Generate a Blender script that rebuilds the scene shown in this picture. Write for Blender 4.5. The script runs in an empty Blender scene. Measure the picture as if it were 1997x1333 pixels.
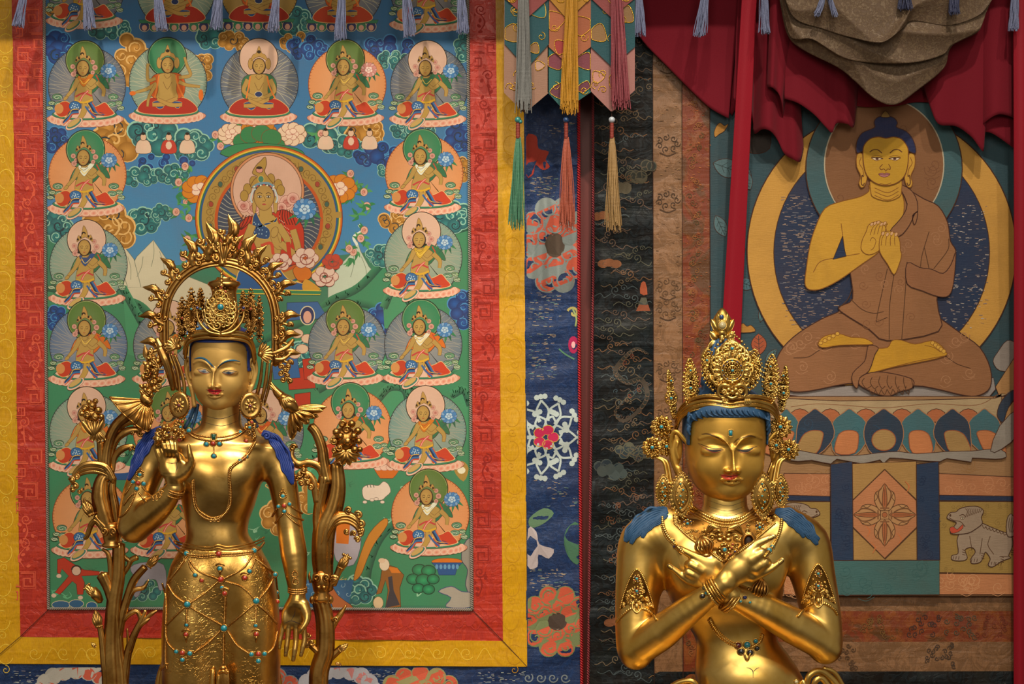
import bpy, math, random
import numpy as np
from mathutils import Vector
from mathutils.bvhtree import BVHTree

# ---------------------------------------------------------------- camera, light, exposure
SC = bpy.context.scene
COL = SC.collection
CZ = 1.6          # height of the camera above the floor
DIST = 4.0        # camera to wall hangings, 1 photo pixel = 1 mm on the wall
cam_d = bpy.data.cameras.new('camera'); cam = bpy.data.objects.new('camera', cam_d); COL.objects.link(cam)
cam.location = (0, -DIST, CZ); cam.rotation_euler = (math.pi / 2, 0, 0)
cam_d.sensor_width = 36; cam_d.lens = 36 * DIST / 1.997; cam_d.clip_start = .05
SC.camera = cam
SC.view_settings.view_transform = 'Standard'; SC.view_settings.look = 'None'
SC.view_settings.gamma = 1; SC.view_settings.exposure = 0.0
SC.view_settings.use_curve_mapping = False
wd = bpy.data.worlds.new('world'); SC.world = wd; wd.use_nodes = True
wd.node_tree.nodes['Background'].inputs[0].default_value = (1.0, .88, .70, 1)
wd.node_tree.nodes['Background'].inputs[1].default_value = .23

def spot(name, loc, target, watts, size=62, radius=.06, color=(1, .90, .76), blend=.5):
    d = bpy.data.lights.new(name, 'SPOT'); o = bpy.data.objects.new(name, d); COL.objects.link(o)
    d.energy = watts; d.spot_size = math.radians(size); d.spot_blend = blend; d.shadow_soft_size = radius; d.color = color
    o.location = loc
    o.rotation_euler = (Vector(target) - Vector(loc)).to_track_quat('-Z', 'Y').to_euler()
    return o
spot('track_spot', (-.95, -2.45, 4.5), (-.75, -.1, 1.15), 270, 40, .05)
spot('track_spot', (.05, -2.35, 4.5), (-.4, -.2, 1.05), 230, 40, .05)
spot('track_spot', (.75, -2.45, 4.5), (.55, -.2, .95), 250, 36, .05)
spot('track_spot', (1.5, -2.4, 4.5), (.7, -.2, .95), 110, 40, .05)
def panel(loc, target, sx, sy, watts):  # unseen soft lights, added in front for faces and arm highlights
    d = bpy.data.lights.new('front_fill_panel', 'AREA'); o = bpy.data.objects.new('front_fill_panel', d); COL.objects.link(o)
    d.shape = 'RECTANGLE'; d.size = sx; d.size_y = sy; d.energy = watts; d.color = (1, .92, .80); o.location = loc
    o.rotation_euler = (Vector(target) - Vector(loc)).to_track_quat('-Z', 'Y').to_euler()
panel((-.55, -4.3, 2.75), (-.5, -.4, 1.2), .7, .9, 26)
panel((.85, -4.3, 2.75), (.5, -.4, 1.1), .7, .9, 26)

# ---------------------------------------------------------------- helpers
def lin(h, k=1.0):
    if isinstance(h, str):
        h = h.lstrip('#'); c = [int(h[i:i + 2], 16) / 255 for i in (0, 2, 4)]
        c = [x / 12.92 if x <= .04045 else ((x + .055) / 1.055) ** 2.4 for x in c]
    else: c = list(h[:3])
    return (c[0] * k, c[1] * k, c[2] * k)
def mixc(a, b, t):
    a, b = lin(a), lin(b); return tuple(a[i] * (1 - t) + b[i] * t for i in range(3))
def frame(h0):
    k = (DIST - h0) / DIST
    def f(P):
        P = np.asarray(P, dtype=np.float64)
        o = np.empty_like(P)
        o[:, 0] = (P[:, 0] - 998.5) * k / 1000
        o[:, 1] = -h0 - P[:, 2] * k / 1000
        o[:, 2] = CZ + (666.5 - P[:, 1]) * k / 1000
        return o
    f.k = k; f.h0 = h0
    return f
def empty(name, loc, label, cat, group=None):
    o = bpy.data.objects.new(name, None); COL.objects.link(o); o.location = loc; o.empty_display_size = .05
    tag(o, label, cat, group); return o
def tag(o, label=None, cat=None, group=None, kind=None):
    if label: o['label'] = label
    if cat: o['category'] = cat
    if group: o['group'] = group
    if kind: o['kind'] = kind
    return o
def world_loc(o):
    v = Vector((0, 0, 0))
    while o is not None: v = v + o.location; o = o.parent
    return np.array(v)
def mesh_obj(name, V, Fc, mat, parent=None, colors=None, smooth=False, kind=None, label=None, center=False):
    """V in world coordinates; the object's origin is its parent's (or its own middle with center)"""
    V = np.asarray(V, dtype=np.float64).reshape(-1, 3)
    base = world_loc(parent) if parent is not None else np.zeros(3)
    own = np.zeros(3)
    if center: own = np.array([(V[:, 0].min() + V[:, 0].max()) / 2, (V[:, 1].min() + V[:, 1].max()) / 2, V[:, 2].min()]) - base
    me = bpy.data.meshes.new(name)
    L = V - base - own
    if isinstance(Fc, np.ndarray):
        n = Fc.shape[1]; nf = len(Fc)
        me.vertices.add(len(L)); me.vertices.foreach_set('co', L.astype(np.float32).ravel())
        me.loops.add(nf * n); me.loops.foreach_set('vertex_index', Fc.astype(np.int32).ravel())
        me.polygons.add(nf); me.polygons.foreach_set('loop_start', np.arange(0, nf * n, n, dtype=np.int32))
        me.update(calc_edges=True)
    else:
        me.from_pydata(L.tolist(), [], Fc)
    if colors is not None:
        a = me.attributes.new('Col', 'FLOAT_COLOR', 'POINT')
        c = np.ones((len(L), 4), dtype=np.float32); c[:, :3] = np.asarray(colors)[:, :3]
        a.data.foreach_set('color', c.ravel())
    if smooth: me.polygons.foreach_set('use_smooth', np.ones(len(me.polygons), dtype=bool))
    me.materials.append(mat); me.validate(); me.update()
    o = bpy.data.objects.new(name, me); COL.objects.link(o)
    o.location = own
    if parent is not None: o.parent = parent
    if kind: o['kind'] = kind
    if label: o['label'] = label
    return o

# ---------------------------------------------------------------- materials
class N:
    def __init__(s, name):
        s.m = bpy.data.materials.new(name); s.m.use_nodes = True; s.t = s.m.node_tree
        s.b = s.t.nodes['Principled BSDF']
    def n(s, typ, **kw):
        x = s.t.nodes.new(typ)
        for k, v in kw.items():
            if k in x.inputs.keys() if isinstance(k, str) else False: x.inputs[k].default_value = v
            else: setattr(x, k, v)
        return x
    def l(s, a, b): s.t.links.new(a, b)
    def noise(s, scale, detail=3, rough=.5, vec=None, dist=0):
        x = s.t.nodes.new('ShaderNodeTexNoise'); x.inputs['Scale'].default_value = scale
        x.inputs['Detail'].default_value = detail; x.inputs['Roughness'].default_value = rough; x.inputs['Distortion'].default_value = dist
        if vec is not None: s.l(vec, x.inputs['Vector'])
        return x.outputs['Fac']
    def geo(s): return s.t.nodes.new('ShaderNodeNewGeometry').outputs['Position']
    def scaled(s, v, sc):
        x = s.t.nodes.new('ShaderNodeMapping'); s.l(v, x.inputs['Vector']); x.inputs['Scale'].default_value = sc; return x.outputs[0]
    def ramp(s, fac, stops):
        x = s.t.nodes.new('ShaderNodeValToRGB'); s.l(fac, x.inputs[0]); e = x.color_ramp.elements
        while len(e) < len(stops): e.new(.5)
        for i, (p, c) in enumerate(stops):
            e[i].position = p; c = (c, c, c) if isinstance(c, (int, float)) else lin(c); e[i].color = (*c, 1)
        return x.outputs[0]
    def mix(s, a, b, fac, mode='MIX'):
        x = s.t.nodes.new('ShaderNodeMix'); x.data_type = 'RGBA'; x.blend_type = mode
        for sock, v in ((x.inputs[6], a), (x.inputs[7], b), (x.inputs[0], fac)):
            if hasattr(v, 'node'): s.l(v, sock)
            elif isinstance(v, (int, float)) and sock == x.inputs[0]: sock.default_value = v
            else: sock.default_value = (*lin(v), 1) if not isinstance(v, (int, float)) else (v, v, v, 1)
        return x.outputs[2]
    def bump(s, h, strength, dist):
        x = s.t.nodes.new('ShaderNodeBump'); s.l(h, x.inputs['Height']); x.inputs['Strength'].default_value = strength
        x.inputs['Distance'].default_value = dist; s.l(x.outputs[0], s.b.inputs['Normal']); return x
    def add(s, a, b, op='ADD'):
        x = s.t.nodes.new('ShaderNodeMath'); x.operation = op
        for i, v in enumerate((a, b)):
            if hasattr(v, 'node'): s.l(v, x.inputs[i])
            else: x.inputs[i].default_value = v
        return x.outputs[0]
    def attr(s):
        x = s.t.nodes.new('ShaderNodeAttribute'); x.attribute_name = 'Col'; return x.outputs['Color']

def m_cloth(name, color=None, rough=.8, weave=900, wear=.25, bumpd=.0006, stain='#6b4a2a', sheen=.15, fold=0.0, tint=0.0):
    s = N(name); g = s.geo()
    base = s.attr() if color is None else None
    w1 = s.noise(weave, 2, .6, s.scaled(g, (1, 1, .12))); w2 = s.noise(weave, 2, .6, s.scaled(g, (.12, 1, 1)))
    w = s.add(w1, w2)
    st = s.ramp(s.noise(9, 6, .65, g, .6), [(.42, 0.0), (.75, 1.0)])
    if base is None:
        x = s.t.nodes.new('ShaderNodeRGB'); x.outputs[0].default_value = (*lin(color), 1); base = x.outputs[0]
    if tint: base = s.mix(base, '#5a4426', tint)
    c = s.mix(base, s.mix(base, stain, .55), s.add(st, wear, 'MULTIPLY'))
    v = s.ramp(w, [(.30, .86), (.72, 1.06)]); c = s.mix(c, v, 1.0, 'MULTIPLY')
    s.l(c, s.b.inputs['Base Color']); s.b.inputs['Roughness'].default_value = rough
    s.b.inputs['Sheen Weight'].default_value = sheen; s.b.inputs['Specular IOR Level'].default_value = .25
    h = w
    if fold: h = s.add(w, s.add(s.noise(5, 3, .5, s.scaled(g, (.6, 1, 6)), .8), fold, 'MULTIPLY'))
    s.bump(h, .55, bumpd)
    return s.m
def m_brocade(name, c1, c2, scale=30, lo=.47, hi=.53, rough=.5, sat_stain=.3, kind='swirl', wrinkle=2.5, c3=None, shine=.35):
    """silk with a woven pattern in a second tone, creases across the strip"""
    s = N(name); g = s.geo()
    if kind == 'swirl': f = s.noise(scale, 2, .45, g, 3.2)
    elif kind == 'fine': f = s.noise(scale, 5, .7, g, 1.5)
    else:
        wv = s.t.nodes.new('ShaderNodeTexWave'); wv.wave_type = 'RINGS'; wv.rings_direction = 'SPHERICAL'; s.l(g, wv.inputs['Vector'])
        wv.inputs['Scale'].default_value = scale; wv.inputs['Distortion'].default_value = 9; wv.inputs['Detail'].default_value = 2
        wv.inputs['Detail Scale'].default_value = 1.6; f = wv.outputs['Fac']
    m = s.ramp(f, [(lo, 0.0), (hi, 1.0)])
    c = s.mix(c1, c2, m)
    if c3 is not None:
        c = s.mix(c, c3, s.ramp(s.noise(scale * .45, 4, .6, s.scaled(g, (1, 1, .8)), 1.2), [(.52, 0.0), (.60, .85)]))
    st = s.ramp(s.noise(6, 6, .7, g, .5), [(.45, 0.0), (.8, 1.0)])
    c = s.mix(c, s.mix(c, '#4a3018', .6), s.add(st, sat_stain, 'MULTIPLY'))
    w1 = s.noise(1100, 1, .5, s.scaled(g, (1, 1, .1))); c = s.mix(c, s.ramp(w1, [(.3, .85), (.7, 1.07)]), 1.0, 'MULTIPLY')
    s.l(c, s.b.inputs['Base Color'])
    s.l(s.ramp(m, [(0.0, rough), (1.0, rough * .8)]), s.b.inputs['Roughness'])
    s.b.inputs['Specular IOR Level'].default_value = shine
    cr = s.noise(7, 4, .55, s.scaled(g, (.35, 1, 3.2)), .5)
    h = s.add(s.add(cr, wrinkle, 'MULTIPLY'), s.add(s.add(m, .16, 'MULTIPLY'), s.add(w1, .12, 'MULTIPLY')))
    s.bump(h, .6, .004)
    return s.m
def m_gold(name, c1, c2, rough=.3, rvar=.14, pat=.0, scale=14, metal=1.0, bump=.0, engraved=False):
    s = N(name); g = s.geo()
    n1 = s.noise(scale, 6, .62, g, .4); n2 = s.noise(scale * 9, 4, .6, g)
    m = s.ramp(n1, [(.36, 0.0), (.68, 1.0)])
    c = s.mix(c1, c2, m)
    if pat: c = s.mix(c, '#5a3514', s.add(s.ramp(s.noise(scale * 2.3, 8, .75, g, 1.0), [(.56, 0.0), (.74, 1.0)]), pat, 'MULTIPLY'))
    s.l(c, s.b.inputs['Base Color']); s.b.inputs['Metallic'].default_value = metal
    r = s.add(s.add(n1, rvar, 'MULTIPLY'), s.add(s.add(n2, rvar * .6, 'MULTIPLY'), rough - rvar * .8)); s.l(r, s.b.inputs['Roughness'])
    h = n2
    if engraved:
        v = s.t.nodes.new('ShaderNodeTexWave'); v.wave_type = 'RINGS'; v.rings_direction = 'SPHERICAL'
        s.l(g, v.inputs['Vector']); v.inputs['Scale'].default_value = 42; v.inputs['Distortion'].default_value = 14; v.inputs['Detail'].default_value = 1.5; v.inputs['Detail Scale'].default_value = 2.2
        ln = s.ramp(v.outputs['Fac'], [(.0, 0.0), (.10, 1.0)]); mk = s.ramp(s.noise(16, 2, .5, g), [(.46, 0.0), (.54, 1.0)])
        h = s.add(s.add(s.mix(1.0, ln, mk), 1.6, 'MULTIPLY'), n2); s.bump(h, .5, .0006)
    elif bump: s.bump(s.add(s.noise(scale * 1.2, 3, .5, g), s.add(n2, .12, 'MULTIPLY')), .5, bump)
    return s.m
def m_plain(name, color, rough=.5, metal=0, spec=.5, coat=0, var=.12, scale=60):
    s = N(name); g = s.geo()
    c = s.mix(color, mixc(color, '#1a120a', .5), s.add(s.ramp(s.noise(scale, 5, .65, g), [(.4, 0.0), (.75, 1.0)]), var * 2, 'MULTIPLY'))
    s.l(c, s.b.inputs['Base Color']); s.b.inputs['Roughness'].default_value = rough; s.b.inputs['Metallic'].default_value = metal
    s.b.inputs['Specular IOR Level'].default_value = spec; s.b.inputs['Coat Weight'].default_value = coat
    return s.m

M = {}
M['paint'] = m_cloth('painted_cotton', None, .78, 700, .30, .0003, tint=.13)
M['applique'] = m_cloth('applique_silk', None, .62, 620, .45, .0010, '#4d331c', .1, fold=1.2, tint=.05)
M['embroider'] = m_cloth('embroidered_silk', None, .7, 1300, .2, .0006)
M['yellow'] = m_brocade('yellow_brocade', '#c48f08', '#cc980e', 20, .35, .65, .45, .10, 'swirl', .9)
M['red'] = m_brocade('red_brocade', '#a92c1e', '#b43422', 26, .46, .55, .5, .2, 'swirl', 2.4)
M['navy'] = m_brocade('navy_brocade', '#0f2850', '#163462', 60, .45, .6, .55, .22, 'fine', 2.6)
M['dark'] = m_brocade('black_brocade', '#131516', '#1a2023', 34, .45, .55, .55, .3, 'swirl', 3.6, c3='#1a1e1d', shine=.12)
M['tan'] = m_brocade('tan_brocade', '#725032', '#866040', 26, .45, .56, .5, .55, 'fine', 2.0)
M['orange'] = m_brocade('orange_brocade', '#743014', '#84461e', 30, .44, .58, .5, .8, 'fine', 2.0, c3='#57381a')
M['cord_grey'] = m_plain('grey_cord', '#8f8478', .8)
M['cord_red'] = m_plain('red_cord', '#a8121c', .7)
M['cord_pink'] = m_plain('faded_red_cord', '#7d2a30', .8)
M['thread'] = m_plain('dark_thread', '#3c1d10', .8)
M['wall'] = m_plain('dark_red_paint', '#5c170c', .55, scale=8)
M['wood'] = m_plain('dark_wood', '#3a2416', .5, scale=9)
M['altar'] = m_plain('ochre_altar_cloth', '#a88a54', .7, scale=9)
M['crimson'] = m_cloth('crimson_wool', '#660518', .85, 1400, .10, .0004, '#3a040a', .04)
M['ribbon'] = m_cloth('crimson_silk', '#86031a', .6, 1400, .06, .0003, '#4a040a', .04)
# ---------------------------------------------------------------- flat painting / applique tool
def smooth_closed(P, n=5):
    P = np.asarray(P, float); m = len(P); out = []
    for i in range(m):
        a, b, c, d = P[i - 1], P[i], P[(i + 1) % m], P[(i + 2) % m]
        for j in range(n):
            t = j / n; out.append(.5 * (2 * b + (c - a) * t + (2 * a - 5 * b + 4 * c - d) * t * t + (3 * b - a - 3 * c + d) * t ** 3))
    return np.array(out)
def smooth_open(P, n=6):
    P = np.asarray(P, float)
    if len(P) < 3: return P
    Q = np.vstack([2 * P[0] - P[1], P, 2 * P[-1] - P[-2]]); out = []
    for i in range(1, len(Q) - 2):
        a, b, c, d = Q[i - 1:i + 3]
        for j in range(n):
            t = j / n; out.append(.5 * (2 * b + (c - a) * t + (2 * a - 5 * b + 4 * c - d) * t * t + (3 * b - a - 3 * c + d) * t ** 3))
    out.append(P[-1]); return np.array(out)
def ellipse(cx, cy, rx, ry, rot=0, n=24, a0=0, a1=360):
    full = abs(a1 - a0) >= 360
    t = np.radians(np.linspace(a0, a1, n, endpoint=not full)); c, s_ = math.cos(math.radians(rot)), math.sin(math.radians(rot))
    x, y = rx * np.cos(t), ry * np.sin(t)
    return np.stack([cx + x * c - y * s_, cy + x * s_ + y * c], 1)
class Paint:
    def __init__(s, fr, q0=0.0, eps=.004, hfun=None, tf=None, grid=None):
        s.g = grid if grid is not None else np.full((400, 300), q0)      # how high the paint stands, per 8 pixel cell
        s.fr, s.q, s.eps, s.h = fr, q0, eps, hfun; s.V = []; s.F = []; s.C = []; s.n = 0; s.tf = tf
        s.flip = False
    def t(s, P):
        P = np.asarray(P, float)
        return s.tf(P) if s.tf is not None else P
    def _put(s, P, faces, cols, step=True):
        P = s.t(P)
        lo = np.clip(((P.min(0) + 400) // 8).astype(int), 0, [399, 299]); hi = np.clip(((P.max(0) + 400) // 8).astype(int) + 1, 1, [400, 300])
        G = s.g[lo[0]:hi[0], lo[1]:hi[1]]
        if step: s.q = float(G.max()) + s.eps if G.size else s.q + s.eps
        G[:] = np.maximum(G, s.q)
        z = np.full(len(P), s.q)
        if s.h is not None: z = z + s.h(P[:, 0], P[:, 1])
        s.V.append(np.column_stack([P, z]))
        s.F += [tuple(i + s.n for i in f) for f in faces]; s.C.append(cols); s.n += len(P)
    def fill(s, P, c, sm=0, line=None, lw=1.0):
        P = smooth_closed(P, sm) if sm else np.asarray(P, float)
        s._put(P, [tuple(range(len(P)))], np.tile(lin(c), (len(P), 1)))
        if line is not None: s.stroke(np.vstack([P, P[:1]]), lw, line)
    def grad(s, P, ce, cc, ctr=None, sm=0, line=None, lw=1.0):
        P = smooth_closed(P, sm) if sm else np.asarray(P, float); n = len(P)
        ctr = P.mean(0) if ctr is None else np.asarray(ctr, float)
        Q = np.vstack([P, ctr[None]]); cols = np.vstack([np.tile(lin(ce), (n, 1)), np.array([lin(cc)])])
        s._put(Q, [(i, (i + 1) % n, n) for i in range(n)], cols)
        if line is not None: s.stroke(np.vstack([P, P[:1]]), lw, line)
    def vgrad(s, P, cs):
        """fill with one colour per corner"""
        s._put(P, [tuple(range(len(P)))], np.array([lin(c) for c in cs]))
    def stroke(s, P, w, c, sm=0, taper=False, c2=None, step=True):
        P = smooth_open(P, sm) if sm else np.asarray(P, float); n = len(P)
        if n < 2: return
        T = np.gradient(P, axis=0); L = np.hypot(T[:, 0], T[:, 1]); L[L == 0] = 1; Nn = np.column_stack([-T[:, 1] / L, T[:, 0] / L])
        W = np.asarray(w, float) / 2 if np.ndim(w) else np.full(n, w / 2)
        if np.ndim(w) and len(w) != n: W = np.interp(np.linspace(0, 1, n), np.linspace(0, 1, len(w)), np.asarray(w) / 2)
        if taper: W = W * np.sin(np.linspace(.12, math.pi - .12, n)) ** .7
        A = P + Nn * W[:, None]; B = P - Nn * W[:, None]
        Q = np.empty((2 * n, 2)); Q[0::2] = A; Q[1::2] = B
        if c2 is None: cols = np.tile(lin(c), (2 * n, 1))
        else:
            cols = np.empty((2 * n, 3)); cols[0::2] = lin(c); cols[1::2] = lin(c2)
        s._put(Q, [(2 * i, 2 * i + 1, 2 * i + 3, 2 * i + 2) for i in range(n - 1)], cols, step)
    def ell(s, cx, cy, rx, ry, c, rot=0, line=None, lw=1.0, c2=None, n=22):
        P = ellipse(cx, cy, rx, ry, rot, n)
        if c2 is None: s.fill(P, c, line=line, lw=lw)
        else: s.grad(P, c, c2, line=line, lw=lw)
    def build(s, name, mat, parent, label=None, kind=None):
        V = s.fr(np.vstack(s.V)); C = np.vstack(s.C)
        return mesh_obj(name, V, s.F, mat, parent, C, label=label, kind=kind)
def spiral(cx, cy, r, turns=1.3, a0=0, n=18, r1=.12, ccw=1):
    t = np.linspace(0, 1, n); rr = r * (1 - t * (1 - r1)); a = math.radians(a0) + ccw * t * turns * 2 * math.pi
    return np.column_stack([cx + rr * np.cos(a), cy + rr * np.sin(a)])
OUT = '#33241a'
PAL = {'teal': ('#16555c', '#2f8580', '#8fc0a8'), 'blue': ('#0d2f66', '#14549a', '#3f86b8'), 'orange': ('#93611c', '#c58c3c', '#dcae68'),
       'green': ('#1c5a3c', '#2f8a5c', '#7fbf92'), 'pink': ('#b06858', '#dcae94', '#ecd0b8')}
def cloud(P, cx, cy, w, h, pal, seed=0, n=9, spir=True):
    d, m, l = PAL[pal]; R = random.Random(seed * 7 + int(cx)); lob = []
    for i in range(n):
        a = 2 * math.pi * i / n + R.uniform(-.2, .2); k = R.uniform(.5, .8)
        lob.append((cx + math.cos(a) * w * .5 * k, cy + math.sin(a) * h * .5 * k, min(w, h) * R.uniform(.20, .30)))
    lob.append((cx, cy, min(w, h) * .34)); lob.sort(key=lambda t: t[1])
    for x, y, r in lob: P.ell(x, y, r * 1.05, r, l, n=16)
    for x, y, r in lob:
        P.ell(x, y + r * .06, r * .90, r * .86, d, c2=m, n=16)
    for i, (x, y, r) in enumerate(lob):
        if R.random() < .75:
            P.stroke(spiral(x, y, r * .72, 1.1, R.uniform(0, 360), 12, ccw=1 if i % 2 else -1), max(.7, r * .13), l if i % 3 else '#12303c')
            P.stroke(spiral(x, y, r * .45, .6, R.uniform(0, 360), 8), max(.5, r * .1), d)

SKIN, SKL = '#b08d48', '#6f4a24'
def face(P, cx, cy, rx, ry, big=False):
    P.grad(ellipse(cx, cy, rx * 1.16, ry * 1.1, n=20), '#16120f', '#16120f', ctr=(cx, cy)) if not big else None
    P.grad(np.array([(cx + rx * math.cos(a) * (1 - .18 * max(0, math.sin(a))), cy + ry * math.sin(a)) for a in np.linspace(0, 2 * math.pi, 22, endpoint=False)]), '#a98342', '#bd9850', line=SKL, lw=rx * .05)
    for sx in (-1, 1):
        P.stroke([(cx + sx * rx * .18, cy - ry * .12), (cx + sx * rx * .4, cy - ry * .24), (cx + sx * rx * .66, cy - ry * .12)], rx * .07, '#4a3018', 4)
        P.stroke([(cx + sx * rx * .2, cy + ry * .02), (cx + sx * rx * .42, cy + ry * .08), (cx + sx * rx * .62, cy)], rx * .08, '#3a2818', 4)
    P.stroke([(cx + rx * .05, cy), (cx + rx * .12, cy + ry * .3), (cx - rx * .08, cy + ry * .34)], rx * .06, SKL, 4)
    P.stroke([(cx - rx * .2, cy + ry * .56), (cx, cy + ry * .6), (cx + rx * .2, cy + ry * .55)], rx * .1, '#a03a28', 4)
def limb(P, pts, w, c=SKIN, line=SKL, sm=5):
    Q = smooth_open(pts, sm); n = len(Q); w = np.interp(np.linspace(0, 1, n), np.linspace(0, 1, len(w)), w) if np.ndim(w) else np.full(n, w)
    P.stroke(Q, w + 8, line); P.stroke(Q, w, c)
def flowr(P, cx, cy, r, kind='blue', leaves=True):
    if leaves:
        for a in (60, 90, 120, 30, 150, -60, -110):
            rr = r * (1.75 if a > 0 else 1.15); e = (cx + math.cos(math.radians(a)) * rr, cy + math.sin(math.radians(a)) * rr)
            P.stroke([(cx, cy), ((cx + e[0]) / 2 + r * .15, (cy + e[1]) / 2), e], [r * .25, r * .42, 2], '#2c7a4c' if a % 60 else '#1c5f48', 4)
    o, m, i = {'blue': ('#173f78', '#3f7fb4', '#b4ccd8'), 'pink': ('#8e4440', '#d08a80', '#f0d4c4'), 'white': ('#8a7060', '#d8c0a8', '#f0e0c8')}[kind]
    n = 14
    for k in range(n):
        a = 2 * math.pi * k / n; P.ell(cx + math.cos(a) * r * .8, cy + math.sin(a) * r * .72, r * .28, r * .26, m if k % 2 else mixc(m, i, .35), n=10, line=o, lw=r * .04)
    P.ell(cx, cy, r * .68, r * .6, m, c2=o, n=18)
    for k in range(5):
        a = 2 * math.pi * k / 5 + .4; P.ell(cx + math.cos(a) * r * .3, cy + math.sin(a) * r * .26, r * .24, r * .22, i, n=10, line=m, lw=r * .05)
    P.ell(cx, cy, r * .2, r * .18, i, n=10, line=o, lw=r * .05)
def lotus_seat(P, cx=470, cy=1010, rx=470, ry=105, base='#dfae92'):
    th = [(cx + rx * math.cos(a), cy + ry * math.sin(a) * (1 if math.sin(a) > 0 else .7)) for a in np.linspace(0, 2 * math.pi, 36, endpoint=False)]
    P.grad(th, '#cf9076', base, line='#8a4a38', lw=5)
    for k in range(13):
        a = math.pi * (k + .5) / 13; x = cx + rx * .86 * math.cos(a); y = cy + ry * .62 * math.sin(a)
        P.ell(x, y, 48, 36, '#e8c0a4', rot=math.degrees(a) + 90, c2='#d67a60', n=14)
    P.ell(cx - 10, cy - 50, rx * .84, ry * .66, '#2f7a58', n=30, line='#14402c', lw=5)
    P.ell(cx - 10, cy - 62, rx * .79, ry * .56, '#dcb49c', n=30)
def aureole(P, colA, colR, cx=490, cy=610, rx=472, ry=470, rim='#1c2430', gc=None, yb=960):
    E = ellipse(cx, cy, rx, ry, n=60, a0=128, a1=412); E = np.vstack([E, [(cx + rx * .62, yb)], [(cx - rx * .62, yb)]])
    P.grad(E, colA, gc or mixc(colA, '#e8c8a0', .25), ctr=(cx, cy), line=rim, lw=8)
    if colR:
        R = random.Random(3)
        for k in range(46):
            a = math.radians(150 + k * 240 / 45); w = .05 * math.sin(k * 1.7)
            p = [(cx + rx * f * math.cos(a + w * math.sin(f * 9) + .25 * (f - .7)), cy + ry * f * math.sin(a + w * math.sin(f * 9) + .25 * (f - .7))) for f in (.45, .6, .75, .88, .99)]
            P.stroke(p, [2.2, 4.5, 4.2, 2.5], colR, 3, step=k == 0)
    for k in range(0, 54):
        a = math.radians(140 + k * 260 / 53)
        P.stroke([(cx + rx * f * math.cos(a), cy + ry * f * math.sin(a)) for f in (.955, 1.0)], 5, rim, step=False)
def halo(P, cx, cy, r, col):
    P.ell(cx, cy, r, r * 1.02, col, c2=mixc(col, '#fff2d8', .06), line='#17130f', lw=9, n=40)
    P.stroke(ellipse(cx, cy, r - 12, r * 1.02 - 12, n=41), 3, mixc(col, '#f0d8a0', .5))
def scarf(P, pts, c='#2f7a4c', w=26):
    Q = smooth_open(pts, 6); P.stroke(Q, w + 8, '#1d3a2a'); P.stroke(Q, w, c); P.stroke(Q, w * .3, mixc(c, '#e8e0b0', .55))
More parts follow.
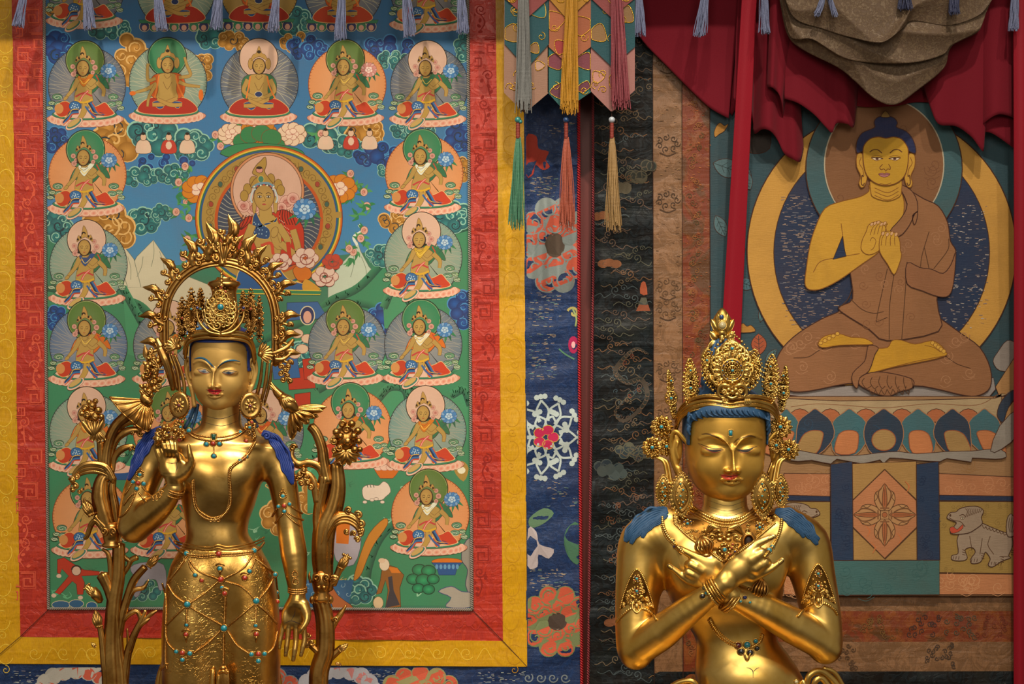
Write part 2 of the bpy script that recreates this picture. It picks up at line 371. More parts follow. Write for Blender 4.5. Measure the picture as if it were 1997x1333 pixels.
def tara(P, H='#4d6f2c', A='#5c6470', AR='#a8a08c', shawl='#246b48', top='#c8701c', flow='blue', gc=None):
    aureole(P, A, AR, gc=gc, rim='#1c2430' if AR else '#8a3a14')
    halo(P, 467, 300, 236, H)
    lotus_seat(P)
    for sx in (-1, 1):     # scarves curling at the hips
        b = 470 + sx * 300
        for x, y, r, c in ((b + sx * 40, 745, 62, '#5f8c68'), (b + sx * 105, 820, 46, '#8aa876'), (b + sx * 20, 835, 56, '#6f9a78'), (b + sx * 130, 880, 44, '#9ab088')):
            P.ell(x, y, r, r * .6, c, line='#1d3a2a', lw=6, n=18); Q = spiral(x, y, r * .9, 1.2, 30, ccw=sx); Q[:, 1] = y + (Q[:, 1] - y) * .6; P.stroke(Q, 9, '#2a5040'); P.stroke(Q + [0, 8], 6, '#c8cfae')
    P.fill([(380, 500), (320, 560), (270, 690), (330, 660), (420, 700), (560, 700), (650, 620), (760, 650), (720, 540), (640, 480), (560, 450), (440, 460)], shawl, 4, line=OUT, lw=5)
    P.stroke([(360, 520), (320, 600), (300, 660)], 10, mixc(shawl, '#e0d8a0', .4), 4); P.stroke([(600, 480), (640, 560), (650, 640)], 14, '#c03a2a', 4)
    P.fill([(395, 500), (345, 540), (370, 640), (345, 700), (345, 800), (450, 830), (560, 800), (550, 700), (565, 610), (605, 550), (500, 490)], SKIN, 4, line=SKL, lw=5)
    P.fill([(385, 490), (395, 560), (450, 625), (500, 570), (575, 480), (520, 470), (470, 520)], top, 4, line=SKL, lw=4)
    P.stroke([(400, 520), (450, 590), (520, 530)], 8, '#e8c050', 4)
    limb(P, [(380, 535), (330, 640), (240, 750)], [58, 44, 30]); P.ell(232, 762, 34, 20, SKIN, -40, line=SKL, lw=4)
    limb(P, [(610, 565), (690, 650), (688, 740)], [54, 46, 34]); limb(P, [(600, 600), (540, 640), (480, 600)], [40, 34, 24])
    P.stroke([(350, 745), (450, 700), (550, 735)], 20, '#b83a3a', 5); P.stroke([(510, 670), (440, 730), (395, 820)], 26, '#c8443c', 5); P.stroke([(505, 672), (440, 734), (400, 815)], 7, '#e8b8a0', 5)
    P.stroke([(340, 790), (450, 815), (560, 780)], 20, '#d8a428', 5)
    # skirts and knees
    P.fill([(150, 830), (240, 800), (300, 860), (260, 960), (170, 990), (110, 930)], '#b8381e', 4, line='#e0b060', lw=6)
    P.ell(150, 890, 55, 62, '#c8884c', n=14)
    P.ell(345, 860, 72, 62, '#2c6496', n=18, line='#0f2c50', lw=5)
    for k in range(10): P.ell(345 + 48 * math.cos(k * 2.4) * (k / 10) ** .5, 860 + 42 * math.sin(k * 2.4) * (k / 10) ** .5, 8, 8, '#b8d0d8', n=6)
    P.fill([(630, 850), (710, 815), (770, 880), (820, 950), (720, 985), (620, 975), (560, 1010), (520, 900)], '#c23c22', 4, line='#e0b878', lw=7)
    for j, (dx, c, w) in enumerate(((0, '#0f2c58', 58), (14, '#2d6a9e', 20), (-30, '#d8a838', 10), (34, '#cf5a28', 12))):
        P.stroke([(520 + dx, 815), (560 + dx, 880), (600 + dx, 940), (700 + dx, 960)], [w, w, w, w * .4], c, 6)
    for j, (dx, c, w) in enumerate(((0, '#0f2c58', 56), (10, '#2d6a9e', 20), (32, '#c84a28', 14), (-26, '#d8a838', 9))):
        P.stroke([(390, 920 + dx), (310, 930 + dx), (270, 990 + dx), (200, 1060 + dx)], [w, w, w, w * .3], c, 6)
    limb(P, [(470, 830), (450, 930), (400, 1010), (340, 1060)], [70, 62, 48, 44], mixc(SKIN, '#d8a838', .15))
    P.ell(335, 1075, 118, 52, '#e6b9a0', -32, line='#8a4a38', lw=4); P.ell(335, 1070, 100, 38, '#2f7a6a', -32); P.ell(330, 1062, 86, 30, '#c2a05c', -32, line=SKL, lw=3)
    P.stroke([(470, 860), (530, 940), (600, 1000)], 22, '#2b5f94', 5)
    # flower, head
    flowr(P, 752, 430, 92, flow)
    for x, y, r in ((318, 378, 30), (328, 470, 34), (352, 430, 26), (560, 325, 28), (588, 390, 34), (560, 450, 26)):
        P.ell(x, y, r, r, '#d8a490', c2='#a05a50', n=12, line='#7a4a3c', lw=3)
    P.fill([(350, 330), (370, 250), (395, 275), (410, 220), (432, 130), (470, 190), (490, 260), (520, 245), (545, 330), (450, 270)], '#b58c48', 3, line='#5a3c1c', lw=4)
    P.ell(432, 225, 24, 20, '#16120f', n=12); P.ell(434, 235, 12, 12, '#c89850', n=10)
    for x, y in ((362, 300), (395, 275), (490, 262), (522, 292)): P.ell(x, y, 12, 16, '#2a1a10', n=8)
    limb(P, [(445, 470), (445, 520)], 56)
    face(P, 440, 400, 72, 94)
    for x in (372, 512): P.ell(x, 455, 16, 16, '#1c130c', n=8)
    P.stroke([(395, 520), (445, 550), (500, 515)], 4, '#6a4420', 4)
def sitting(P, H='#1f7a50', A='#6f8b7e', AR='#c4bc98', robe='#a8281c', arms=1, throne=False, shawl='#c8561c'):
    aureole(P, A, AR); halo(P, 480, 300, 236, H)
    if throne:
        for k in range(7):
            x = 110 + k * 120; P.ell(x, 1040, 62, 62, '#2f7a58' if k % 2 else '#2b3864', n=16, line='#d8c090', lw=6); P.ell(x, 1055, 32, 36, '#d8a088', n=12)
        P.fill([(40, 960), (920, 960), (900, 1000), (60, 1000)], '#2f7a58', line='#14402c', lw=5)
    else: lotus_seat(P, 480, 1010)
    P.fill([(120, 930), (200, 830), (330, 790), (480, 840), (640, 790), (760, 830), (850, 930), (760, 985), (480, 1000), (200, 985)], robe, 4, line='#e0b070', lw=7)
    P.fill([(300, 850), (420, 830), (440, 900), (380, 930)], '#1d4a80', 3, line='#d8b060', lw=4); P.fill([(540, 840), (660, 850), (620, 920), (560, 900)], '#1d4a80', 3, line='#d8b060', lw=4)
    P.fill([(380, 500), (300, 540), (270, 640), (320, 800), (640, 800), (700, 640), (660, 530), (570, 490)], shawl, 4, line=OUT, lw=5)
    P.fill([(400, 500), (360, 560), (370, 700), (350, 800), (480, 840), (610, 800), (590, 700), (600, 560), (560, 500)], SKIN, 4, line=SKL, lw=5)
    if arms > 1:
        limb(P, [(340, 560), (250, 580), (240, 440), (250, 380)], [40, 34, 28, 34]); limb(P, [(620, 550), (760, 520), (720, 400), (690, 300)], [40, 36, 30, 26])
        limb(P, [(350, 620), (230, 690), (90, 730)], [44, 36, 26]); limb(P, [(620, 600), (720, 640), (880, 660)], [44, 36, 26])
        limb(P, [(340, 640), (260, 780), (240, 900)], [40, 32, 24])
        P.ell(60, 740, 40, 28, '#d86a20', n=10); P.ell(890, 760, 30, 70, '#d86a20', n=12)
    else:
        limb(P, [(350, 560), (300, 700), (420, 770), (480, 760)], [56, 46, 36, 30]); limb(P, [(620, 560), (670, 700), (560, 770), (500, 765)], [56, 46, 36, 30])
        P.ell(480, 740, 46, 34, '#16305c', n=14, line='#d8c8a0', lw=5)
    limb(P, [(300, 880), (430, 870), (600, 800)], [40, 50, 40], mixc(SKIN, '#c8883c', .2)); limb(P, [(660, 880), (520, 880), (360, 810)], [40, 46, 36], mixc(SKIN, '#c8883c', .2))
    P.stroke([(380, 520), (360, 640), (330, 790)], 18, '#e07a30', 4); P.stroke([(585, 520), (610, 640), (680, 790)], 18, '#e07a30', 4)
    P.stroke([(440, 520), (480, 560), (530, 520)], 5, '#6a4420', 4); P.stroke([(430, 600), (480, 690), (540, 600)], 5, '#6a4420', 4)
    limb(P, [(485, 460), (485, 520)], 60)
    for x in (385, 595): P.ell(x, 370, 34, 70, '#b58c48', n=12, line='#5a3c1c', lw=4)
    P.fill([(390, 330), (410, 260), (450, 240), (485, 150), (520, 240), (560, 260), (585, 330), (485, 280)], '#b58c48', 3, line='#5a3c1c', lw=4)
    P.ell(485, 225, 24, 20, '#16120f', n=12)
    face(P, 485, 400, 72, 92)
# ---------------------------------------------------------------- wall and floor
def box(name, x0, x1, y0, y1, z0, z1, mat, parent=None, bev=0, kind=None):
    V = [(x, y, z) for x in (x0, x1) for y in (y0, y1) for z in (z0, z1)]
    Fc = [(0, 1, 3, 2), (4, 6, 7, 5), (0, 4, 5, 1), (2, 3, 7, 6), (0, 2, 6, 4), (1, 5, 7, 3)]
    o = mesh_obj(name, V, Fc, mat, parent, kind=kind, center=parent is None)
    if bev:
        b = o.modifiers.new('bevel', 'BEVEL'); b.width = bev; b.segments = 3
    return o
box('wall_back', -2.6, 2.6, .0, .12, 0, 3.4, M['wall'], kind='structure')
box('floor', -2.6, 2.6, -5, .12, -.1, 0, M['wood'], kind='structure')

FW = frame(.012)      # plane of the hangings
def ripple(seed, amp, fx=.02, fy=.035, fx2=.004):
    R = random.Random(seed); ph = [R.uniform(0, 6) for _ in range(6)]
    def h(x, y):
        x = np.asarray(x, float); y = np.asarray(y, float)
        return amp * (.5 * np.sin(y * fy + ph[0] + 1.3 * np.sin(x * fx + ph[1])) + .3 * np.sin(y * fy * 2.3 + x * fx * 1.7 + ph[2]) + .2 * np.sin(x * fx * 3 + y * fy * .6 + ph[3]) + .5 * np.sin(x * fx2 * 2 + y * .006 + ph[4]))
    return h
def strip(name, mat, corners, parent, q=5, qb=0, nx=8, ny=60, h=None, label=None, fr=FW):
    A, B, C, D = [np.array(c, float) for c in corners]      # A top-left, B top-right, C bottom-right, D bottom-left
    u, v = np.meshgrid(np.linspace(0, 1, nx + 1), np.linspace(0, 1, ny + 1)); u = u.ravel()[:, None]; v = v.ravel()[:, None]
    P = (A * (1 - u) + B * u) * (1 - v) + (D * (1 - u) + C * u) * v
    z = np.full(len(P), float(q)) + (h(P[:, 0], P[:, 1]) if h is not None else 0)
    V = np.column_stack([P, z]); n = len(V); back = V.copy(); back[:, 2] = qb; V = np.vstack([V, back])
    Fc = []; W = nx + 1
    for j in range(ny):
        for i in range(nx):
            a = j * W + i; Fc.append((a, a + W, a + W + 1, a + 1))
    per = [i for i in range(W)] + [j * W + nx for j in range(1, ny + 1)] + [ny * W + i for i in range(nx - 1, -1, -1)] + [j * W for j in range(ny - 1, 0, -1)]
    for k in range(len(per)):
        a, b = per[k], per[(k + 1) % len(per)]; Fc.append((a, b, b + n, a + n))
    o = mesh_obj(name, fr(V), Fc, mat, parent, label=label)
    o.data.polygons.foreach_set('use_smooth', np.ones(len(o.data.polygons), dtype=bool)); 
    e = o.modifiers.new('split', 'EDGE_SPLIT'); e.split_angle = math.radians(50)
    return o
def cord(name, pts, r, mat, parent, q=7, pitch=5.0, fr=FW, strands=2, sm=0):
    """twisted cord: strands wound about a path (photo pixels, q above the cloth)"""
    P = np.asarray(pts, float); P = smooth_open(P, 8) if sm else P
    seg = np.hypot(*np.diff(P, axis=0).T); L = np.concatenate([[0], np.cumsum(seg)]); n = int(L[-1] / (pitch / 5)) + 2
    s_ = np.linspace(0, L[-1], n); X = np.interp(s_, L, P[:, 0]); Y = np.interp(s_, L, P[:, 1])
    C = np.column_stack([X, Y]); T = np.gradient(C, axis=0); T /= np.hypot(T[:, 0], T[:, 1])[:, None]; Nn = np.column_stack([-T[:, 1], T[:, 0]])
    V = []; Fc = []; m = 5
    for st in range(strands):
        ph = 2 * math.pi * s_ / (pitch * strands) + 2 * math.pi * st / strands
        ctr = np.column_stack([C + Nn * (r * .5 * np.cos(ph))[:, None], q + r * .5 * np.sin(ph)])
        b0 = len(V) * 0 + sum(len(v) for v in V)
        ring = []
        for k in range(m):
            a = 2 * math.pi * k / m
            ring.append(ctr + np.column_stack([Nn * (math.cos(a) * r * .62), np.full(n, math.sin(a) * r * .62)]))
        V.append(np.stack(ring, 1).reshape(-1, 3))
        i = np.arange(n - 1)[:, None]; k = np.arange(m)[None]; k2 = (k + 1) % m
        Fc.append(np.stack([b0 + i * m + k, b0 + (i + 1) * m + k, b0 + (i + 1) * m + k2, b0 + i * m + k2], -1).reshape(-1, 4))
    return mesh_obj(name, fr(np.vstack(V)), np.vstack(Fc), mat, parent, smooth=True)

# ---------------------------------------------------------------- left hanging: painted scroll in brocade
TL = empty('painted_scroll', FW(np.array([[470., 1560., 0.]]))[0], 'large painted religious scroll on green and blue ground, framed in red, yellow and navy brocade', 'wall hanging')
hp = None
yT = -60; yB = 1560
def lerp(y, a, b): return a + (b - a) * (y / 1300.0)
strip('painted_canvas', M['paint'], [(86, yT), (918, yT), (924, 1190), (94, 1188)], TL, q=5, nx=2, ny=2).data.attributes.new('Col', 'FLOAT_COLOR', 'POINT').data.foreach_set('color', np.tile([*lin('#35755a'), 1], 18))
hr = ripple(1, 1.6); hy = ripple(2, 1.8, .015, .03); hn = ripple(3, 3.2, .02, .06)
strip('red_border', M['red'], [(24, yT), (88, yT), (97, 1186), (41, 1240)], TL, q=8, nx=6, ny=90, h=hr)
strip('red_border', M['red'], [(913, yT), (966, yT), (981, 1248), (922, 1188)], TL, q=8, nx=6, ny=90, h=hr)
strip('red_border', M['red'], [(97, 1186), (922, 1188), (981, 1248), (41, 1240)], TL, q=8, nx=70, ny=6, h=hr)
strip('yellow_border', M['yellow'], [(-130, yT), (25, yT), (41, 1240), (-80, 1340)], TL, q=7, nx=10, ny=90, h=hy)
strip('yellow_border', M['yellow'], [(966, yT), (1020, yT), (1028, 1298), (981, 1248)], TL, q=7, nx=6, ny=90, h=hy)
strip('yellow_border', M['yellow'], [(41, 1240), (981, 1248), (1028, 1298), (-20, 1292)], TL, q=7, nx=70, ny=6, h=hy)
strip('navy_border', M['navy'], [(1020, yT), (1128, yT), (1137, yB), (1028, yB)], TL, q=6, nx=14, ny=150, h=hn)
strip('navy_border', M['navy'], [(-130, 1292), (1028, 1298), (1028, yB), (-130, yB)], TL, q=6, nx=90, ny=30, h=hn)
cord('grey_cord', [(88, yT), (92, 700), (97, 1185), (500, 1184.5), (921, 1187), (917, 600), (912, yT)], 3.2, M['cord_grey'], TL, q=10, pitch=4.2)
cord('red_cord', [(1128, yT), (1129, 600), (1135, 1400)], 3.4, M['cord_red'], TL, q=9, pitch=5)
for pts in (([41, 1240], [97, 1186]), ([922, 1188], [981, 1248]), ([981, 1248], [1028, 1298]), ([41, 1240], [-20, 1292])):
    cord('seam', pts, .7, M['thread'], TL, q=9.2, pitch=3)

# painted background
bg = Paint(FW, 5.1); GRID = bg.g
bg.vgrad([(90, -50), (916, -50), (917, 300), (917, 470), (640, 500), (300, 520), (93, 440), (92, 200)], ['#2d5f86', '#2d5f86', '#3270a0', '#3a7ca8', '#4584aa', '#4584aa', '#3a7ca8', '#3270a0'])
bg.fill([(235, 590), (245, 540), (268, 500), (300, 468), (322, 500), (345, 530), (420, 560), (450, 640), (230, 640)], '#c9bfa0', 0, line='#5b6a5c', lw=1)
bg.fill([(640, 560), (660, 520), (690, 490), (697, 470), (704, 490), (720, 520), (760, 560), (720, 620), (640, 620)], '#b9c4ac', 0, line='#5b6a5c', lw=1)
bg.fill([(235, 470), (262, 505), (276, 560), (250, 560), (230, 500)], '#c9bfa0', 0, line='#5b6a5c', lw=1)
bg.stroke([(697, 478), (690, 462), (706, 450), (700, 438)], 5, '#d8dccb', 5)
for a, b in (((300, 470), (296, 520)), ((312, 490), (322, 540)), ((280, 500), (268, 540)), ((690, 495), (684, 540)), ((705, 500), (716, 545)), ((250, 500), (256, 545))):
    bg.stroke([a, ((a[0] + b[0]) / 2 + 3, (a[1] + b[1]) / 2), b], .9, '#6a7560', 4)
def hill(pts, c='#35805a', shade='#12493c', n=22):
    bg.fill(pts, c, 0); P = smooth_open(pts[:-2], 6)
    bg.stroke(P, 16, shade, c2=c)
    R = random.Random(len(pts))
    for p in P[::2]:
        for _ in range(3):
            x, y = p[0] + R.uniform(-4, 4), p[1] + R.uniform(-2, 6); bg.stroke([(x, y), (x + R.uniform(-4, 4), y - R.uniform(3, 7))], 1.1, shade, step=False)
hill([(94, 560), (180, 575), (245, 585), (290, 610), (340, 700), (340, 760), (94, 760)])
hill([(600, 640), (640, 590), (700, 560), (760, 500), (820, 470), (918, 440), (918, 640), (600, 700)])
hill([(94, 600), (160, 700), (300, 650), (420, 700), (560, 640), (700, 590), (800, 640), (920, 620), (922, 1180), (97, 1180)], '#35805a')
hill([(620, 760), (680, 730), (760, 740), (830, 770), (918, 800), (918, 900), (620, 900)])
hill([(730, 1180), (715, 1130), (735, 1060), (770, 1020), (830, 990), (900, 1000), (918, 1100), (918, 1180)])
# sky and ground clouds
cl = [(150, 25, 130, 50, 'orange'), (215, 58, 110, 46, 'teal'), (255, 120, 70, 110, 'orange'), (115, 95, 60, 60, 'blue'), (420, 70, 80, 50, 'teal'), (455, 80, 70, 40, 'orange'), (570, 40, 90, 50, 'teal'),
      (580, 85, 90, 40, 'orange'), (600, 95, 90, 46, 'blue'), (760, 95, 110, 46, 'blue'), (770, 118, 90, 36, 'teal'), (905, 90, 40, 60, 'teal'), (110, 270, 60, 50, 'blue'), (225, 275, 80, 90, 'orange'),
      (300, 265, 100, 70, 'teal'), (375, 285, 80, 60, 'teal'), (320, 318, 160, 34, 'blue'), (280, 345, 90, 40, 'teal'), (340, 340, 80, 40, 'teal'), (280, 430, 60, 55, 'teal'), (315, 415, 46, 34, 'teal'),
      (640, 265, 110, 60, 'teal'), (710, 262, 80, 60, 'orange'), (680, 285, 80, 40, 'teal'), (735, 305, 100, 50, 'blue'), (765, 330, 70, 34, 'teal'), (800, 255, 110, 40, 'teal'), (895, 265, 50, 60, 'blue'),
      (215, 445, 90, 90, 'orange'), (115, 440, 60, 60, 'teal'), (780, 430, 80, 50, 'orange'), (880, 420, 90, 60, 'teal'), (110, 360, 40, 60, 'teal'), (905, 600, 50, 80, 'blue'), (745, 620, 60, 70, 'blue'),
      (108, 620, 40, 50, 'blue'), (740, 500, 50, 40, 'teal'), (240, 1010, 60, 60, 'orange'), (610, 950, 60, 120, 'orange'), (545, 1010, 60, 80, 'orange'), (700, 1150, 60, 60, 'teal'), (395, 130, 40, 60, 'orange'), (905, 330, 30, 50, 'orange'),
      (600, 690, 60, 60, 'teal'), (280, 1150, 70, 40, 'teal')]
for i, (x, y, w, h, p) in enumerate(cl): cloud(bg, x, y, w, h, p, i, 7 if w < 80 else 9)
# foliage and peonies round the main figure
R = random.Random(4)
for k in range(44):
    a = math.radians(R.choice([R.uniform(150, 215), R.uniform(-35, 30), R.uniform(-130, -50)])); rr = R.uniform(1.02, 1.28)
    x = 525 + 150 * rr * math.cos(a); y = 420 + 150 * rr * math.sin(a)
    for j in range(4):
        b = R.uniform(0, 6.3); bg.stroke([(x, y), (x + 8 * math.cos(b) + 2, y + 8 * math.sin(b)), (x + 17 * math.cos(b + .3), y + 17 * math.sin(b + .3))], [3, 7, 1], '#2a7a48' if j % 2 else '#4a9458', 3)
    if k % 2:
        bg.ell(x, y, 7, 8, '#dcb49c', c2='#c87868', n=12, line='#8a4a3c', lw=.8); bg.stroke(spiral(x, y, 5, 1, k * 50), .8, '#8a4a3c')
for x, y, r, o in ((452, 262, 26, '#e0c0a0'), (505, 256, 34, '#c07a20'), (570, 262, 28, '#e0c0a0'), (390, 370, 34, '#cc7a1c'), (662, 368, 34, '#cc7a1c'), (505, 285, 50, '#2a7a48')):
    for k in range(9):
        a = 2 * math.pi * k / 9; bg.ell(x + math.cos(a) * r * .65, y + math.sin(a) * r * .5, r * .4, r * .34, o, n=12, line='#7a3a20', lw=.9)
    if r != 50:
        for k in range(5):
            a = 2 * math.pi * k / 5; bg.ell(x + math.cos(a) * r * .25, y + math.sin(a) * r * .22, r * .24, r * .2, '#e8c8ac', n=10, line='#a8504a', lw=.8)
bg.fill([(430, 300), (460, 282), (520, 280), (580, 290), (592, 305), (540, 312), (480, 312)], '#2a8050', 3, line='#123c28', lw=1)
# little scenes near the lower edge
def scene_bits(P):
    P.fill([(113, 1090), (126, 1086), (150, 1102), (165, 1110), (195, 1113), (196, 1120), (160, 1122), (166, 1135), (163, 1158), (152, 1158), (150, 1138), (142, 1132), (118, 1158), (108, 1154), (135, 1122), (122, 1108), (118, 1118), (113, 1116)], '#b5301c', 0, line='#5a1810', lw=1)
    P.ell(150, 1112, 9, 9, '#cfae96', line='#2a1a14', lw=1); P.stroke(ellipse(150, 1110, 9, 8, a0=180, a1=360), 3, '#2a2020')
    for x, y in ((200, 1116), (116, 1122), (158, 1164), (106, 1160)): P.ell(x, y, 5, 4, '#d8b8a0', n=10)
    for x, y, w in ((120, 1178, 30), (150, 1176, 24), (180, 1180, 18)): P.ell(x, y, w * .6, 8, '#1f5a80', line='#d8c8a0', lw=1, n=14)
    # white lion
    P.fill([(708, 950), (722, 944), (738, 946), (748, 938), (758, 944), (762, 958), (752, 968), (744, 974), (716, 974), (708, 966)], '#dfc9b4', 3, line='#6a5a50', lw=1)
    for x, y in ((712, 978), (726, 974), (746, 978), (734, 972)): P.ell(x, y, 4.5, 3, '#dfc9b4', n=10, line='#6a5a50', lw=.7)
    for x in (716, 722, 728): P.stroke([(x, 944), (x + 2, 950)], 1.3, '#23483c')
    P.fill([(730, 914), (780, 914), (772, 926), (766, 932), (742, 932), (736, 924)], '#c8661c', 0, line='#6a3010', lw=.8)
    for k in range(4): P.ell(738 + k * 12, 910, 9, 7, '#e0b8a0', n=10, line='#a8605a', lw=.7)
    # old man
    P.fill([(745, 1110), (757, 1100), (775, 1106), (788, 1120), (780, 1145), (782, 1182), (752, 1184), (757, 1150), (752, 1130), (744, 1155), (734, 1158), (742, 1130)], '#8a5622', 0, line='#3a2412', lw=1)
    P.fill([(757, 1124), (765, 1122), (768, 1150), (780, 1178), (752, 1184), (760, 1150)], '#35343c', 0)
    P.fill([(757, 1104), (775, 1106), (782, 1116), (764, 1116)], '#cf7420', 0)
    P.ell(750, 1100, 10, 12, '#ddc6a8', n=14, line='#6a5040', lw=.8); P.ell(745, 1092, 7, 5, '#d8b898', n=10); P.ell(738, 1174, 10, 12, '#d2b48a', n=14, line='#6a5030', lw=.8)
    for x, y, r in ((818, 1110, 14), (836, 1112, 14), (806, 1128, 13), (826, 1130, 15), (845, 1128, 12), (816, 1146, 12), (836, 1148, 12)): P.ell(x, y, r, r * .8, '#156043', c2='#2a9a62', n=14, line='#0c3424', lw=1.4)
    P.ell(872, 1094, 30, 7, '#cf6c18', n=20, line='#7a3a10', lw=.8); P.fill([(842, 1096), (902, 1096), (892, 1106), (888, 1120), (856, 1120), (852, 1106)], '#1e4f86', 0, line='#102c50', lw=.8)
    for k in range(6): P.ell(852 + k * 8, 1104, 3, 5, '#5f93b8', n=8)
    P.fill([(905, 1060), (920, 1055), (922, 1160), (908, 1140), (912, 1110), (900, 1090)], '#8f8a80', 3, line='#2c3450', lw=1.4)
    P.fill([(855, 1152), (880, 1142), (900, 1152), (921, 1156), (921, 1182), (870, 1182), (880, 1164)], '#a29a8c', 3, line='#3a4470', lw=1.4)
    P.fill([(885, 915), (900, 898), (914, 912), (904, 938)], '#a3813c', 3); P.ell(900, 916, 8, 7, '#e0d8b8', n=12)
    P.fill([(570, 1130), (690, 1130), (680, 1180), (570, 1184)], '#235f88', 0)
    for k in range(10): P.stroke(spiral(580 + k * 11, 1140 + (k * 17) % 34, 6, .8, k * 40), .9, '#8fb0bc')
    P.fill([(690, 1184), (660, 1160), (640, 1130), (650, 1184)], '#a85a2c', 3, line='#3a2a30', lw=1)
    P.fill([(690, 1130), (700, 1090), (720, 1040), (750, 1010), (756, 1022), (730, 1060), (716, 1090), (704, 1120)], '#c07c28', 3, line='#6a3a10', lw=1)
    # white elephant, offering tables and pavilion seen between the stems
    P.fill([(255, 1105), (285, 1095), (320, 1100), (325, 1140), (312, 1150), (305, 1130), (285, 1132), (272, 1160), (262, 1160), (265, 1130)], '#9a96a0', 3, line='#4a4a5a', lw=1)
    P.fill([(190, 920), (270, 918), (262, 935), (198, 935)], '#1e4f86', 0, line='#102c50', lw=.8); P.ell(230, 914, 38, 8, '#dcb096', n=16)
    P.fill([(650, 1020), (690, 1015), (705, 1050), (690, 1100), (655, 1090)], '#a8a0a8', 3, line='#4a4a5a', lw=1); P.fill([(656, 1010), (684, 1010), (680, 1060), (656, 1058)], '#cf6c18')
    for x, y, c in ((590, 720, '#b5301c'), (620, 700, '#b5301c'), (560, 700, '#2b5f94')):
        P.fill([(x - 30, y), (x + 20, y - 6), (x + 26, y + 36), (x - 26, y + 40)], c, 0, line='#2c1c18', lw=1)
    P.fill([(575, 768), (606, 764), (606, 795), (575, 798)], '#b5301c', line='#2c1c18', lw=1); P.fill([(560, 590), (620, 588), (640, 620), (560, 625)], '#2b5f94', 0, line='#102c50', lw=1)
    P.ell(600, 615, 14, 18, '#20305c', line='#d8c8a0', lw=2); P.ell(600, 618, 8, 12, '#d8a088')
    for x, y in ((580, 650), (600, 660), (590, 680), (575, 690)): P.ell(x, y, 12, 9, '#dcb898', n=12, line='#8a4a3c', lw=.8)
for pts in ([(600, 905), (620, 890), (640, 900), (655, 930), (660, 960), (650, 1000), (600, 1000)], [(748, 600), (770, 560), (800, 590), (815, 620), (800, 640), (750, 640)], [(735, 780), (760, 755), (790, 760), (800, 800), (780, 830), (740, 830)],
            [(240, 900), (262, 872), (290, 885), (300, 930), (250, 940)], [(240, 560), (262, 600), (284, 640), (280, 700), (250, 690)], [(880, 770), (905, 760), (918, 790), (918, 860), (890, 840)]): hill(pts, '#3c8c62')
R = random.Random(8)
for k in range(60):
    x, y = R.uniform(110, 905), R.uniform(620, 1170); c = R.choice(['#5fae80', '#2a6e50', '#8fc09a', '#c8a860'])
    for j in range(3): bg.stroke([(x, y), (x + R.uniform(-9, 9), y - R.uniform(3, 8)), (x + R.uniform(-14, 14), y - R.uniform(6, 14))], [2.4, 2, .5], c, 3)
scene_bits(bg)
for cx, cy in ((330, 270), (685, 262)):
    for dx, c in ((-55, '#d8b89c'), (0, '#b83a2c'), (40, '#d8b89c')):
        x = cx + dx * .9; bg.fill([(x - 14, cy + 28), (x - 12, cy + 8), (x, cy + 2), (x + 12, cy + 8), (x + 14, cy + 28)], c, 3, line='#5a3424', lw=.8); bg.ell(x, cy - 2, 6, 7, '#d8b090', n=12, line='#2c1c14', lw=.9)
        bg.ell(x, cy - 9, 4, 3, '#1c1410', n=8); bg.ell(x, cy + 14, 6, 8, '#dcb89c', n=10)
bg.build('painted_landscape', M['paint'], TL, label='painted sky, clouds, peonies and green hills')
Q0 = bg.q + .2
def figure(cx, cy, fn, s=1.0, **kw):
    k = s / 6.24
    P = Paint(FW, Q0, grid=GRID, tf=lambda p: np.column_stack([cx + (p[:, 0] - 480) * k, cy + (p[:, 1] - 600) * k]))
    fn(P, **kw); P.build('painted_deity', M['paint'], TL)
GREEN, OLIVE, PINK = '#1c7a50', '#4f7230', '#d0a890'
BLUEA, ORA, TEA = '#5c6876', '#d28a54', '#7d9684'
OR = None
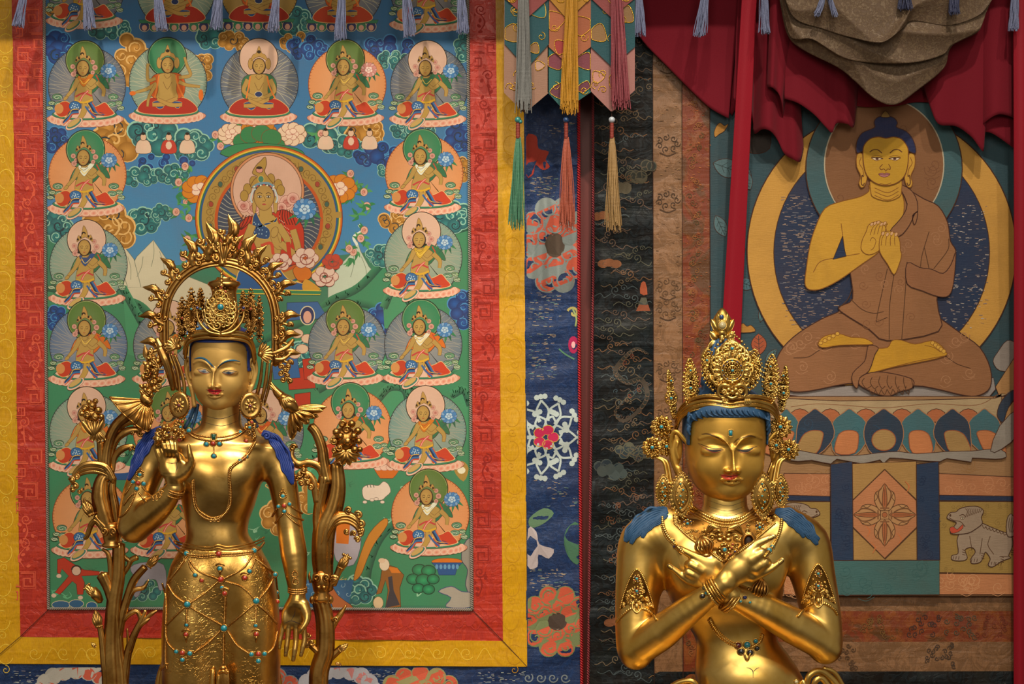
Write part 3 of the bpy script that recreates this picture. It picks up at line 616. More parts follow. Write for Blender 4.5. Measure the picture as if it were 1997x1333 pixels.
figs = [(167, -25, tara, dict(H=PINK, A=BLUEA, shawl='#c8561c')), (342, -18, sitting, dict(H=GREEN, A=TEA, throne=True)), (505, -20, sitting, dict(H=GREEN, A='#a3813c', AR=None, throne=True)),
        (668, -18, sitting, dict(H=GREEN, A=BLUEA, throne=True, robe='#b23a20')), (836, -18, tara, dict(H=GREEN, A=BLUEA)),
        (169, 166, tara, dict(H=OLIVE, A=BLUEA)), (327, 160, sitting, dict(H=GREEN, A=TEA, arms=6)), (505, 162, sitting, dict(H=PINK, A=BLUEA, shawl='#246b48')),
        (676, 164, tara, dict(H=OLIVE, A=ORA, AR=None, flow='pink', top='#b08d48')), (836, 166, tara, dict(H=PINK, A=BLUEA, top='#246b48')),
        (170, 340, tara, dict(H=GREEN, A=ORA, AR=None, top='#dfe0c8')), (826, 338, tara, dict(H=GREEN, A=ORA, AR=None, top='#dfe0c8')),
        (172, 515, tara, dict(H=PINK, A=TEA, top='#1d4a80')), (824, 500, tara, dict(H=PINK, A=TEA, top='#c8a030')),
        (172, 672, tara, dict(H=OLIVE, A='#54708e', shawl='#c8661c', top='#b08d48')), (676, 670, tara, dict(H=OLIVE, A='#64747e', top='#b08d48')), (824, 670, tara, dict(H=GREEN, A='#64747e', shawl='#cf6a20', top='#e0d8b8')),
        (172, 840, tara, dict(H=PINK, A=TEA, shawl='#cf6a20')), (686, 832, tara, dict(H=GREEN, A=ORA, AR=None)), (832, 838, tara, dict(H=PINK, A='#6f8f86')),
        (178, 1005, tara, dict(H=GREEN, A=ORA, AR=None, top='#b08d48')), (838, 1000, tara, dict(H=OLIVE, A=ORA, AR=None, top='#dfe0c8')),
        (335, 672, tara, dict(H=PINK, A='#64747e')), (335, 838, tara, dict(H=OLIVE, A=ORA, AR=None)), (515, 842, tara, dict(H=PINK, A=BLUEA, top='#c8561c')),
        (332, 1005, tara, dict(H=PINK, A=ORA, AR=None, top='#c8a030'))]
for cx, cy, fn, kw in figs: figure(cx, cy, fn, 1.0, **kw)
# the large central figure
def central(P):
    def z(pts): return [(380 + u / 4.166, 280 + v / 4.166) for u, v in pts]
    P.ell(525, 425, 143, 140, '#a3813c', n=60, line='#7a2c10', lw=2)
    for r, c in ((141, '#c8661c'), (138, '#d8b038'), (135, '#2a6a48'), (132.5, '#1f4f80')): P.stroke(ellipse(525, 425, r, r - 3, n=70), 3, c)
    P.ell(525, 428, 129, 126, '#a3813c', n=60)
    for k in range(34):
        a = math.radians(150 + k * 240 / 33); x, y = 525 + 116 * math.cos(a), 425 + 113 * math.sin(a)
        P.stroke(spiral(x, y, 9, 1.4, k * 70), .9, '#6a4a1c')
        if k % 3 == 0: P.ell(x, y, 4.5, 5.5, '#3a5a4c' if k % 2 else '#9a3c2c', n=10, line='#5a3c18', lw=.8)
    P.ell(525, 430, 103, 102, '#3c4658', n=50, line='#b8501c', lw=6)
    for k in range(50):
        a = math.radians(140 + k * 260 / 49); P.stroke([(525 + 103 * f * math.cos(a + .1 * math.sin(6 * f)), 430 + 102 * f * math.sin(a + .1 * math.sin(6 * f))) for f in (.5, .65, .8, .96)], 1.1, '#a8a490', 3, step=False)
    P.ell(522, 372, 72, 74, '#c8865c', n=50, line='#5a2c18', lw=1.2); P.ell(522, 372, 67, 69, '#cfa48c', n=50, line='#4a2c1c', lw=1)
    for x, y, r in ((495, 405, 14), (476, 402, 12), (560, 395, 14), (572, 388, 12), (550, 405, 10)):
        P.ell(x, y, r, r, '#dcb09c', c2='#b05a50', n=14, line='#8a3c34', lw=.8); P.stroke(spiral(x, y, r * .7, 1.1, 30), 1, '#8a3c34')
    P.fill(z([(500, 590), (420, 600), (350, 700), (340, 900), (420, 1000), (640, 1000), (860, 960), (890, 760), (860, 640), (740, 540), (640, 560)]), '#b5301c', 4, line='#4a1410', lw=1.3)
    for k in range(6): P.stroke(z([(700 + k * 18, 540), (690 + k * 22, 600), (710 + k * 22, 660)]), 1.6, '#4a1410', 5)
    for k in range(4): P.stroke(z([(470 - k * 24, 580), (450 - k * 26, 640), (380 - k * 4, 700)]), 1.6, '#4a1410', 5)
    for k in range(26): P.ell(*z([(690 + (k * 37) % 160, 590 + (k * 53) % 220)])[0], 1, 1, '#e0b090', n=6)
    P.fill(z([(480, 640), (470, 760), (520, 900), (500, 1020), (660, 1020), (700, 880), (700, 700), (640, 580), (520, 580)]), SKIN, 4, line=SKL, lw=1)
    P.fill(z([(475, 600), (470, 700), (500, 760), (600, 775), (610, 700), (560, 660), (600, 640), (660, 640), (670, 600), (620, 650), (560, 660), (520, 600), (500, 560)]), '#1b4470', 3, line='#c8a048', lw=1)
    for k in range(14): P.ell(*z([(485 + (k * 31) % 120, 640 + (k * 47) % 110)])[0], 1.1, 1.1, '#a8c8d0', n=6)
    def lm(pts, w): limb(Paint8, z(pts), w)
    for pts, w in (([(680, 660), (760, 800), (680, 830), (640, 740)], 13), ([(800, 700), (840, 850), (820, 900), (700, 810)], 12), ([(470, 660), (420, 800), (440, 900)], 14)):
        Q = smooth_open(z(pts), 5); P.stroke(Q, w + 1.6, SKL); P.stroke(Q, w, SKIN)
    P.ell(*z([(650, 720)])[0], 7, 11, SKIN, 20, line=SKL, lw=1)
    P.stroke(z([(540, 830), (620, 810), (640, 900)]), 6, '#c0452c', 5); P.stroke(z([(760, 800), (770, 900), (780, 950)]), 8, '#b5301c', 5)
    P.fill(z([(380, 1000), (520, 960), (660, 980), (760, 1100), (900, 1140), (1020, 1180), (900, 1210), (500, 1220), (340, 1180)]), '#235488', 3, line='#d8b060', lw=1.5)
    P.fill(z([(800, 1020), (880, 980), (950, 1040), (930, 1100), (840, 1110)]), '#c86a1c', 4, line='#5a2c10', lw=1); P.fill(z([(900, 1100), (1000, 1160), (1010, 1190), (880, 1190)]), '#c89030', 3)
    for (x, y), r, c in ((z([(900, 930)])[0], 26, '#d8b8a4'), (z([(1060, 1080)])[0], 26, '#d8b8a4'), (z([(1120, 960)])[0], 20, '#b5402c'), (z([(700, 960)])[0], 22, '#d8b8a4'), (z([(430, 930)])[0], 20, '#d8b8a4')):
        for k in range(6): P.ell(x + r * .6 * math.cos(k * 1.05), y + r * .45 * math.sin(k * 1.05), r * .42, r * .36, c, n=12, line='#8a4038', lw=1)
        P.stroke(spiral(x, y, r * .6, 1.2, 0), 2, '#8a4038')
    P.fill(z([(340, 1180), (1030, 1195), (1020, 1225), (340, 1215)]), '#2a7a50', line='#d8b838', lw=1.5)
    tfP = Paint(P.fr, P.q, grid=P.g, tf=lambda p: np.column_stack([595 + (p[:, 0] - 752) / 3.8, 408 + (p[:, 1] - 430) / 3.8])); flowr(tfP, 752, 430, 82, 'blue'); P.V += tfP.V; P.C += tfP.C; P.F += [tuple(i + P.n for i in f) for f in tfP.F]; P.n += tfP.n; P.q = tfP.q
    # head and crown
    P.stroke(z([(575, 520), (580, 590)]), 26, SKL); P.stroke(z([(575, 520), (580, 595)]), 24, SKIN)
    for x in (486, 658): P.ell(*z([(x, 500)])[0], 4, 17, SKIN, line=SKL, lw=1)
    for x, y in ((430, 370), (480, 310), (405, 425), (620, 290), (680, 335), (700, 380)): P.ell(*z([(x, y)])[0], 8, 11, '#a8843c', n=12, line='#5a3c18', lw=1)
    P.fill(z([(465, 360), (480, 300), (510, 270), (470, 240), (500, 180), (540, 140), (575, 110), (585, 170), (570, 230), (610, 290), (630, 340)]), '#a8843c', 4, line='#5a3c18', lw=1.2)
    P.ell(*z([(528, 215)])[0], 7, 6, '#d08a7a', n=12, line='#3a1c14', lw=1); P.ell(*z([(526, 198)])[0], 6, 3, '#1c1410', n=10)
    P.ell(*z([(540, 290)])[0], 6, 7, '#3a7a60', n=12, line='#c8a048', lw=1.5)
    c = z([(565, 440)])[0]
    P.ell(c[0], c[1] - 3, 21, 25, '#20344c', n=24)
    P.grad(np.array([(c[0] + 20 * math.cos(a) * (1 - .15 * max(0, math.sin(a))), c[1] + 25 * math.sin(a)) for a in np.linspace(0, 2 * math.pi, 28, endpoint=False)]), '#a98342', '#b8934c', line=SKL, lw=1)
    for sx in (-1, 1):
        x = c[0] + sx * 8.5
        P.stroke([(x - 5, c[1] - 7), (x, c[1] - 10), (x + 5, c[1] - 7)], 1.2, '#3a2418', 4); P.ell(x, c[1] - 2, 4.6, 2.2, '#d8c8a8', n=12, line='#2c1810', lw=.9); P.ell(x, c[1] - 2, 1.7, 1.8, '#241a18', n=8)
        P.stroke(smooth_open([(c[0] + sx * 16, c[1] - 17), (c[0] + sx * 21, c[1] - 14), (c[0] + sx * 26, c[1] + 1), (c[0] + sx * 23, c[1] + 10)], 3), 3, '#b8c4c0')
    P.stroke([(c[0] - 1, c[1] - 4), (c[0] + 3, c[1] + 6), (c[0] - 3, c[1] + 7)], 1, SKL, 4); P.ell(c[0], c[1] + 13, 4.2, 1.8, '#a8443a', n=10)
    P.stroke([(c[0] - 22, c[1] - 20), (c[0] - 10, c[1] - 27), (c[0] + 8, c[1] - 28), (c[0] + 20, c[1] - 21)], 4.5, '#6a90a0', 4)
    for k in range(7): P.ell(c[0] - 19 + k * 6.3, c[1] - 25 + abs(k - 3) * 1.3, 1.8, 1.8, '#b8443c' if k % 2 else '#d8d8c0', n=8)
Paint8 = None
P = Paint(FW, Q0, grid=GRID); central(P); P.build('painted_deity', M['paint'], TL, label='large seated central deity in red shawl before round halo')

# woven figures on the brocades of the left hanging
def meander(P, x, y, s, c, w, mir=1):
    pts = [(0, 0), (4, 0), (4, 4), (1, 4), (1, 1.6), (2.8, 1.6), (2.8, 2.8)]
    P.stroke([(x + mir * a * s, y + b * s) for a, b in pts], w, c)
def woven(P, spec):
    R = random.Random(9)
    for x0, x1, y0, y1, c, lo in spec:
        y = y0
        while y < y1:
            x = R.uniform(x0, x1)
            k = R.random()
            if k < .5:
                for j in range(2): meander(P, x - 8, y + j * 26, 6.4, c, 3.0, 1 - 2 * j); meander(P, x - 12, y + j * 26 - 3, 8.2, c, 1.4, 1 - 2 * j)
            else:
                P.stroke(spiral(x, y, 11, 1.5, R.uniform(0, 360)), 2.2, c); P.stroke([(x, y + 8), (x + R.uniform(-14, 14), y + 26), (x + R.uniform(-8, 8), y + 46)], [1, 3.4, 1], c, 5)
                for j in range(4): P.ell(x + R.uniform(-14, 14), y + 10 + j * 11, 4.5, 3, c, R.uniform(0, 180), n=10)
            y += R.uniform(44, 70)
P = Paint(FW, 8.35, hfun=hr, tf=lambda p: np.column_stack([np.where(p[:, 1] > 1186, p[:, 0], np.where(p[:, 0] < 500, np.clip(p[:, 0], 33, 86), np.clip(p[:, 0], 925, 966))), p[:, 1]]))
woven(P, [(48, 74, 20, 1150, '#d0553a', 0), (934, 954, 20, 1160, '#86190f', 0)])
for x in range(150, 900, 62): P.stroke(spiral(x, 1214, 13, 1.5, x), 2.4, '#a52c22'); P.ell(x + 24, 1208, 8, 13, '#a52c22', 30, n=12); P.stroke([(x + 10, 1200), (x + 34, 1226), (x + 50, 1200)], [1, 3, 1], '#a52c22', 5)
P.build('woven_motif', M['embroider'], TL, kind='stuff')
P = Paint(FW, 7.35, hfun=hy)
for k in range(20):
    for xx in (10, 1000):
        y = k * 66 + 20; x = xx + (k * 7) % 9 - 4; P.stroke(ellipse(x, y, 15, 19, n=30, a0=20 * k, a1=20 * k + 290), 1.3, '#e3bd3a' if xx < 500 else '#b98404'); P.stroke(spiral(x, y + 30, 9, 1.2, k * 33), 1.1, '#e3bd3a' if xx < 500 else '#b98404')
for k in range(16): P.stroke(spiral(70 + k * 56, 1272, 14, 1.3, k * 50), 1.3, '#e0b838'); P.stroke([(90 + k * 56, 1284), (105 + k * 56, 1262), (120 + k * 56, 1282)], 1.1, '#e0b838', 5)
P.build('woven_motif', M['embroider'], TL, kind='stuff')
def scroll_flower(P, cx, cy, rx, ry, body, edge, seed, core='#3a3430', clip=None, n=10):
    R = random.Random(seed)
    def dash(x, y, r, a0, turns, ccw):
        P.stroke(spiral(x, y, r * 1.25, turns, a0, 18, .1, ccw), r * .22, edge); 
    for ps in (0, 1):
     for ring, (f, m, s_) in enumerate(((.80, n, .29), (.42, max(5, n - 4), .28))):
        L_ = [(cx + rx * f * math.cos(2 * math.pi * (k + .5 * ring) / m), cy + ry * f * math.sin(2 * math.pi * (k + .5 * ring) / m), (rx + ry) / 2 * s_) for k in range(m)]
        if ps == 0:
            for x, y, r in L_: P.ell(x, y, r, r, edge, n=16)
            continue
        for k, (x, y, r) in enumerate(L_): P.ell(x, y, r * .9, r * .9, body, n=16)
        for k, (x, y, r) in enumerate(L_):
            dash(x + r * .1, y, r * .62, R.uniform(0, 360), 1.25, 1 if k % 2 else -1)
    if core: P.ell(cx, cy, rx * .30, ry * .26, core, n=18)
    for k in range(9): P.stroke(spiral(cx + R.uniform(-.2, .2) * rx, cy + R.uniform(-.18, .18) * ry, rx * .08, 1, k * 40), 1, '#8a7a66')
def snow_flower(P, cx, cy, r, c, core):
    for ring, m, f in ((0, 11, .82), (1, 8, .5)):
        for k in range(m):
            a = 2 * math.pi * (k + .5 * ring) / m
            for s_ in (-1, 1):
                tip = np.array([cx + r * f * math.cos(a), cy + r * 1.2 * f * math.sin(a)]); bs = np.array([cx + r * f * .45 * math.cos(a + s_ * .22), cy + r * 1.2 * f * .45 * math.sin(a + s_ * .22)])
                mid = (tip + bs) / 2 + np.array([math.cos(a + s_ * 1.57), math.sin(a + s_ * 1.57)]) * r * .12
                P.stroke([bs, mid, tip], r * .055, c, 5)
            for j in (-1, 0, 1): P.ell(cx + r * (f + .08) * math.cos(a + j * .12), cy + r * 1.2 * (f + .08) * math.sin(a + j * .12), r * .075, r * .075, c, n=8)
    for k in range(5):
        a = 2 * math.pi * k / 5; P.ell(cx + r * .2 * math.cos(a), cy + r * .2 * math.sin(a), r * .15, r * .13, core, n=12, line='#b8a040', lw=1.4)
def wear(P, x0, x1, y0, y1, n, c, seed=0, vert=False, L=9):
    R = random.Random(seed)
    for k in range(n):
        x, y = R.uniform(x0, x1), R.uniform(y0, y1); l = R.uniform(3, L)
        P.stroke([(x, y), (x + l, y + R.uniform(-1, 1))] if not vert else [(x, y), (x + R.uniform(-1, 1), y + l)], R.uniform(.6, 1.5), c if not isinstance(c, tuple) else R.choice(c), step=False)
P = Paint(FW, 6.4, hfun=hn, tf=lambda p: np.column_stack([np.clip(p[:, 0], 1027 + (p[:, 1] - 600) * .003, 1127 + np.maximum(0, p[:, 1] - 600) * .009), p[:, 1]]))
CO, GR = '#b5503a', '#79827f'
P.fill([(1024, 268), (1046, 266), (1050, 290), (1070, 296), (1064, 312), (1072, 326), (1058, 332), (1044, 322), (1040, 340), (1026, 342)], '#9c3022', 3)
scroll_flower(P, 1082, 478, 66, 92, CO, GR, 1, '#4a3c30')
snow_flower(P, 1064, 852, 74, '#a8b4b0', '#b01c48')
scroll_flower(P, 1086, 1210, 66, 66, '#bc5238', '#6f7a50', 2, '#42342c')
P.fill([(1030, 1030), (1046, 1036), (1052, 1060), (1080, 1070), (1070, 1088), (1050, 1080), (1048, 1104), (1028, 1102)], '#a89c9c', 3)
P.fill([(1105, 1030), (1128, 1020), (1130, 1095), (1112, 1090), (1100, 1060)], '#3f6a50', 3); P.fill([(1032, 1010), (1060, 990), (1080, 1000), (1060, 1020), (1036, 1028)], '#5a7a5c', 3)
P.ell(1118, 672, 10, 17, '#a0164a', n=14); P.ell(1118, 672, 4, 7, '#d8a0a0', n=8); P.stroke([(1120, 700), (1102, 690), (1090, 680)], 3, '#4f7a5c', 5)
P.stroke(spiral(1118, 610, 12, 1, 200), 4.5, '#a89a58'); P.stroke([(1116, 600), (1124, 620), (1122, 636)], 3.5, '#8a9a60', 4)
for x0, x1, y0, y1, n in ((1028, 1080, 345, 385, 60), (1060, 1120, 240, 262, 14), (1030, 1090, 570, 640, 60), (1030, 1080, 650, 740, 80), (1030, 1100, 1108, 1145, 50), (1040, 1120, 930, 990, 30), (1030, 1128, 1140, 1160, 14)):
    wear(P, x0, x1, y0, y1, n, ('#8a8478', '#5f7a74', '#99806a'), int(y0))
# lower navy band
P.tf = lambda p: np.column_stack([p[:, 0], np.maximum(p[:, 1], 1300)])
for k, (x, w, c, e) in enumerate(((90, 0, '#b5503a', '#a8a49a'), (470, 0, CO, GR), (780, 0, '#bc5238', '#8a8456'), (600, 0, '#c07a78', '#a8a8b0'))):
    if k in (0, 3):
        for j in range(9):
            a = math.pi * (j + .5) / 9; P.ell(x + 60 + 70 * math.cos(a), 1352 - 46 * math.sin(a), 17, 17, e, n=14); P.ell(x + 60 + 70 * math.cos(a), 1354 - 44 * math.sin(a), 12, 12, c, n=14)
    else: scroll_flower(P, x + 40, 1352, 80, 48, c, e, k + 5, n=12)
for x in (20, 300, 680, 930): wear(P, x, x + 90, 1305, 1400, 130, ('#9a94a0', '#a8b0a8', '#7f8a90'), x)
for x in range(1030, 1120, 24): P.stroke(spiral(x, 1320, 10, 1.3, x), 2.4, '#6f7a80')
P.build('woven_motif', M['embroider'], TL, kind='stuff', label='coral and grey woven flowers on navy silk')
# ---------------------------------------------------------------- right hanging: silk applique
TR = empty('applique_hanging', FW(np.array([[1570., 1560., 0.]]))[0], 'silk applique hanging of a seated yellow figure, bordered in black and orange brocade', 'wall hanging')
hd = ripple(5, 5.0, .02, .055); ht = ripple(6, 1.3); h0 = ripple(7, .9, .01, .02)
strip('black_border', M['dark'], [(1156, yT), (1272, yT), (1276, yB), (1147, yB)], TR, q=7, nx=14, ny=150, h=hd)
strip('tan_border', M['tan'], [(1272, yT), (1329, yT), (1332, yB), (1276, yB)], TR, q=6, nx=6, ny=110, h=ht)
strip('orange_border', M['orange'], [(1329, yT), (1383, yT), (1386, yB), (1332, yB)], TR, q=6, nx=6, ny=110, h=ht)
cord('faded_red_cord', [(1155, yT), (1157, 500), (1152, 900), (1146, 1400)], 2.8, M['cord_pink'], TR, q=10, pitch=5)
cord('seam', [(1272, yT), (1276, yB)], .7, M['thread'], TR, q=8, pitch=3); cord('seam', [(1329, yT), (1332, yB)], .7, M['thread'], TR, q=8, pitch=3); cord('seam', [(1383, yT), (1386, yB)], .8, M['thread'], TR, q=8, pitch=3)
def z7(pts): return [(1440 + u / 2.2208, 200 + v / 2.2208) for u, v in pts]
def z8(pts): return [(1500 + u / 2.2477, 740 + v / 2.2477) for u, v in pts]
AG = np.full((400, 300), 5.0)
def piece(name, pts, col, q=None, sm=0, th=.55, line='#3c1d10', lw=1.6, mat='applique', detail=None, label=None, pad=1.2):
    """one cut piece of silk, its edge turned and corded"""
    P0 = smooth_closed(pts, sm) if sm else np.asarray(pts, float)
    lo = np.clip(((P0.min(0) + 400) // 8).astype(int), 0, [399, 299]); hi = np.clip(((P0.max(0) + 400) // 8).astype(int) + 1, 1, [400, 300])
    G = AG[lo[0]:hi[0], lo[1]:hi[1]]; zb = float(G.max()); zt = zb + th; G[:] = np.maximum(G, zt)
    n = len(P0); c = P0.mean(0); In = P0 + (c - P0) / (np.hypot(*(c - P0).T)[:, None] + 1e-6) * .8
    V = np.vstack([np.column_stack([P0, np.full(n, 5.0)]), np.column_stack([P0, np.full(n, zt - .25)]), np.column_stack([In, np.full(n, zt)])])
    Fc = [tuple(range(2 * n, 3 * n))] + [(i, (i + 1) % n, n + (i + 1) % n, n + i) for i in range(n)] + [(n + i, n + (i + 1) % n, 2 * n + (i + 1) % n, 2 * n + i) for i in range(n)]
    o = mesh_obj(name, FW(V), Fc, M[mat], TR, np.tile(lin(col), (3 * n, 1)), label=label)
    d = Paint(FW, zt + .05); d.g[:] = zt + .05
    if line: d.stroke(np.vstack([P0, P0[:1]]), lw, line)
    if detail: detail(d)
    if d.V:
        e = mesh_obj('stitched_line', FW(np.vstack(d.V)), d.F, M['embroider'], TR, np.vstack(d.C)); e.parent = o
        G[:] = np.maximum(G, zt + .08 + .004 * len(d.V))
    return o
BR, GLD, TEAL, NVY, SK, RST = '#4a2c14', '#bb8a3c', '#35585e', '#152a48', '#c08f2c', '#8a5c3a'
# ground of the picture
piece('silk_ground', [(1383, -60), (1990, -60), (1990, 780), (1385, 780)], '#26434c', th=.3)
def swirls(c, seed, x0, x1, y0, y1, n, r=(8, 16), w=1.2):
    def f(d):
        R = random.Random(seed)
        for _ in range(n):
            x, y, rr = R.uniform(x0, x1), R.uniform(y0, y1), R.uniform(*r); d.stroke(spiral(x, y, rr, 1.3, R.uniform(0, 360), ccw=R.choice((-1, 1))), w, c)
            d.stroke([(x - rr, y + rr), (x, y + rr * 1.3), (x + rr, y + rr * .8)], w * .8, c, 4)
    return f
def leaf(x, y, L, W, ang, col, label=None, veins=True):
    t = np.linspace(0, 1, 9); a = math.radians(ang); w = W * np.sin(math.pi * t) ** .8
    up = np.column_stack([t * L, w]); dn = np.column_stack([t[::-1] * L, -w[::-1]]); P0 = np.vstack([up, dn[1:-1]])
    R_ = np.array([[math.cos(a), math.sin(a)], [-math.sin(a), math.cos(a)]]); Q = P0 @ R_ + (x, y)
    def det(d):
        if veins:
            d.stroke([(x, y), (x + L * .9 * math.cos(a), y + L * .9 * math.sin(a))], 1, '#1c2a2a')
            for f in (.3, .5, .7):
                for s_ in (-1, 1): d.stroke([(x + L * f * math.cos(a), y + L * f * math.sin(a)), (x + L * (f + .15) * math.cos(a) - s_ * W * .6 * math.sin(a), y + L * (f + .15) * math.sin(a) + s_ * W * .6 * math.cos(a))], .8, '#1c2a2a')
    piece('silk_leaf', Q, col, th=.4, lw=1, detail=det, label=label)
for L in ((1390, 318, 60, 18, 20, '#4a6a70'), (1440, 372, 50, 16, -70, '#3d5f68'), (1395, 420, 46, 12, 65, '#4a6a70'), (1432, 470, 34, 12, 60, '#3d5f68'), (1438, 548, 34, 12, 20, '#3d5f68'), (1440, 330, 46, 14, 60, '#4a6a70'),
          (1482, 628, 38, 7, -78, '#46686c'), (1480, 692, 42, 15, -92, '#9c4a2c'), (1492, 706, 34, 7, -50, '#46686c'), (1486, 730, 30, 6, 75, '#46686c')): leaf(*L)
piece('silk_cloud', [(1440, 638), (1448, 630), (1456, 636), (1464, 634), (1472, 646), (1440, 648)], '#a8742c', sm=3, lw=1.2)
piece('silk_leaf', [(1398, 244), (1405, 240), (1412, 246), (1420, 242), (1412, 256), (1402, 262), (1394, 268), (1392, 258)], '#a8742c', sm=2, lw=1)
piece('silk_cloud', [(1450, 240), (1480, 230), (1500, 250), (1500, 290), (1470, 300), (1448, 284)], '#2a2422', sm=3, lw=1.2)
piece('silk_cloud', z7([(1120, 1080), (1160, 1030), (1200, 1050), (1200, 1150), (1130, 1160), (1100, 1120)]), '#8a8078', sm=3, lw=1.2)
piece('silk_corner', z7([(1110, 1230), (1200, 1090), (1240, 1090), (1240, 1340), (1150, 1330)]), '#a67a4a', lw=1.2)
# body halo: gold ring, navy field
piece('golden_halo', ellipse(1718, 490, 262, 272, n=80), GLD, lw=2.2, th=.7, label='wide golden silk ring behind the seated figure')
def navy_wear(d): wear(d, 1520, 1640, 380, 600, 420, ('#8a7468', '#97806f', '#6a6a70'), 3, L=12); wear(d, 1830, 1920, 400, 640, 200, ('#b0a498', '#8a7468'), 4, L=8); wear(d, 1530, 1640, 600, 640, 60, ('#8a7468',), 5)
piece('navy_field', ellipse(1718, 492, 210, 222, n=70), NVY, lw=1.6, detail=navy_wear, mat='applique', label='worn navy silk field with loose pale threads')
# head halo
piece('teal_halo', ellipse(1722, 330, 152, 160, n=60), TEAL, lw=2)
piece('brown_halo', ellipse(1722, 322, 116, 128, n=60), '#7c5232', line='#a79b84', lw=2.4, detail=swirls('#6a4228', 12, 1630, 1820, 230, 420, 12))
# pedestal under the figure
piece('grey_seat', z7([(190, 1240), (1100, 1190), (1110, 1240), (1080, 1275), (900, 1285), (300, 1275), (210, 1265)]) , '#8c8480', lw=1.6)
# robe and legs
SW = lambda c, s, a: swirls(c, s, *a)
def legs_d(d):
    z = lambda p: z7(p)
    d.stroke(z([(430, 912), (500, 915), (545, 940), (578, 964)]), 1.6, BR, 6)
    d.stroke(z([(235, 1105), (300, 1100), (370, 1060), (480, 1045), (560, 1045)]), 1.6, BR, 6)
    d.stroke(z([(1000, 1150), (940, 1130), (890, 1095)]), 1.6, BR, 6)
    for k in range(16):
        R = random.Random(k); x, y = z([(R.choice([R.uniform(190, 520), R.uniform(700, 1060)]), R.uniform(1000, 1220))])[0]; d.stroke(spiral(x, y, 11, 1.4, R.uniform(0, 360)), 1.3, '#a07250'); d.stroke([(x - 14, y + 8), (x - 4, y + 14), (x + 10, y + 8)], 1.1, '#a07250', 4)
piece('robed_legs', z7([(440, 880), (600, 900), (850, 920), (870, 935), (960, 1000), (1040, 1060), (1085, 1150), (1085, 1230), (1040, 1265), (980, 1268), (860, 1240), (760, 1225), (640, 1245), (540, 1225), (470, 1215), (300, 1248), (215, 1245), (170, 1200), (158, 1130), (190, 1060), (260, 995), (360, 935), (430, 905)]), RST, sm=3, lw=2, detail=legs_d, label='brown brocade robe over crossed legs')
def torso_d(d):
    z = z7
    for p in ([(640, 720), (600, 900), (592, 950)], [(592, 950), (640, 930)], [(668, 745), (650, 880), (648, 1025)], [(725, 690), (715, 850), (702, 1025)], [(820, 560), (790, 660), (783, 712)], [(800, 630), (820, 720)],
              [(870, 745), (895, 780), (895, 830)], [(905, 590), (900, 640), (840, 720)], [(480, 850), (530, 895), (580, 912), (625, 905)], [(490, 800), (470, 850), (430, 890)]): d.stroke(z(p), 1.5, BR, 6)
    for k in range(18):
        R = random.Random(k + 50); x, y = z([(R.uniform(520, 880), R.uniform(520, 980))])[0]; d.stroke(spiral(x, y, 10, 1.4, R.uniform(0, 360)), 1.2, '#7a4e30' if k % 2 else '#9c6e4c')
piece('brown_robe', z7([(700, 370), (740, 385), (800, 420), (860, 450), (900, 520), (912, 600), (935, 640), (930, 700), (920, 800), (895, 840), (855, 840), (860, 900), (860, 990), (640, 1030), (560, 980), (440, 905), (440, 880), (490, 850), (480, 740), (470, 690), (530, 655), (600, 640), (650, 560), (700, 500), (712, 430)]), '#8d5f3c', sm=3, lw=2, detail=torso_d, label='brown brocade robe leaving one shoulder bare')
def chest_d(d):
    z = z7
    for p in ([(440, 525), (446, 570), (455, 640)], [(320, 735), (350, 690), (420, 672), (520, 655)], [(575, 375), (640, 402), (690, 380)], [(578, 392), (635, 418), (695, 398)], [(585, 362), (640, 384), (690, 365)]): d.stroke(z(p), 1.4, '#7a4a14', 6)
piece('bare_chest', z7([(570, 350), (560, 385), (520, 410), (440, 430), (370, 460), (330, 540), (305, 620), (290, 720), (284, 780), (295, 805), (320, 812), (360, 805), (430, 770), (530, 700), (600, 650), (640, 600), (700, 520), (712, 430), (690, 370), (688, 340)]), SK, sm=3, lw=1.8, line='#7a4a14', detail=chest_d, label='yellow silk chest and bare right arm')
piece('navy_gap', z7([(446, 580), (455, 640), (462, 665), (405, 680)]), NVY, lw=1.4)
piece('robe_fold', z7([(690, 360), (740, 380), (768, 430), (768, 500), (755, 530), (748, 490), (770, 475), (760, 480), (730, 540), (690, 580), (650, 560), (700, 500), (725, 440)]), '#8d5f3c', sm=3, lw=1.6)
piece('robe_sleeve', z7([(725, 695), (780, 715), (830, 722), (880, 740), (915, 700), (935, 650), (925, 780), (905, 835), (860, 840), (790, 815), (725, 785)]), '#8a5a3a', sm=3, lw=1.6)
def hand_d(d):
    z = z7
    for k in range(5): d.stroke(z([(565 + k * 16, 575 - k * 2), (575 + k * 15, 545 - k * 3), (590 + k * 13, 525)]), 1.2, '#7a4a14', 5); x, y = z([(572 + k * 14, 528 - (k % 3) * 4)])[0]; d.ell(x, y, 2.6, 4, '#c89a6c', 40, line='#7a4a14', lw=.8)
    d.stroke(z([(565, 600), (575, 585), (590, 600), (580, 630), (568, 640)]), 1.2, '#7a4a14', 5)
piece('right_hand', z7([(528, 640), (530, 600), (548, 560), (560, 530), (600, 515), (625, 530), (635, 560), (620, 600), (605, 640), (560, 660)]), '#c4932f', sm=3, lw=1.4, line='#7a4a14', detail=hand_d)
def hand_e(d):
    z = z7
    for k in range(4): d.stroke(z([(612 + k * 20, 620), (616 + k * 18, 590), (626 + k * 16, 572)]), 1.2, '#7a4a14', 5); x, y = z([(620 + k * 19, 568 + (k % 2) * 4)])[0]; d.ell(x, y, 2.8, 4.2, '#c89a6c', 30, line='#7a4a14', lw=.8)
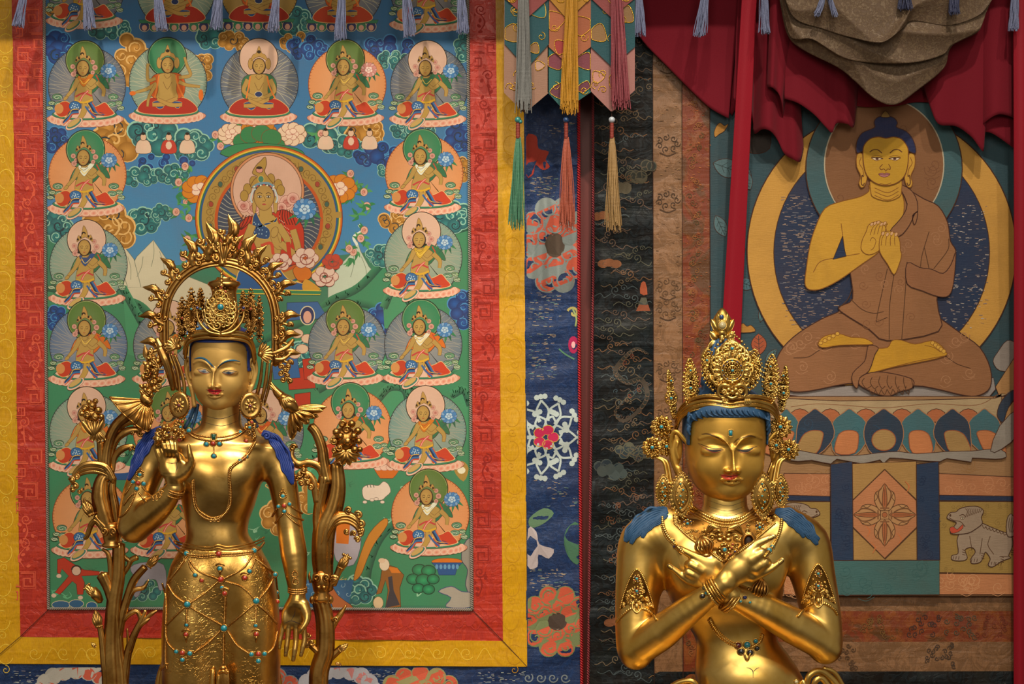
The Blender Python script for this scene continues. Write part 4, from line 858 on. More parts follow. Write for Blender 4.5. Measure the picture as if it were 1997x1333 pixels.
piece('left_hand', z7([(605, 600), (620, 565), (660, 560), (690, 590), (695, 640), (700, 660), (690, 700), (668, 745), (640, 700), (608, 650)]), '#c4932f', sm=3, lw=1.4, line='#7a4a14', detail=hand_e)
def foot_d(d):
    z = z7
    for k in range(5): x, y = z([(835 + k * 12, 1040 + k * 9)])[0]; d.ell(x, y, 4, 4, '#c8983a', n=12, line='#7a4a14', lw=1)
    d.stroke(z([(560, 1172), (640, 1150), (760, 1120), (890, 1095)]), 1.3, '#7a4a14', 5); d.stroke(z([(800, 1050), (840, 1060), (870, 1080)]), 1.1, '#7a4a14', 5)
piece('left_foot', z7([(580, 1068), (640, 1060), (660, 1030), (700, 1028), (760, 1045), (830, 1030), (870, 1050), (890, 1075), (895, 1092), (840, 1110), (740, 1130), (640, 1150), (555, 1172), (575, 1110)]), '#bd8a20', sm=3, lw=1.5, line='#7a4a14', detail=foot_d)
def foot_e(d):
    for k in range(5): x, y = z7([(352 + k * 18, 1040 - k * 10)])[0]; d.ell(x, y, 4, 3.6, '#c8983a', n=12, line='#7a4a14', lw=1)
piece('right_foot', z7([(340, 1040), (370, 1010), (430, 1000), (480, 1015), (540, 1020), (578, 1045), (500, 1048), (430, 1050), (360, 1060)]), '#bd8a20', sm=3, lw=1.4, line='#7a4a14', detail=foot_e)
def pleat_d(d):
    for k in range(7): d.stroke(z7([(540 + k * 34, 1180 + abs(3 - k) * 4), (530 + k * 36, 1210), (548 + k * 34, 1236), (570 + k * 30, 1226)]), 1.5, BR, 5); d.stroke(z7([(560 + k * 26, 1240), (575 + k * 26, 1262), (590 + k * 24, 1240)]), 1.4, BR, 5)
piece('pleated_hem', z7([(530, 1180), (600, 1165), (690, 1178), (750, 1200), (745, 1235), (690, 1250), (650, 1268), (600, 1262), (550, 1240), (515, 1215)]), RST, sm=3, lw=1.7, detail=pleat_d)
piece('robe_fold', z7([(560, 1050), (600, 1060), (585, 1090), (560, 1160), (520, 1190), (510, 1235), (490, 1215), (490, 1170), (540, 1120), (550, 1080)]), RST, sm=3, lw=1.5)
# head
piece('neck', z7([(575, 330), (690, 330), (700, 380), (690, 410), (640, 428), (580, 412), (568, 385)]), SK, sm=3, lw=1.2, line='#7a4a14', detail=lambda d: [d.stroke(z7([(584, 372 + k * 16), (640, 392 + k * 16), (688, 370 + k * 16)]), 1.3, '#7a4a14', 5) for k in range(3)])
for s_ in (-1, 1):
    m_ = lambda P_: z7([(632 + s_ * (u - 632), v) for u, v in P_])
    piece('ear', m_([(745, 222), (758, 235), (757, 280), (740, 320), (748, 350), (738, 370), (722, 360), (712, 320), (722, 270), (730, 230)]), '#c08f30', sm=3, lw=1.6, line='#7a4a14', detail=lambda d, m_=m_: [d.stroke(m_([(738, 240), (746, 265), (732, 290), (726, 320)]), 1.3, '#7a4a14', 5), d.stroke(m_([(728, 325), (734, 318), (738, 350), (730, 362), (724, 350)]), 2, '#5a3410', 5)])
piece('navy_hair', z7([(505, 215), (508, 170), (530, 135), (570, 118), (585, 108), (582, 85), (600, 66), (640, 62), (670, 72), (682, 92), (678, 110), (720, 128), (750, 165), (762, 215), (740, 218), (640, 160), (530, 215)]), '#10204a', sm=3, lw=1.5)
piece('topknot_jewel', z7([(612, 66), (620, 48), (630, 40), (640, 48), (648, 66)]), '#8a6a34', sm=3, lw=1)
def face_d(d):
    z = z7
    for s_ in (-1, 1):
        m = lambda P_: z([(632 + s_ * (u - 632) + (2 if s_ > 0 else -2), v) for u, v in P_])
        d.stroke(m([(647, 222), (665, 208), (685, 208), (700, 218)]), 2, '#5a3410', 6)
        P_ = smooth_open(m([(642, 246), (665, 241), (694, 243)]), 6); Q_ = smooth_open(m([(694, 243), (672, 254), (642, 246)]), 6)
        d.fill(np.vstack([P_, Q_[1:-1]]), '#d8c0a0'); x, y = m([(668, 247)])[0]; d.ell(x, y, 3.4, 2.2, '#4a2418', n=12)
        d.stroke(P_, 1.8, '#3c1c10'); d.stroke(Q_, 1, '#7a4a14'); d.stroke(m([(645, 238), (668, 232), (692, 238)]), 1, '#7a4a14', 6)
    d.stroke(z([(618, 270), (606, 284), (612, 294), (622, 290), (632, 297), (640, 290), (650, 292), (650, 280), (643, 270)]), 1.5, '#6a3a10', 5)
    d.stroke(z([(632, 297), (632, 306)]), 1, '#7a4a14')
    d.fill(z([(600, 312), (618, 308), (625, 311), (634, 308), (650, 312), (636, 324), (614, 324)]), '#a86c6c', 3, line='#5a2418', lw=.9); d.stroke(z([(602, 314), (625, 316), (648, 314)]), 1, '#5a2418', 5)
    d.stroke(z([(605, 352), (632, 358), (655, 350)]), 1.2, '#7a4a14', 5)
    d.stroke(z([(560, 155), (640, 158), (700, 155)]), .1, '#7a4a14')
piece('yellow_face', z7([(533, 215), (540, 185), (565, 160), (600, 152), (632, 158), (665, 152), (700, 162), (722, 190), (729, 215), (726, 275), (712, 320), (680, 350), (632, 362), (585, 350), (550, 318), (536, 270)]), '#bc8e22', sm=3, lw=1.8, line='#6a3a10', detail=face_d, label='yellow silk face with downcast eyes')
# base cloth, lotus petals, throne
piece('throne_cloth', [(1386, 772), (1986, 772), (1986, 1160), (1386, 1160)], '#96704a', th=.3, detail=swirls('#8a6238', 21, 1540, 1980, 900, 930, 8))
piece('cream_mat', z8([(75, 82), (300, 92), (980, 80), (1010, 60), (1000, 140), (940, 190), (70, 190), (40, 130)]), '#a8906c', sm=2, lw=1.4, detail=lambda d: [d.stroke(z8([(90, 118), (200, 105), (340, 112), (500, 122), (700, 104), (900, 110), (1000, 60)]), 1.1, '#7a4a2c', 6)])
for x in (130, 262, 418, 575, 725, 865): piece('small_petal', z8([(x - 42, 180), (x - 36, 142), (x, 126), (x + 36, 142), (x + 42, 180)]), '#a8603a', sm=2, lw=1.2)
for i, (x, w, tone) in enumerate(((70, 60, 0), (345, 82, 0), (645, 80, 0), (935, 76, 0), (195, 82, 1), (795, 80, 1), (495, 86, 1))):
    sh = -(x - 495) * .10
    piece('lotus_petal', z8([(x - w * .55 - sh, 325), (x - w, 250), (x - w * .85, 180), (x - w * .3, 142), (x, 126), (x + w * .3, 142), (x + w * .85, 180), (x + w, 250), (x + w * .55 - sh, 325)]), '#1d3246' if tone else '#36626a', sm=3, lw=1.6, line='#9a6a48', detail=swirls('#254058' if tone else '#2f565e', i, *[1500 + (x - 60) / 2.25, 1500 + (x + 60) / 2.25, 820, 860], 2))
    piece('petal_heart', z8([(x - 42 - sh * 1.2, 318), (x - 46 - sh * .4, 250), (x - 30, 226), (x, 220), (x + 30, 226), (x + 46 - sh * .4, 250), (x + 42 - sh * 1.2, 318)] if x != 495 else [(x + 52 * math.cos(a), 262 + 46 * math.sin(a)) for a in np.linspace(0, 6.28, 14, endpoint=False)]), '#9c7a48' if tone else '#b87244', sm=3, lw=1.6, line='#8a4a2c')
piece('grey_leaf_trim', z8([(75, 300), (150, 312), (260, 330), (390, 328), (470, 318), (560, 312), (640, 322), (770, 312), (880, 310), (1000, 300), (1030, 335), (980, 345), (880, 340), (876, 358), (770, 342), (740, 356), (640, 350), (520, 340), (496, 372), (478, 348), (400, 365), (290, 345), (264, 366), (180, 350), (120, 355), (60, 340)]), '#8a8278', sm=2, lw=1.3)
piece('side_petal', z8([(990, 150), (1010, 90), (1060, 45), (1078, 60), (1040, 120), (1015, 185)]), '#1d3246', sm=3, lw=1.3); piece('side_petal', z8([(1020, 180), (1040, 120), (1085, 75), (1085, 130), (1050, 180), (1010, 195)]), '#a67a4a', sm=3, lw=1.2); piece('side_petal', z8([(1000, 200), (1085, 125), (1085, 230), (1010, 300), (960, 310)]), '#8a8278', sm=2, lw=1.3)
for x0, x1 in ((60, 262), (733, 1090)):
    piece('orange_band', z8([(x0, 408), (x1, 410 if x0 < 100 else 425), (x1, 508), (x0, 503)]), '#aa6e48', lw=1.4, detail=swirls('#b57c56', x0, 1500 + x0 / 2.25, 1500 + x1 / 2.25, 930, 960, 8))
    piece('navy_band', z8([(x0, 503), (x1, 508), (x1, 530), (x0, 526)]), NVY, lw=1.2)
    piece('ochre_panel', z8([(x0, 530), (x1, 532), (x1, 845), (x0, 840)]), '#94763a', lw=1.2, detail=swirls('#7a5f2c', x0 + 3, 1500 + x0 / 2.25, 1500 + x1 / 2.25, 980, 1110, 26, (3, 7), .9))
    piece('orange_band', z8([(x0, 845), (x1, 848), (x1, 936), (x0, 936)]), '#b3754c', lw=1.2, detail=swirls('#c08a60', x0 + 9, 1500 + x0 / 2.25, 1500 + x1 / 2.25, 1120, 1150, 10))
piece('centre_panel', z8([(355, 365), (636, 355), (642, 785), (356, 785)]), '#a07a44', lw=1.2)
def vaj(d):
    z = z8
    d.stroke(z([(498, 390), (358, 525), (358, 640), (498, 778), (640, 640), (636, 525), (498, 390)]), 2.2, BR)
    for k in range(12):
        R = random.Random(k + 5); x, y = z([(R.uniform(400, 600), R.uniform(460, 740))])[0]; d.stroke([(x, y + 12), (x + 5, y), (x - 3, y - 10)], [1, 3, 1], '#b5683a', 5)
    cx, cy = z([(498, 588)])[0]
    for a in (0, 90, 180, 270):
        r = math.radians(a); ux, uy = math.cos(r), math.sin(r); T = lambda l, w: (cx + ux * l - uy * w, cy + uy * l + ux * w)
        d.fill([T(8, -7), T(14, -14), T(28, -20), T(42, -18), T(50, -8), T(60, 0), T(50, 8), T(42, 18), T(28, 20), T(14, 14), T(8, 7)], '#a87c50', 3, line=BR, lw=1.4)
        for s_ in (-1, 1):
            d.stroke([T(18, s_ * 5), T(30, s_ * 11), T(44, s_ * 12), T(52, s_ * 6)], 3.4, '#8c5f3a', 5); d.stroke([T(18, s_ * 5), T(30, s_ * 11), T(44, s_ * 12), T(52, s_ * 6)], 1.2, BR, 5); d.stroke(smooth_open([T(26, s_ * 20), T(34, s_ * 14), T(44, s_ * 18)], 5), 1.2, BR)
        d.fill([T(12, -3), T(34, -4.5), T(62, 0), T(34, 4.5), T(12, 3)], '#9c5a34', 2, line=BR, lw=1.2); d.stroke([T(18, 0), T(50, 0)], .9, BR)
        d.stroke([T(13, -9), T(13, 9)], 3, '#7a5030')
    d.fill([(cx - 8, cy - 8), (cx + 8, cy - 8), (cx + 8, cy + 8), (cx - 8, cy + 8)], '#a87c50', line=BR, lw=1.6); d.ell(cx, cy, 5, 5, '#9c5a34', line=BR, lw=1)
piece('diamond_panel', z8([(498, 390), (636, 522), (640, 642), (500, 780), (358, 642), (358, 525)]), '#b0724a', lw=1.8, detail=vaj, label='orange silk diamond with crossed four-armed emblem')
for x0, x1 in ((262, 356), (636, 733)):
    piece('navy_pillar', z8([(x0, 368), (x1, 356), (x1 + 5, 785), (x0 + 3, 787)]), '#182f4c', lw=1.5, detail=swirls('#122440', x0, 1500 + x0 / 2.25 + 8, 1500 + x1 / 2.25 - 6, 920, 1080, 9, (6, 12)))
piece('teal_base', z8([(265, 787), (736, 785), (736, 936), (290, 938)]), '#38605f', lw=1.8, detail=swirls('#2f5554', 77, 1630, 1820, 1100, 1150, 9))
def lion(name, ox, oy, mir=1, crop=False, label=None):
    m = lambda P_: [(ox + mir * (u - 780) / 2.2477, oy + (v - 550) / 2.2477) for u, v in P_]
    L = '#94806c'
    if not crop:
        def bd(d):
            for p in ([(870, 680), (880, 740)], [(925, 690), (915, 760)], [(960, 680), (950, 720), (975, 760)], [(1000, 770), (1040, 770)]): d.stroke(m(p), 1.3, BR, 5)
            for x, y in ((800, 775), (880, 785), (955, 798), (985, 800)):
                for k in range(3): d.stroke(m([(x + k * 12, y - 6), (x + k * 12 - 3, y + 8)]), 1.2, BR)
            for k in range(9): d.stroke(m([(925 + k * 15, 632 + k * 5), (932 + k * 15, 646 + k * 5), (942 + k * 15, 640 + k * 5)]), 1.3, BR, 4)
            for x, y in ((818, 740), (900, 755), (985, 770), (1030, 740)):
                for k in range(3): d.stroke(m([(x + 20, y + k * 10), (x + 34, y + 4 + k * 10)]), 1.2, BR)
        piece(name, m([(840, 650), (915, 625), (960, 640), (1010, 660), (1050, 675), (1058, 720), (1040, 765), (1050, 775), (1010, 790), (970, 815), (950, 805), (960, 780), (940, 750), (930, 770), (915, 795), (880, 800), (875, 780), (895, 750), (880, 730), (850, 740), (860, 775), (840, 788), (795, 785), (793, 765), (820, 755), (815, 700), (825, 670)]), L, sm=3, lw=1.5, detail=bd, label=label)
        def td(d):
            for k in range(5): d.stroke(m([(1045 + k * 4, 665), (1040 + k * 9, 630), (1045 + k * 9, 600)]), 1.1, BR, 5)
        piece('lion_tail', m([(1035, 680), (1030, 640), (1035, 600), (1050, 583), (1062, 595), (1075, 583), (1092, 620), (1085, 650), (1060, 680)]), L, sm=3, lw=1.3, detail=td)
    def hd_(d):
        for k in range(9): d.stroke(m([(850 + k * 8, 600 - k * 3), (860 + k * 7, 575), (852 + k * 9, 560)]), 1.1, BR, 5)
        x, y = m([(838, 602)])[0]; d.ell(x, y, 3.2, 2.2, '#d8c8a8', line=BR, lw=1.2); d.ell(x, y, 1.2, 1.2, '#20140c'); d.stroke(m([(825, 592), (840, 586), (852, 596)]), 1.5, BR, 5); d.stroke(m([(780, 600), (800, 612), (830, 618), (850, 640)]), 1.4, BR, 5); x, y = m([(785, 590)])[0]; d.ell(x, y, 2, 2.4, BR)
        d.fill(m([(783, 645), (800, 640), (815, 652), (838, 630), (840, 645), (820, 662), (790, 668)]), '#b0442c', 2, line=BR, lw=1)
    piece('lion_head', m([(770, 600), (785, 578), (810, 575), (825, 562), (860, 552), (905, 552), (930, 570), (920, 600), (925, 625), (895, 650), (860, 668), (800, 672), (785, 662), (800, 640), (812, 622), (790, 612)]), L, sm=3, lw=1.5, detail=hd_)
lion('white_lion', 1847, 985, label='grey silk lion with raised tail'); lion('white_lion', 1592, 978, -1, True)
hb = ripple(8, 1.0, .03, .02)
strip('olive_band', M['tan'], [(1386, 1158), (1986, 1158), (1986, 1190), (1386, 1190)], TR, q=6, nx=60, ny=4, h=hb)
strip('orange_border', M['orange'], [(1386, 1190), (1986, 1190), (1986, 1250), (1386, 1250)], TR, q=6, nx=60, ny=6, h=hb)
strip('tan_border', M['tan'], [(1386, 1250), (1986, 1250), (1984, 1307), (1386, 1308)], TR, q=6, nx=60, ny=6, h=hb)
strip('black_border', M['dark'], [(1276, 1308), (1990, 1307), (1990, yB), (1276, yB)], TR, q=8, nx=60, ny=24, h=hd)
strip('black_border', M['dark'], [(1985, yT), (2100, yT), (2100, yB), (1988, yB)], TR, q=5, nx=8, ny=24, h=hd)
# woven clouds and dragons of the black border
P = Paint(FW, 7.6, hfun=hd); R = random.Random(11)
def curl_cloud(P, x, y, s, c, m=1):
    if x < 1300: P.tf = lambda p: np.column_stack([np.clip(p[:, 0], 1159, 1271), p[:, 1]])
    else: P.tf = None
    P.stroke(spiral(x, y, 9 * s, 1.3, 90, ccw=m), 1.6, c); P.stroke(spiral(x + 16 * s * m, y - 5 * s, 7 * s, 1.3, 0, ccw=-m), 1.4, c)
    P.stroke([(x - 8 * s * m, y + 6 * s), (x - 22 * s * m, y + 14 * s), (x - 30 * s * m, y + 6 * s), (x - 44 * s * m, y + 12 * s), (x - 54 * s * m, y + 8 * s)], 1.5, c, 5)
    P.stroke([(x + 22 * s * m, y - 2 * s), (x + 34 * s * m, y - 8 * s), (x + 44 * s * m, y - 2 * s)], 1.3, c, 5)
cs = ['#5a4c38', '#4a4a3c', '#3f4a4c', '#6a4a30', '#564438']
for k in range(84):
    y = 20 + k * 15.6; x = R.uniform(1185, 1248); curl_cloud(P, x, y, R.uniform(.7, 1.1), R.choice(cs), R.choice((-1, 1)))
P.tf = None
for x, y in ((1188, 512), (1176, 420), (1200, 1210)):
    for dx in (-12, 0, 13): P.ell(x + dx, y + abs(dx) * .2, 11, 8, '#7a4a2c', n=14)
def blob_cloud(P, x, y, w, h, c, c2, ang):
    for j in range(7):
        t = j / 6 - .5; xx = x + w * t; yy = y + ang * w * t + h * .3 * math.sin(j * 2.1); r = h * (.36 - .3 * abs(t) ** 2)
        P.ell(xx, yy, r + 2, r + 2, c2, n=14)
    for j in range(7):
        t = j / 6 - .5; xx = x + w * t; yy = y + ang * w * t + h * .3 * math.sin(j * 2.1); r = h * (.36 - .3 * abs(t) ** 2); P.ell(xx, yy, r, r, c, n=14)
    P.stroke(spiral(x + w * .3, y + ang * w * .3, h * .4, 1.3, 20), 1.6, c2); P.stroke(spiral(x - w * .1, y, h * .35, 1.2, 200), 1.4, c2)
for a in ((1240, 345, 60, 30, '#222621', '#4c4636', -.7), (1235, 880, 56, 26, '#1a2a30', '#4c4c3c', .15), (1190, 915, 46, 28, '#182a34', '#3c4644', .3)): blob_cloud(P, *a)
# vase ornament and dragon
P.fill([(1244, 596), (1264, 596), (1260, 580), (1250, 580)], '#5a5a4c', 0); P.fill([(1240, 606), (1268, 606), (1264, 594), (1246, 594)], '#8a4a30', 0); P.fill([(1248, 572), (1262, 574), (1258, 550), (1250, 552)], '#9a4a2c', 2)
D = smooth_open([(1265, 690), (1240, 680), (1215, 700), (1200, 725), (1222, 745), (1250, 740), (1262, 770), (1245, 800), (1215, 820), (1200, 800), (1230, 770)], 8)
P.stroke(D, [3, 8, 10, 10, 8, 6, 2], '#3f362c'); P.stroke(D, [1, 5, 7, 7, 5, 3, 1], '#24251f')
for i in range(2, len(D) - 2, 2): P.stroke(ellipse(D[i][0], D[i][1], 3, 3, n=7, a0=20, a1=190), .8, '#7a5a40')
for k in range(16): P.stroke(spiral(R.uniform(1190, 1262), R.uniform(690, 830), 5, 1, k * 30), 1.1, R.choice(['#7a3a24', '#6a5a44', '#40525a']))
for cx, cy in ((1250, 970), (1200, 1080), (1190, 1000), (1230, 1040)):
    for k in range(9): P.stroke(spiral(cx + R.uniform(-20, 20), cy + R.uniform(-22, 22), 6, 1.1, k * 50), 1.3, R.choice(['#6a4028', '#3a2c26', '#5a4a3c']))
for k in range(22): curl_cloud(P, 1300 + k * 33, 1322 + (k % 3) * 14, .8, R.choice(['#6a5438', '#5a4c3c', '#7a5a34']), R.choice((-1, 1)))
P.build('woven_motif', M['embroider'], TR, kind='stuff', label='faint woven clouds and dragons on black silk')
P = Paint(FW, 7.2, hfun=ht)
for cy in (280, 390, 560, 600, 720, 810, 120):
    for k in range(7): P.stroke(spiral(1302 + 18 * math.cos(k * .9), cy + 12 * math.sin(k * .9), 7, 1.2, k * 60), 1.4, '#3c2a1a' if cy in (280, 390) else '#5a4028')
    P.stroke([(1286, cy + 18), (1302, cy + 24), (1318, cy + 18)], 2, '#4a3320', 5)
for k in range(34):
    y = 10 + k * 38; x = R.uniform(1340, 1374)
    for j in range(4): P.stroke(spiral(x + R.uniform(-8, 8), y + R.uniform(-14, 14), 6, 1.2, j * 90), 1.1, R.choice(['#6a3418', '#8a5a2c', '#4c4424']))
wear(P, 1334, 1382, 0, 1150, 260, ('#b06a34', '#6a4a24', '#8a3a18'), 31, L=5); wear(P, 1278, 1328, 0, 1150, 140, ('#5a3f26', '#94704a'), 33, L=7)
P.build('woven_motif', M['embroider'], TR, kind='stuff')
P = Paint(FW, 7.2, hfun=hb)
for x, c in ((1570, '#5a3a20'), (1710, '#6a4a20'), (1800, '#3c2824'), (1870, '#4a4434'), (1930, '#6a2c18'), (1480, '#6a4a20')):
    for k in range(14): P.stroke(spiral(x + R.uniform(-34, 34), 1220 + R.uniform(-20, 20), 6, 1.2, k * 40), 1.4, c)
for x, c in ((1640, '#4a3420'), (1830, '#3a2c24'), (1490, '#4a3a28')):
    for k in range(18): P.stroke(spiral(x + R.uniform(-30, 30), 1280 + R.uniform(-24, 22), 5, 1.2, k * 40), 1.5, c)
P.build('woven_motif', M['embroider'], TR, kind='stuff')
# ---------------------------------------------------------------- 3D modelling tools (local photo-pixel units: x right, y down, q towards the viewer)
class G:
    def __init__(s): s.V = []; s.F = []; s.n = 0
    def add(s, V, F):
        s.V.append(np.asarray(V, float)); s.F.append(np.asarray(F, dtype=np.int64) + s.n); s.n += len(V)
    def build(s, name, mat, parent, fr, smooth=True, **kw):
        F4 = [f for f in s.F if f.shape[1] == 4]; F3 = [f for f in s.F if f.shape[1] == 3]
        V = fr(np.vstack(s.V))
        if F3 and F4:
            Fc = np.vstack([np.hstack([f, f[:, 2:3]]) if False else f for f in F4]).tolist() + np.vstack(F3).tolist()
            Fc = [tuple(f) for f in Fc]
        else: Fc = np.vstack(F4 or F3)
        return mesh_obj(name, V, Fc, mat, parent, smooth=smooth, **kw)
def cr3(P, n=6):
    """Catmull-Rom through 3D points"""
    P = np.asarray(P, float)
    if len(P) < 3:
        t = np.linspace(0, 1, n + 1)[:, None]; return P[0] * (1 - t) + P[-1] * t
    Q = np.vstack([2 * P[0] - P[1], P, 2 * P[-1] - P[-2]]); out = []
    for i in range(1, len(Q) - 2):
        a, b, c, d = Q[i - 1:i + 3]
        for j in range(n):
            t = j / n; out.append(.5 * (2 * b + (c - a) * t + (2 * a - 5 * b + 4 * c - d) * t * t + (3 * b - a - 3 * c + d) * t ** 3))
    out.append(P[-1]); return np.array(out)
def rs(w, n): return np.interp(np.linspace(0, 1, n), np.linspace(0, 1, len(w)), w) if np.ndim(w) else np.full(n, float(w))
def sweep(g, P, r, seg=8, flat=1.0, up=(0, 0, 1), ridge=0.0, closed=False, cap=True):
    """tube along P; flat = thickness towards 'up' / width; ridge>0 grooves the tube lengthwise"""
    P = np.asarray(P, float); n = len(P); r = rs(r, n)
    T = np.gradient(P, axis=0)
    if closed: T = np.roll(P, -1, 0) - np.roll(P, 1, 0)
    T /= (np.linalg.norm(T, axis=1)[:, None] + 1e-9); up = np.asarray(up, float)
    U = up - (T @ up)[:, None] * T; bad = np.linalg.norm(U, axis=1) < .15
    if bad.any():
        alt = np.array([.3, 1, .2]); U[bad] = alt - (T[bad] @ alt)[:, None] * T[bad]
    U /= np.linalg.norm(U, axis=1)[:, None]
    for i in range(1, n):
        if U[i] @ U[i - 1] < 0 and bad.any(): U[i] = -U[i]
    S = np.cross(T, U); a = np.linspace(0, 2 * math.pi, seg, endpoint=False)
    rr = 1 + ridge * np.cos(a * max(3, seg // 3)) if ridge else np.ones(seg)
    V = P[:, None] + r[:, None, None] * (S[:, None] * (np.cos(a) * rr)[None, :, None] + U[:, None] * (np.sin(a) * rr * flat)[None, :, None])
    V = V.reshape(-1, 3); m = n if closed else n - 1
    i = np.arange(m)[:, None]; k = np.arange(seg)[None]; k2 = (k + 1) % seg; i2 = (i + 1) % n
    g.add(V, np.stack([i * seg + k, i * seg + k2, i2 * seg + k2, i2 * seg + k], -1).reshape(-1, 4))
    if cap and not closed:
        base = g.n - len(V)
        for j, sgn in ((0, -1), (n - 1, 1)):
            tip = P[j] + T[j] * sgn * r[j] * .6; b = j * seg; k = np.arange(seg); k2 = (k + 1) % seg
            g.V.append(tip[None]); g.n += 1; t_ = g.n - 1
            f = np.stack([base + b + k, base + b + k2, np.full(seg, t_), np.full(seg, t_)], -1) if sgn > 0 else np.stack([base + b + k2, base + b + k, np.full(seg, t_), np.full(seg, t_)], -1)
            g.F.append(f[:, :3].astype(np.int64))
_SPH = {}
def sphere(g, c, r, nu=8, nv=6, axis=None):
    if (nu, nv) not in _SPH:
        V = [(0, 0, 1)] + [(math.sin(math.pi * j / nv) * math.cos(2 * math.pi * i / nu), math.sin(math.pi * j / nv) * math.sin(2 * math.pi * i / nu), math.cos(math.pi * j / nv)) for j in range(1, nv) for i in range(nu)] + [(0, 0, -1)]
        F4 = [(1 + (j) * nu + i, 1 + (j + 1) * nu + i, 1 + (j + 1) * nu + (i + 1) % nu, 1 + j * nu + (i + 1) % nu) for j in range(nv - 2) for i in range(nu)]
        F3 = [(0, 1 + i, 1 + (i + 1) % nu) for i in range(nu)] + [(len(V) - 1, 1 + (nv - 2) * nu + (i + 1) % nu, 1 + (nv - 2) * nu + i) for i in range(nu)]
        _SPH[(nu, nv)] = (np.array(V), np.array(F4), np.array(F3))
    V, F4, F3 = _SPH[(nu, nv)]; r = np.asarray(r, float) * np.ones(3); base = g.n
    g.V.append(V * r + np.asarray(c, float)); g.n += len(V); g.F.append(F4 + base); g.F.append(F3 + base)
def twist(g, P, r, pitch=3.2, seg=6, amp=.38):
    """rope or beaded chain along P"""
    P = np.asarray(P, float); L = np.concatenate([[0], np.cumsum(np.linalg.norm(np.diff(P, axis=0), axis=1))]); n = max(4, int(L[-1] / (pitch / 4)))
    s_ = np.linspace(0, L[-1], n); Q = np.column_stack([np.interp(s_, L, P[:, i]) for i in range(3)])
    sweep(g, Q, r * (1 - amp + amp * np.abs(np.sin(math.pi * s_ / pitch)) * 1.3), seg)
def curl3(c, r, turns=1.25, a0=0, ccw=1, n=16, r1=.15, q=0, dq=0):
    S = spiral(c[0], c[1], r, turns, a0, n, r1, ccw); return np.column_stack([S, np.linspace(q, q + dq, n)])
def sheet(name, top, bot, mat, parent, fr, nu=60, nv=40, ripple=None, th=.0012, e=1.0):
    """hanging cloth between a top line and a lower edge, both lists of (x, y, q)"""
    T = cr3(top, 12); B = cr3(bot, 12)
    T = np.column_stack([rs(T[:, i], nu) for i in range(3)]); B = np.column_stack([rs(B[:, i], nu) for i in range(3)])
    v = np.linspace(0, 1, nv)[:, None, None] ** e; u = np.linspace(0, 1, nu)[None, :]
    Pm = T[None] * (1 - v) + B[None] * v
    if ripple is not None:
        d = ripple(u, v[:, :, 0]); Pm[:, :, 2] += d
    i = np.arange(nv - 1)[:, None]; k = np.arange(nu - 1)[None]
    Fc = np.stack([i * nu + k, (i + 1) * nu + k, (i + 1) * nu + k + 1, i * nu + k + 1], -1).reshape(-1, 4)
    o = mesh_obj(name, fr(Pm.reshape(-1, 3)), Fc, mat, parent, smooth=True)
    s_ = o.modifiers.new('thickness', 'SOLIDIFY'); s_.thickness = th; s_.offset = 1
    return o

# ---------------------------------------------------------------- canopy above the picture, its cloths and tassels
M['canopy'] = m_plain('canopy_cloth', '#3a1410', .8)
cn = box('canopy', -1.35, 1.35, -.18, -.024, 2.338, 2.39, M['canopy']); tag(cn, 'dark canopy shelf above the hangings, along the upper edge', 'canopy')
FC = frame(.03)
cur = empty('crimson_curtain', FC(np.array([[1600., -40., 20.]]))[0], 'crimson wool cloth gathered in deep pleats above the right hanging', 'curtain')
sheet('cloth_fold', [(1236, -73, 6), (1330, -73, 10), (1450, -73, 14)], [(1238, 62, 6), (1262, 92, 9), (1300, 130, 12), (1350, 180, 14), (1385, 212, 16), (1420, 232, 14)], M['crimson'], cur, FC,
      ripple=lambda u, v: 9 * np.sin(u * 3.0 + v * 2.6) * v + 4 * np.sin(v * 9 + u * 5) * (1 - v))
sheet('cloth_fold', [(1440, -73, 20), (1500, -73, 26), (1540, -73, 22)], [(1426, 200, 34), (1442, 206, 40), (1458, 216, 38), (1467, 240, 18), (1470, 262, 12), (1482, 256, 30), (1497, 260, 40), (1512, 275, 34), (1527, 302, 26), (1545, 314, 22), (1558, 316, 10), (1566, 290, 4)], M['crimson'], cur, FC, nu=110,
      ripple=lambda u, v: 7 * np.sin(u * 15 + 1) * v ** .7)
sheet('cloth_fold', [(1500, -73, 40), (1530, -73, 46), (1580, -73, 36)], [(1490, 176, 52), (1500, 180, 60), (1512, 190, 56), (1520, 215, 34), (1524, 240, 24)], M['crimson'], cur, FC, ripple=lambda u, v: 6 * np.sin(u * 11) * v ** .7)
sheet('cloth_fold', [(1530, -73, 30), (1600, -73, 30), (1680, -73, 16)], [(1523, 198, 42), (1550, 208, 54), (1580, 228, 54), (1604, 252, 44), (1617, 262, 30), (1626, 244, 26), (1645, 246, 40), (1660, 250, 32), (1668, 212, 12)], M['crimson'], cur, FC, nu=90, ripple=lambda u, v: 7 * np.sin(u * 10 + 2) * v)
sheet('cloth_fold', [(1240, -73, -4), (1600, -73, 0), (1985, -73, 0)], [(1428, 225, -6), (1470, 150, -2), (1600, 170, 0), (1660, 205, 3), (1740, 208, 3), (1810, 200, 3), (1985, 235, 0)], M['crimson'], cur, FC, nu=120, ripple=lambda u, v: 5 * np.sin(u * 30) * v)
sheet('cloth_fold', [(1820, -73, 30), (1900, -73, 40), (1950, -73, 26)], [(1798, 170, 16), (1808, 215, 30), (1822, 246, 40), (1857, 250, 40), (1885, 270, 40), (1909, 298, 30), (1906, 256, 14)], M['crimson'], cur, FC, nu=80, ripple=lambda u, v: 5 * np.sin(u * 9) * v)
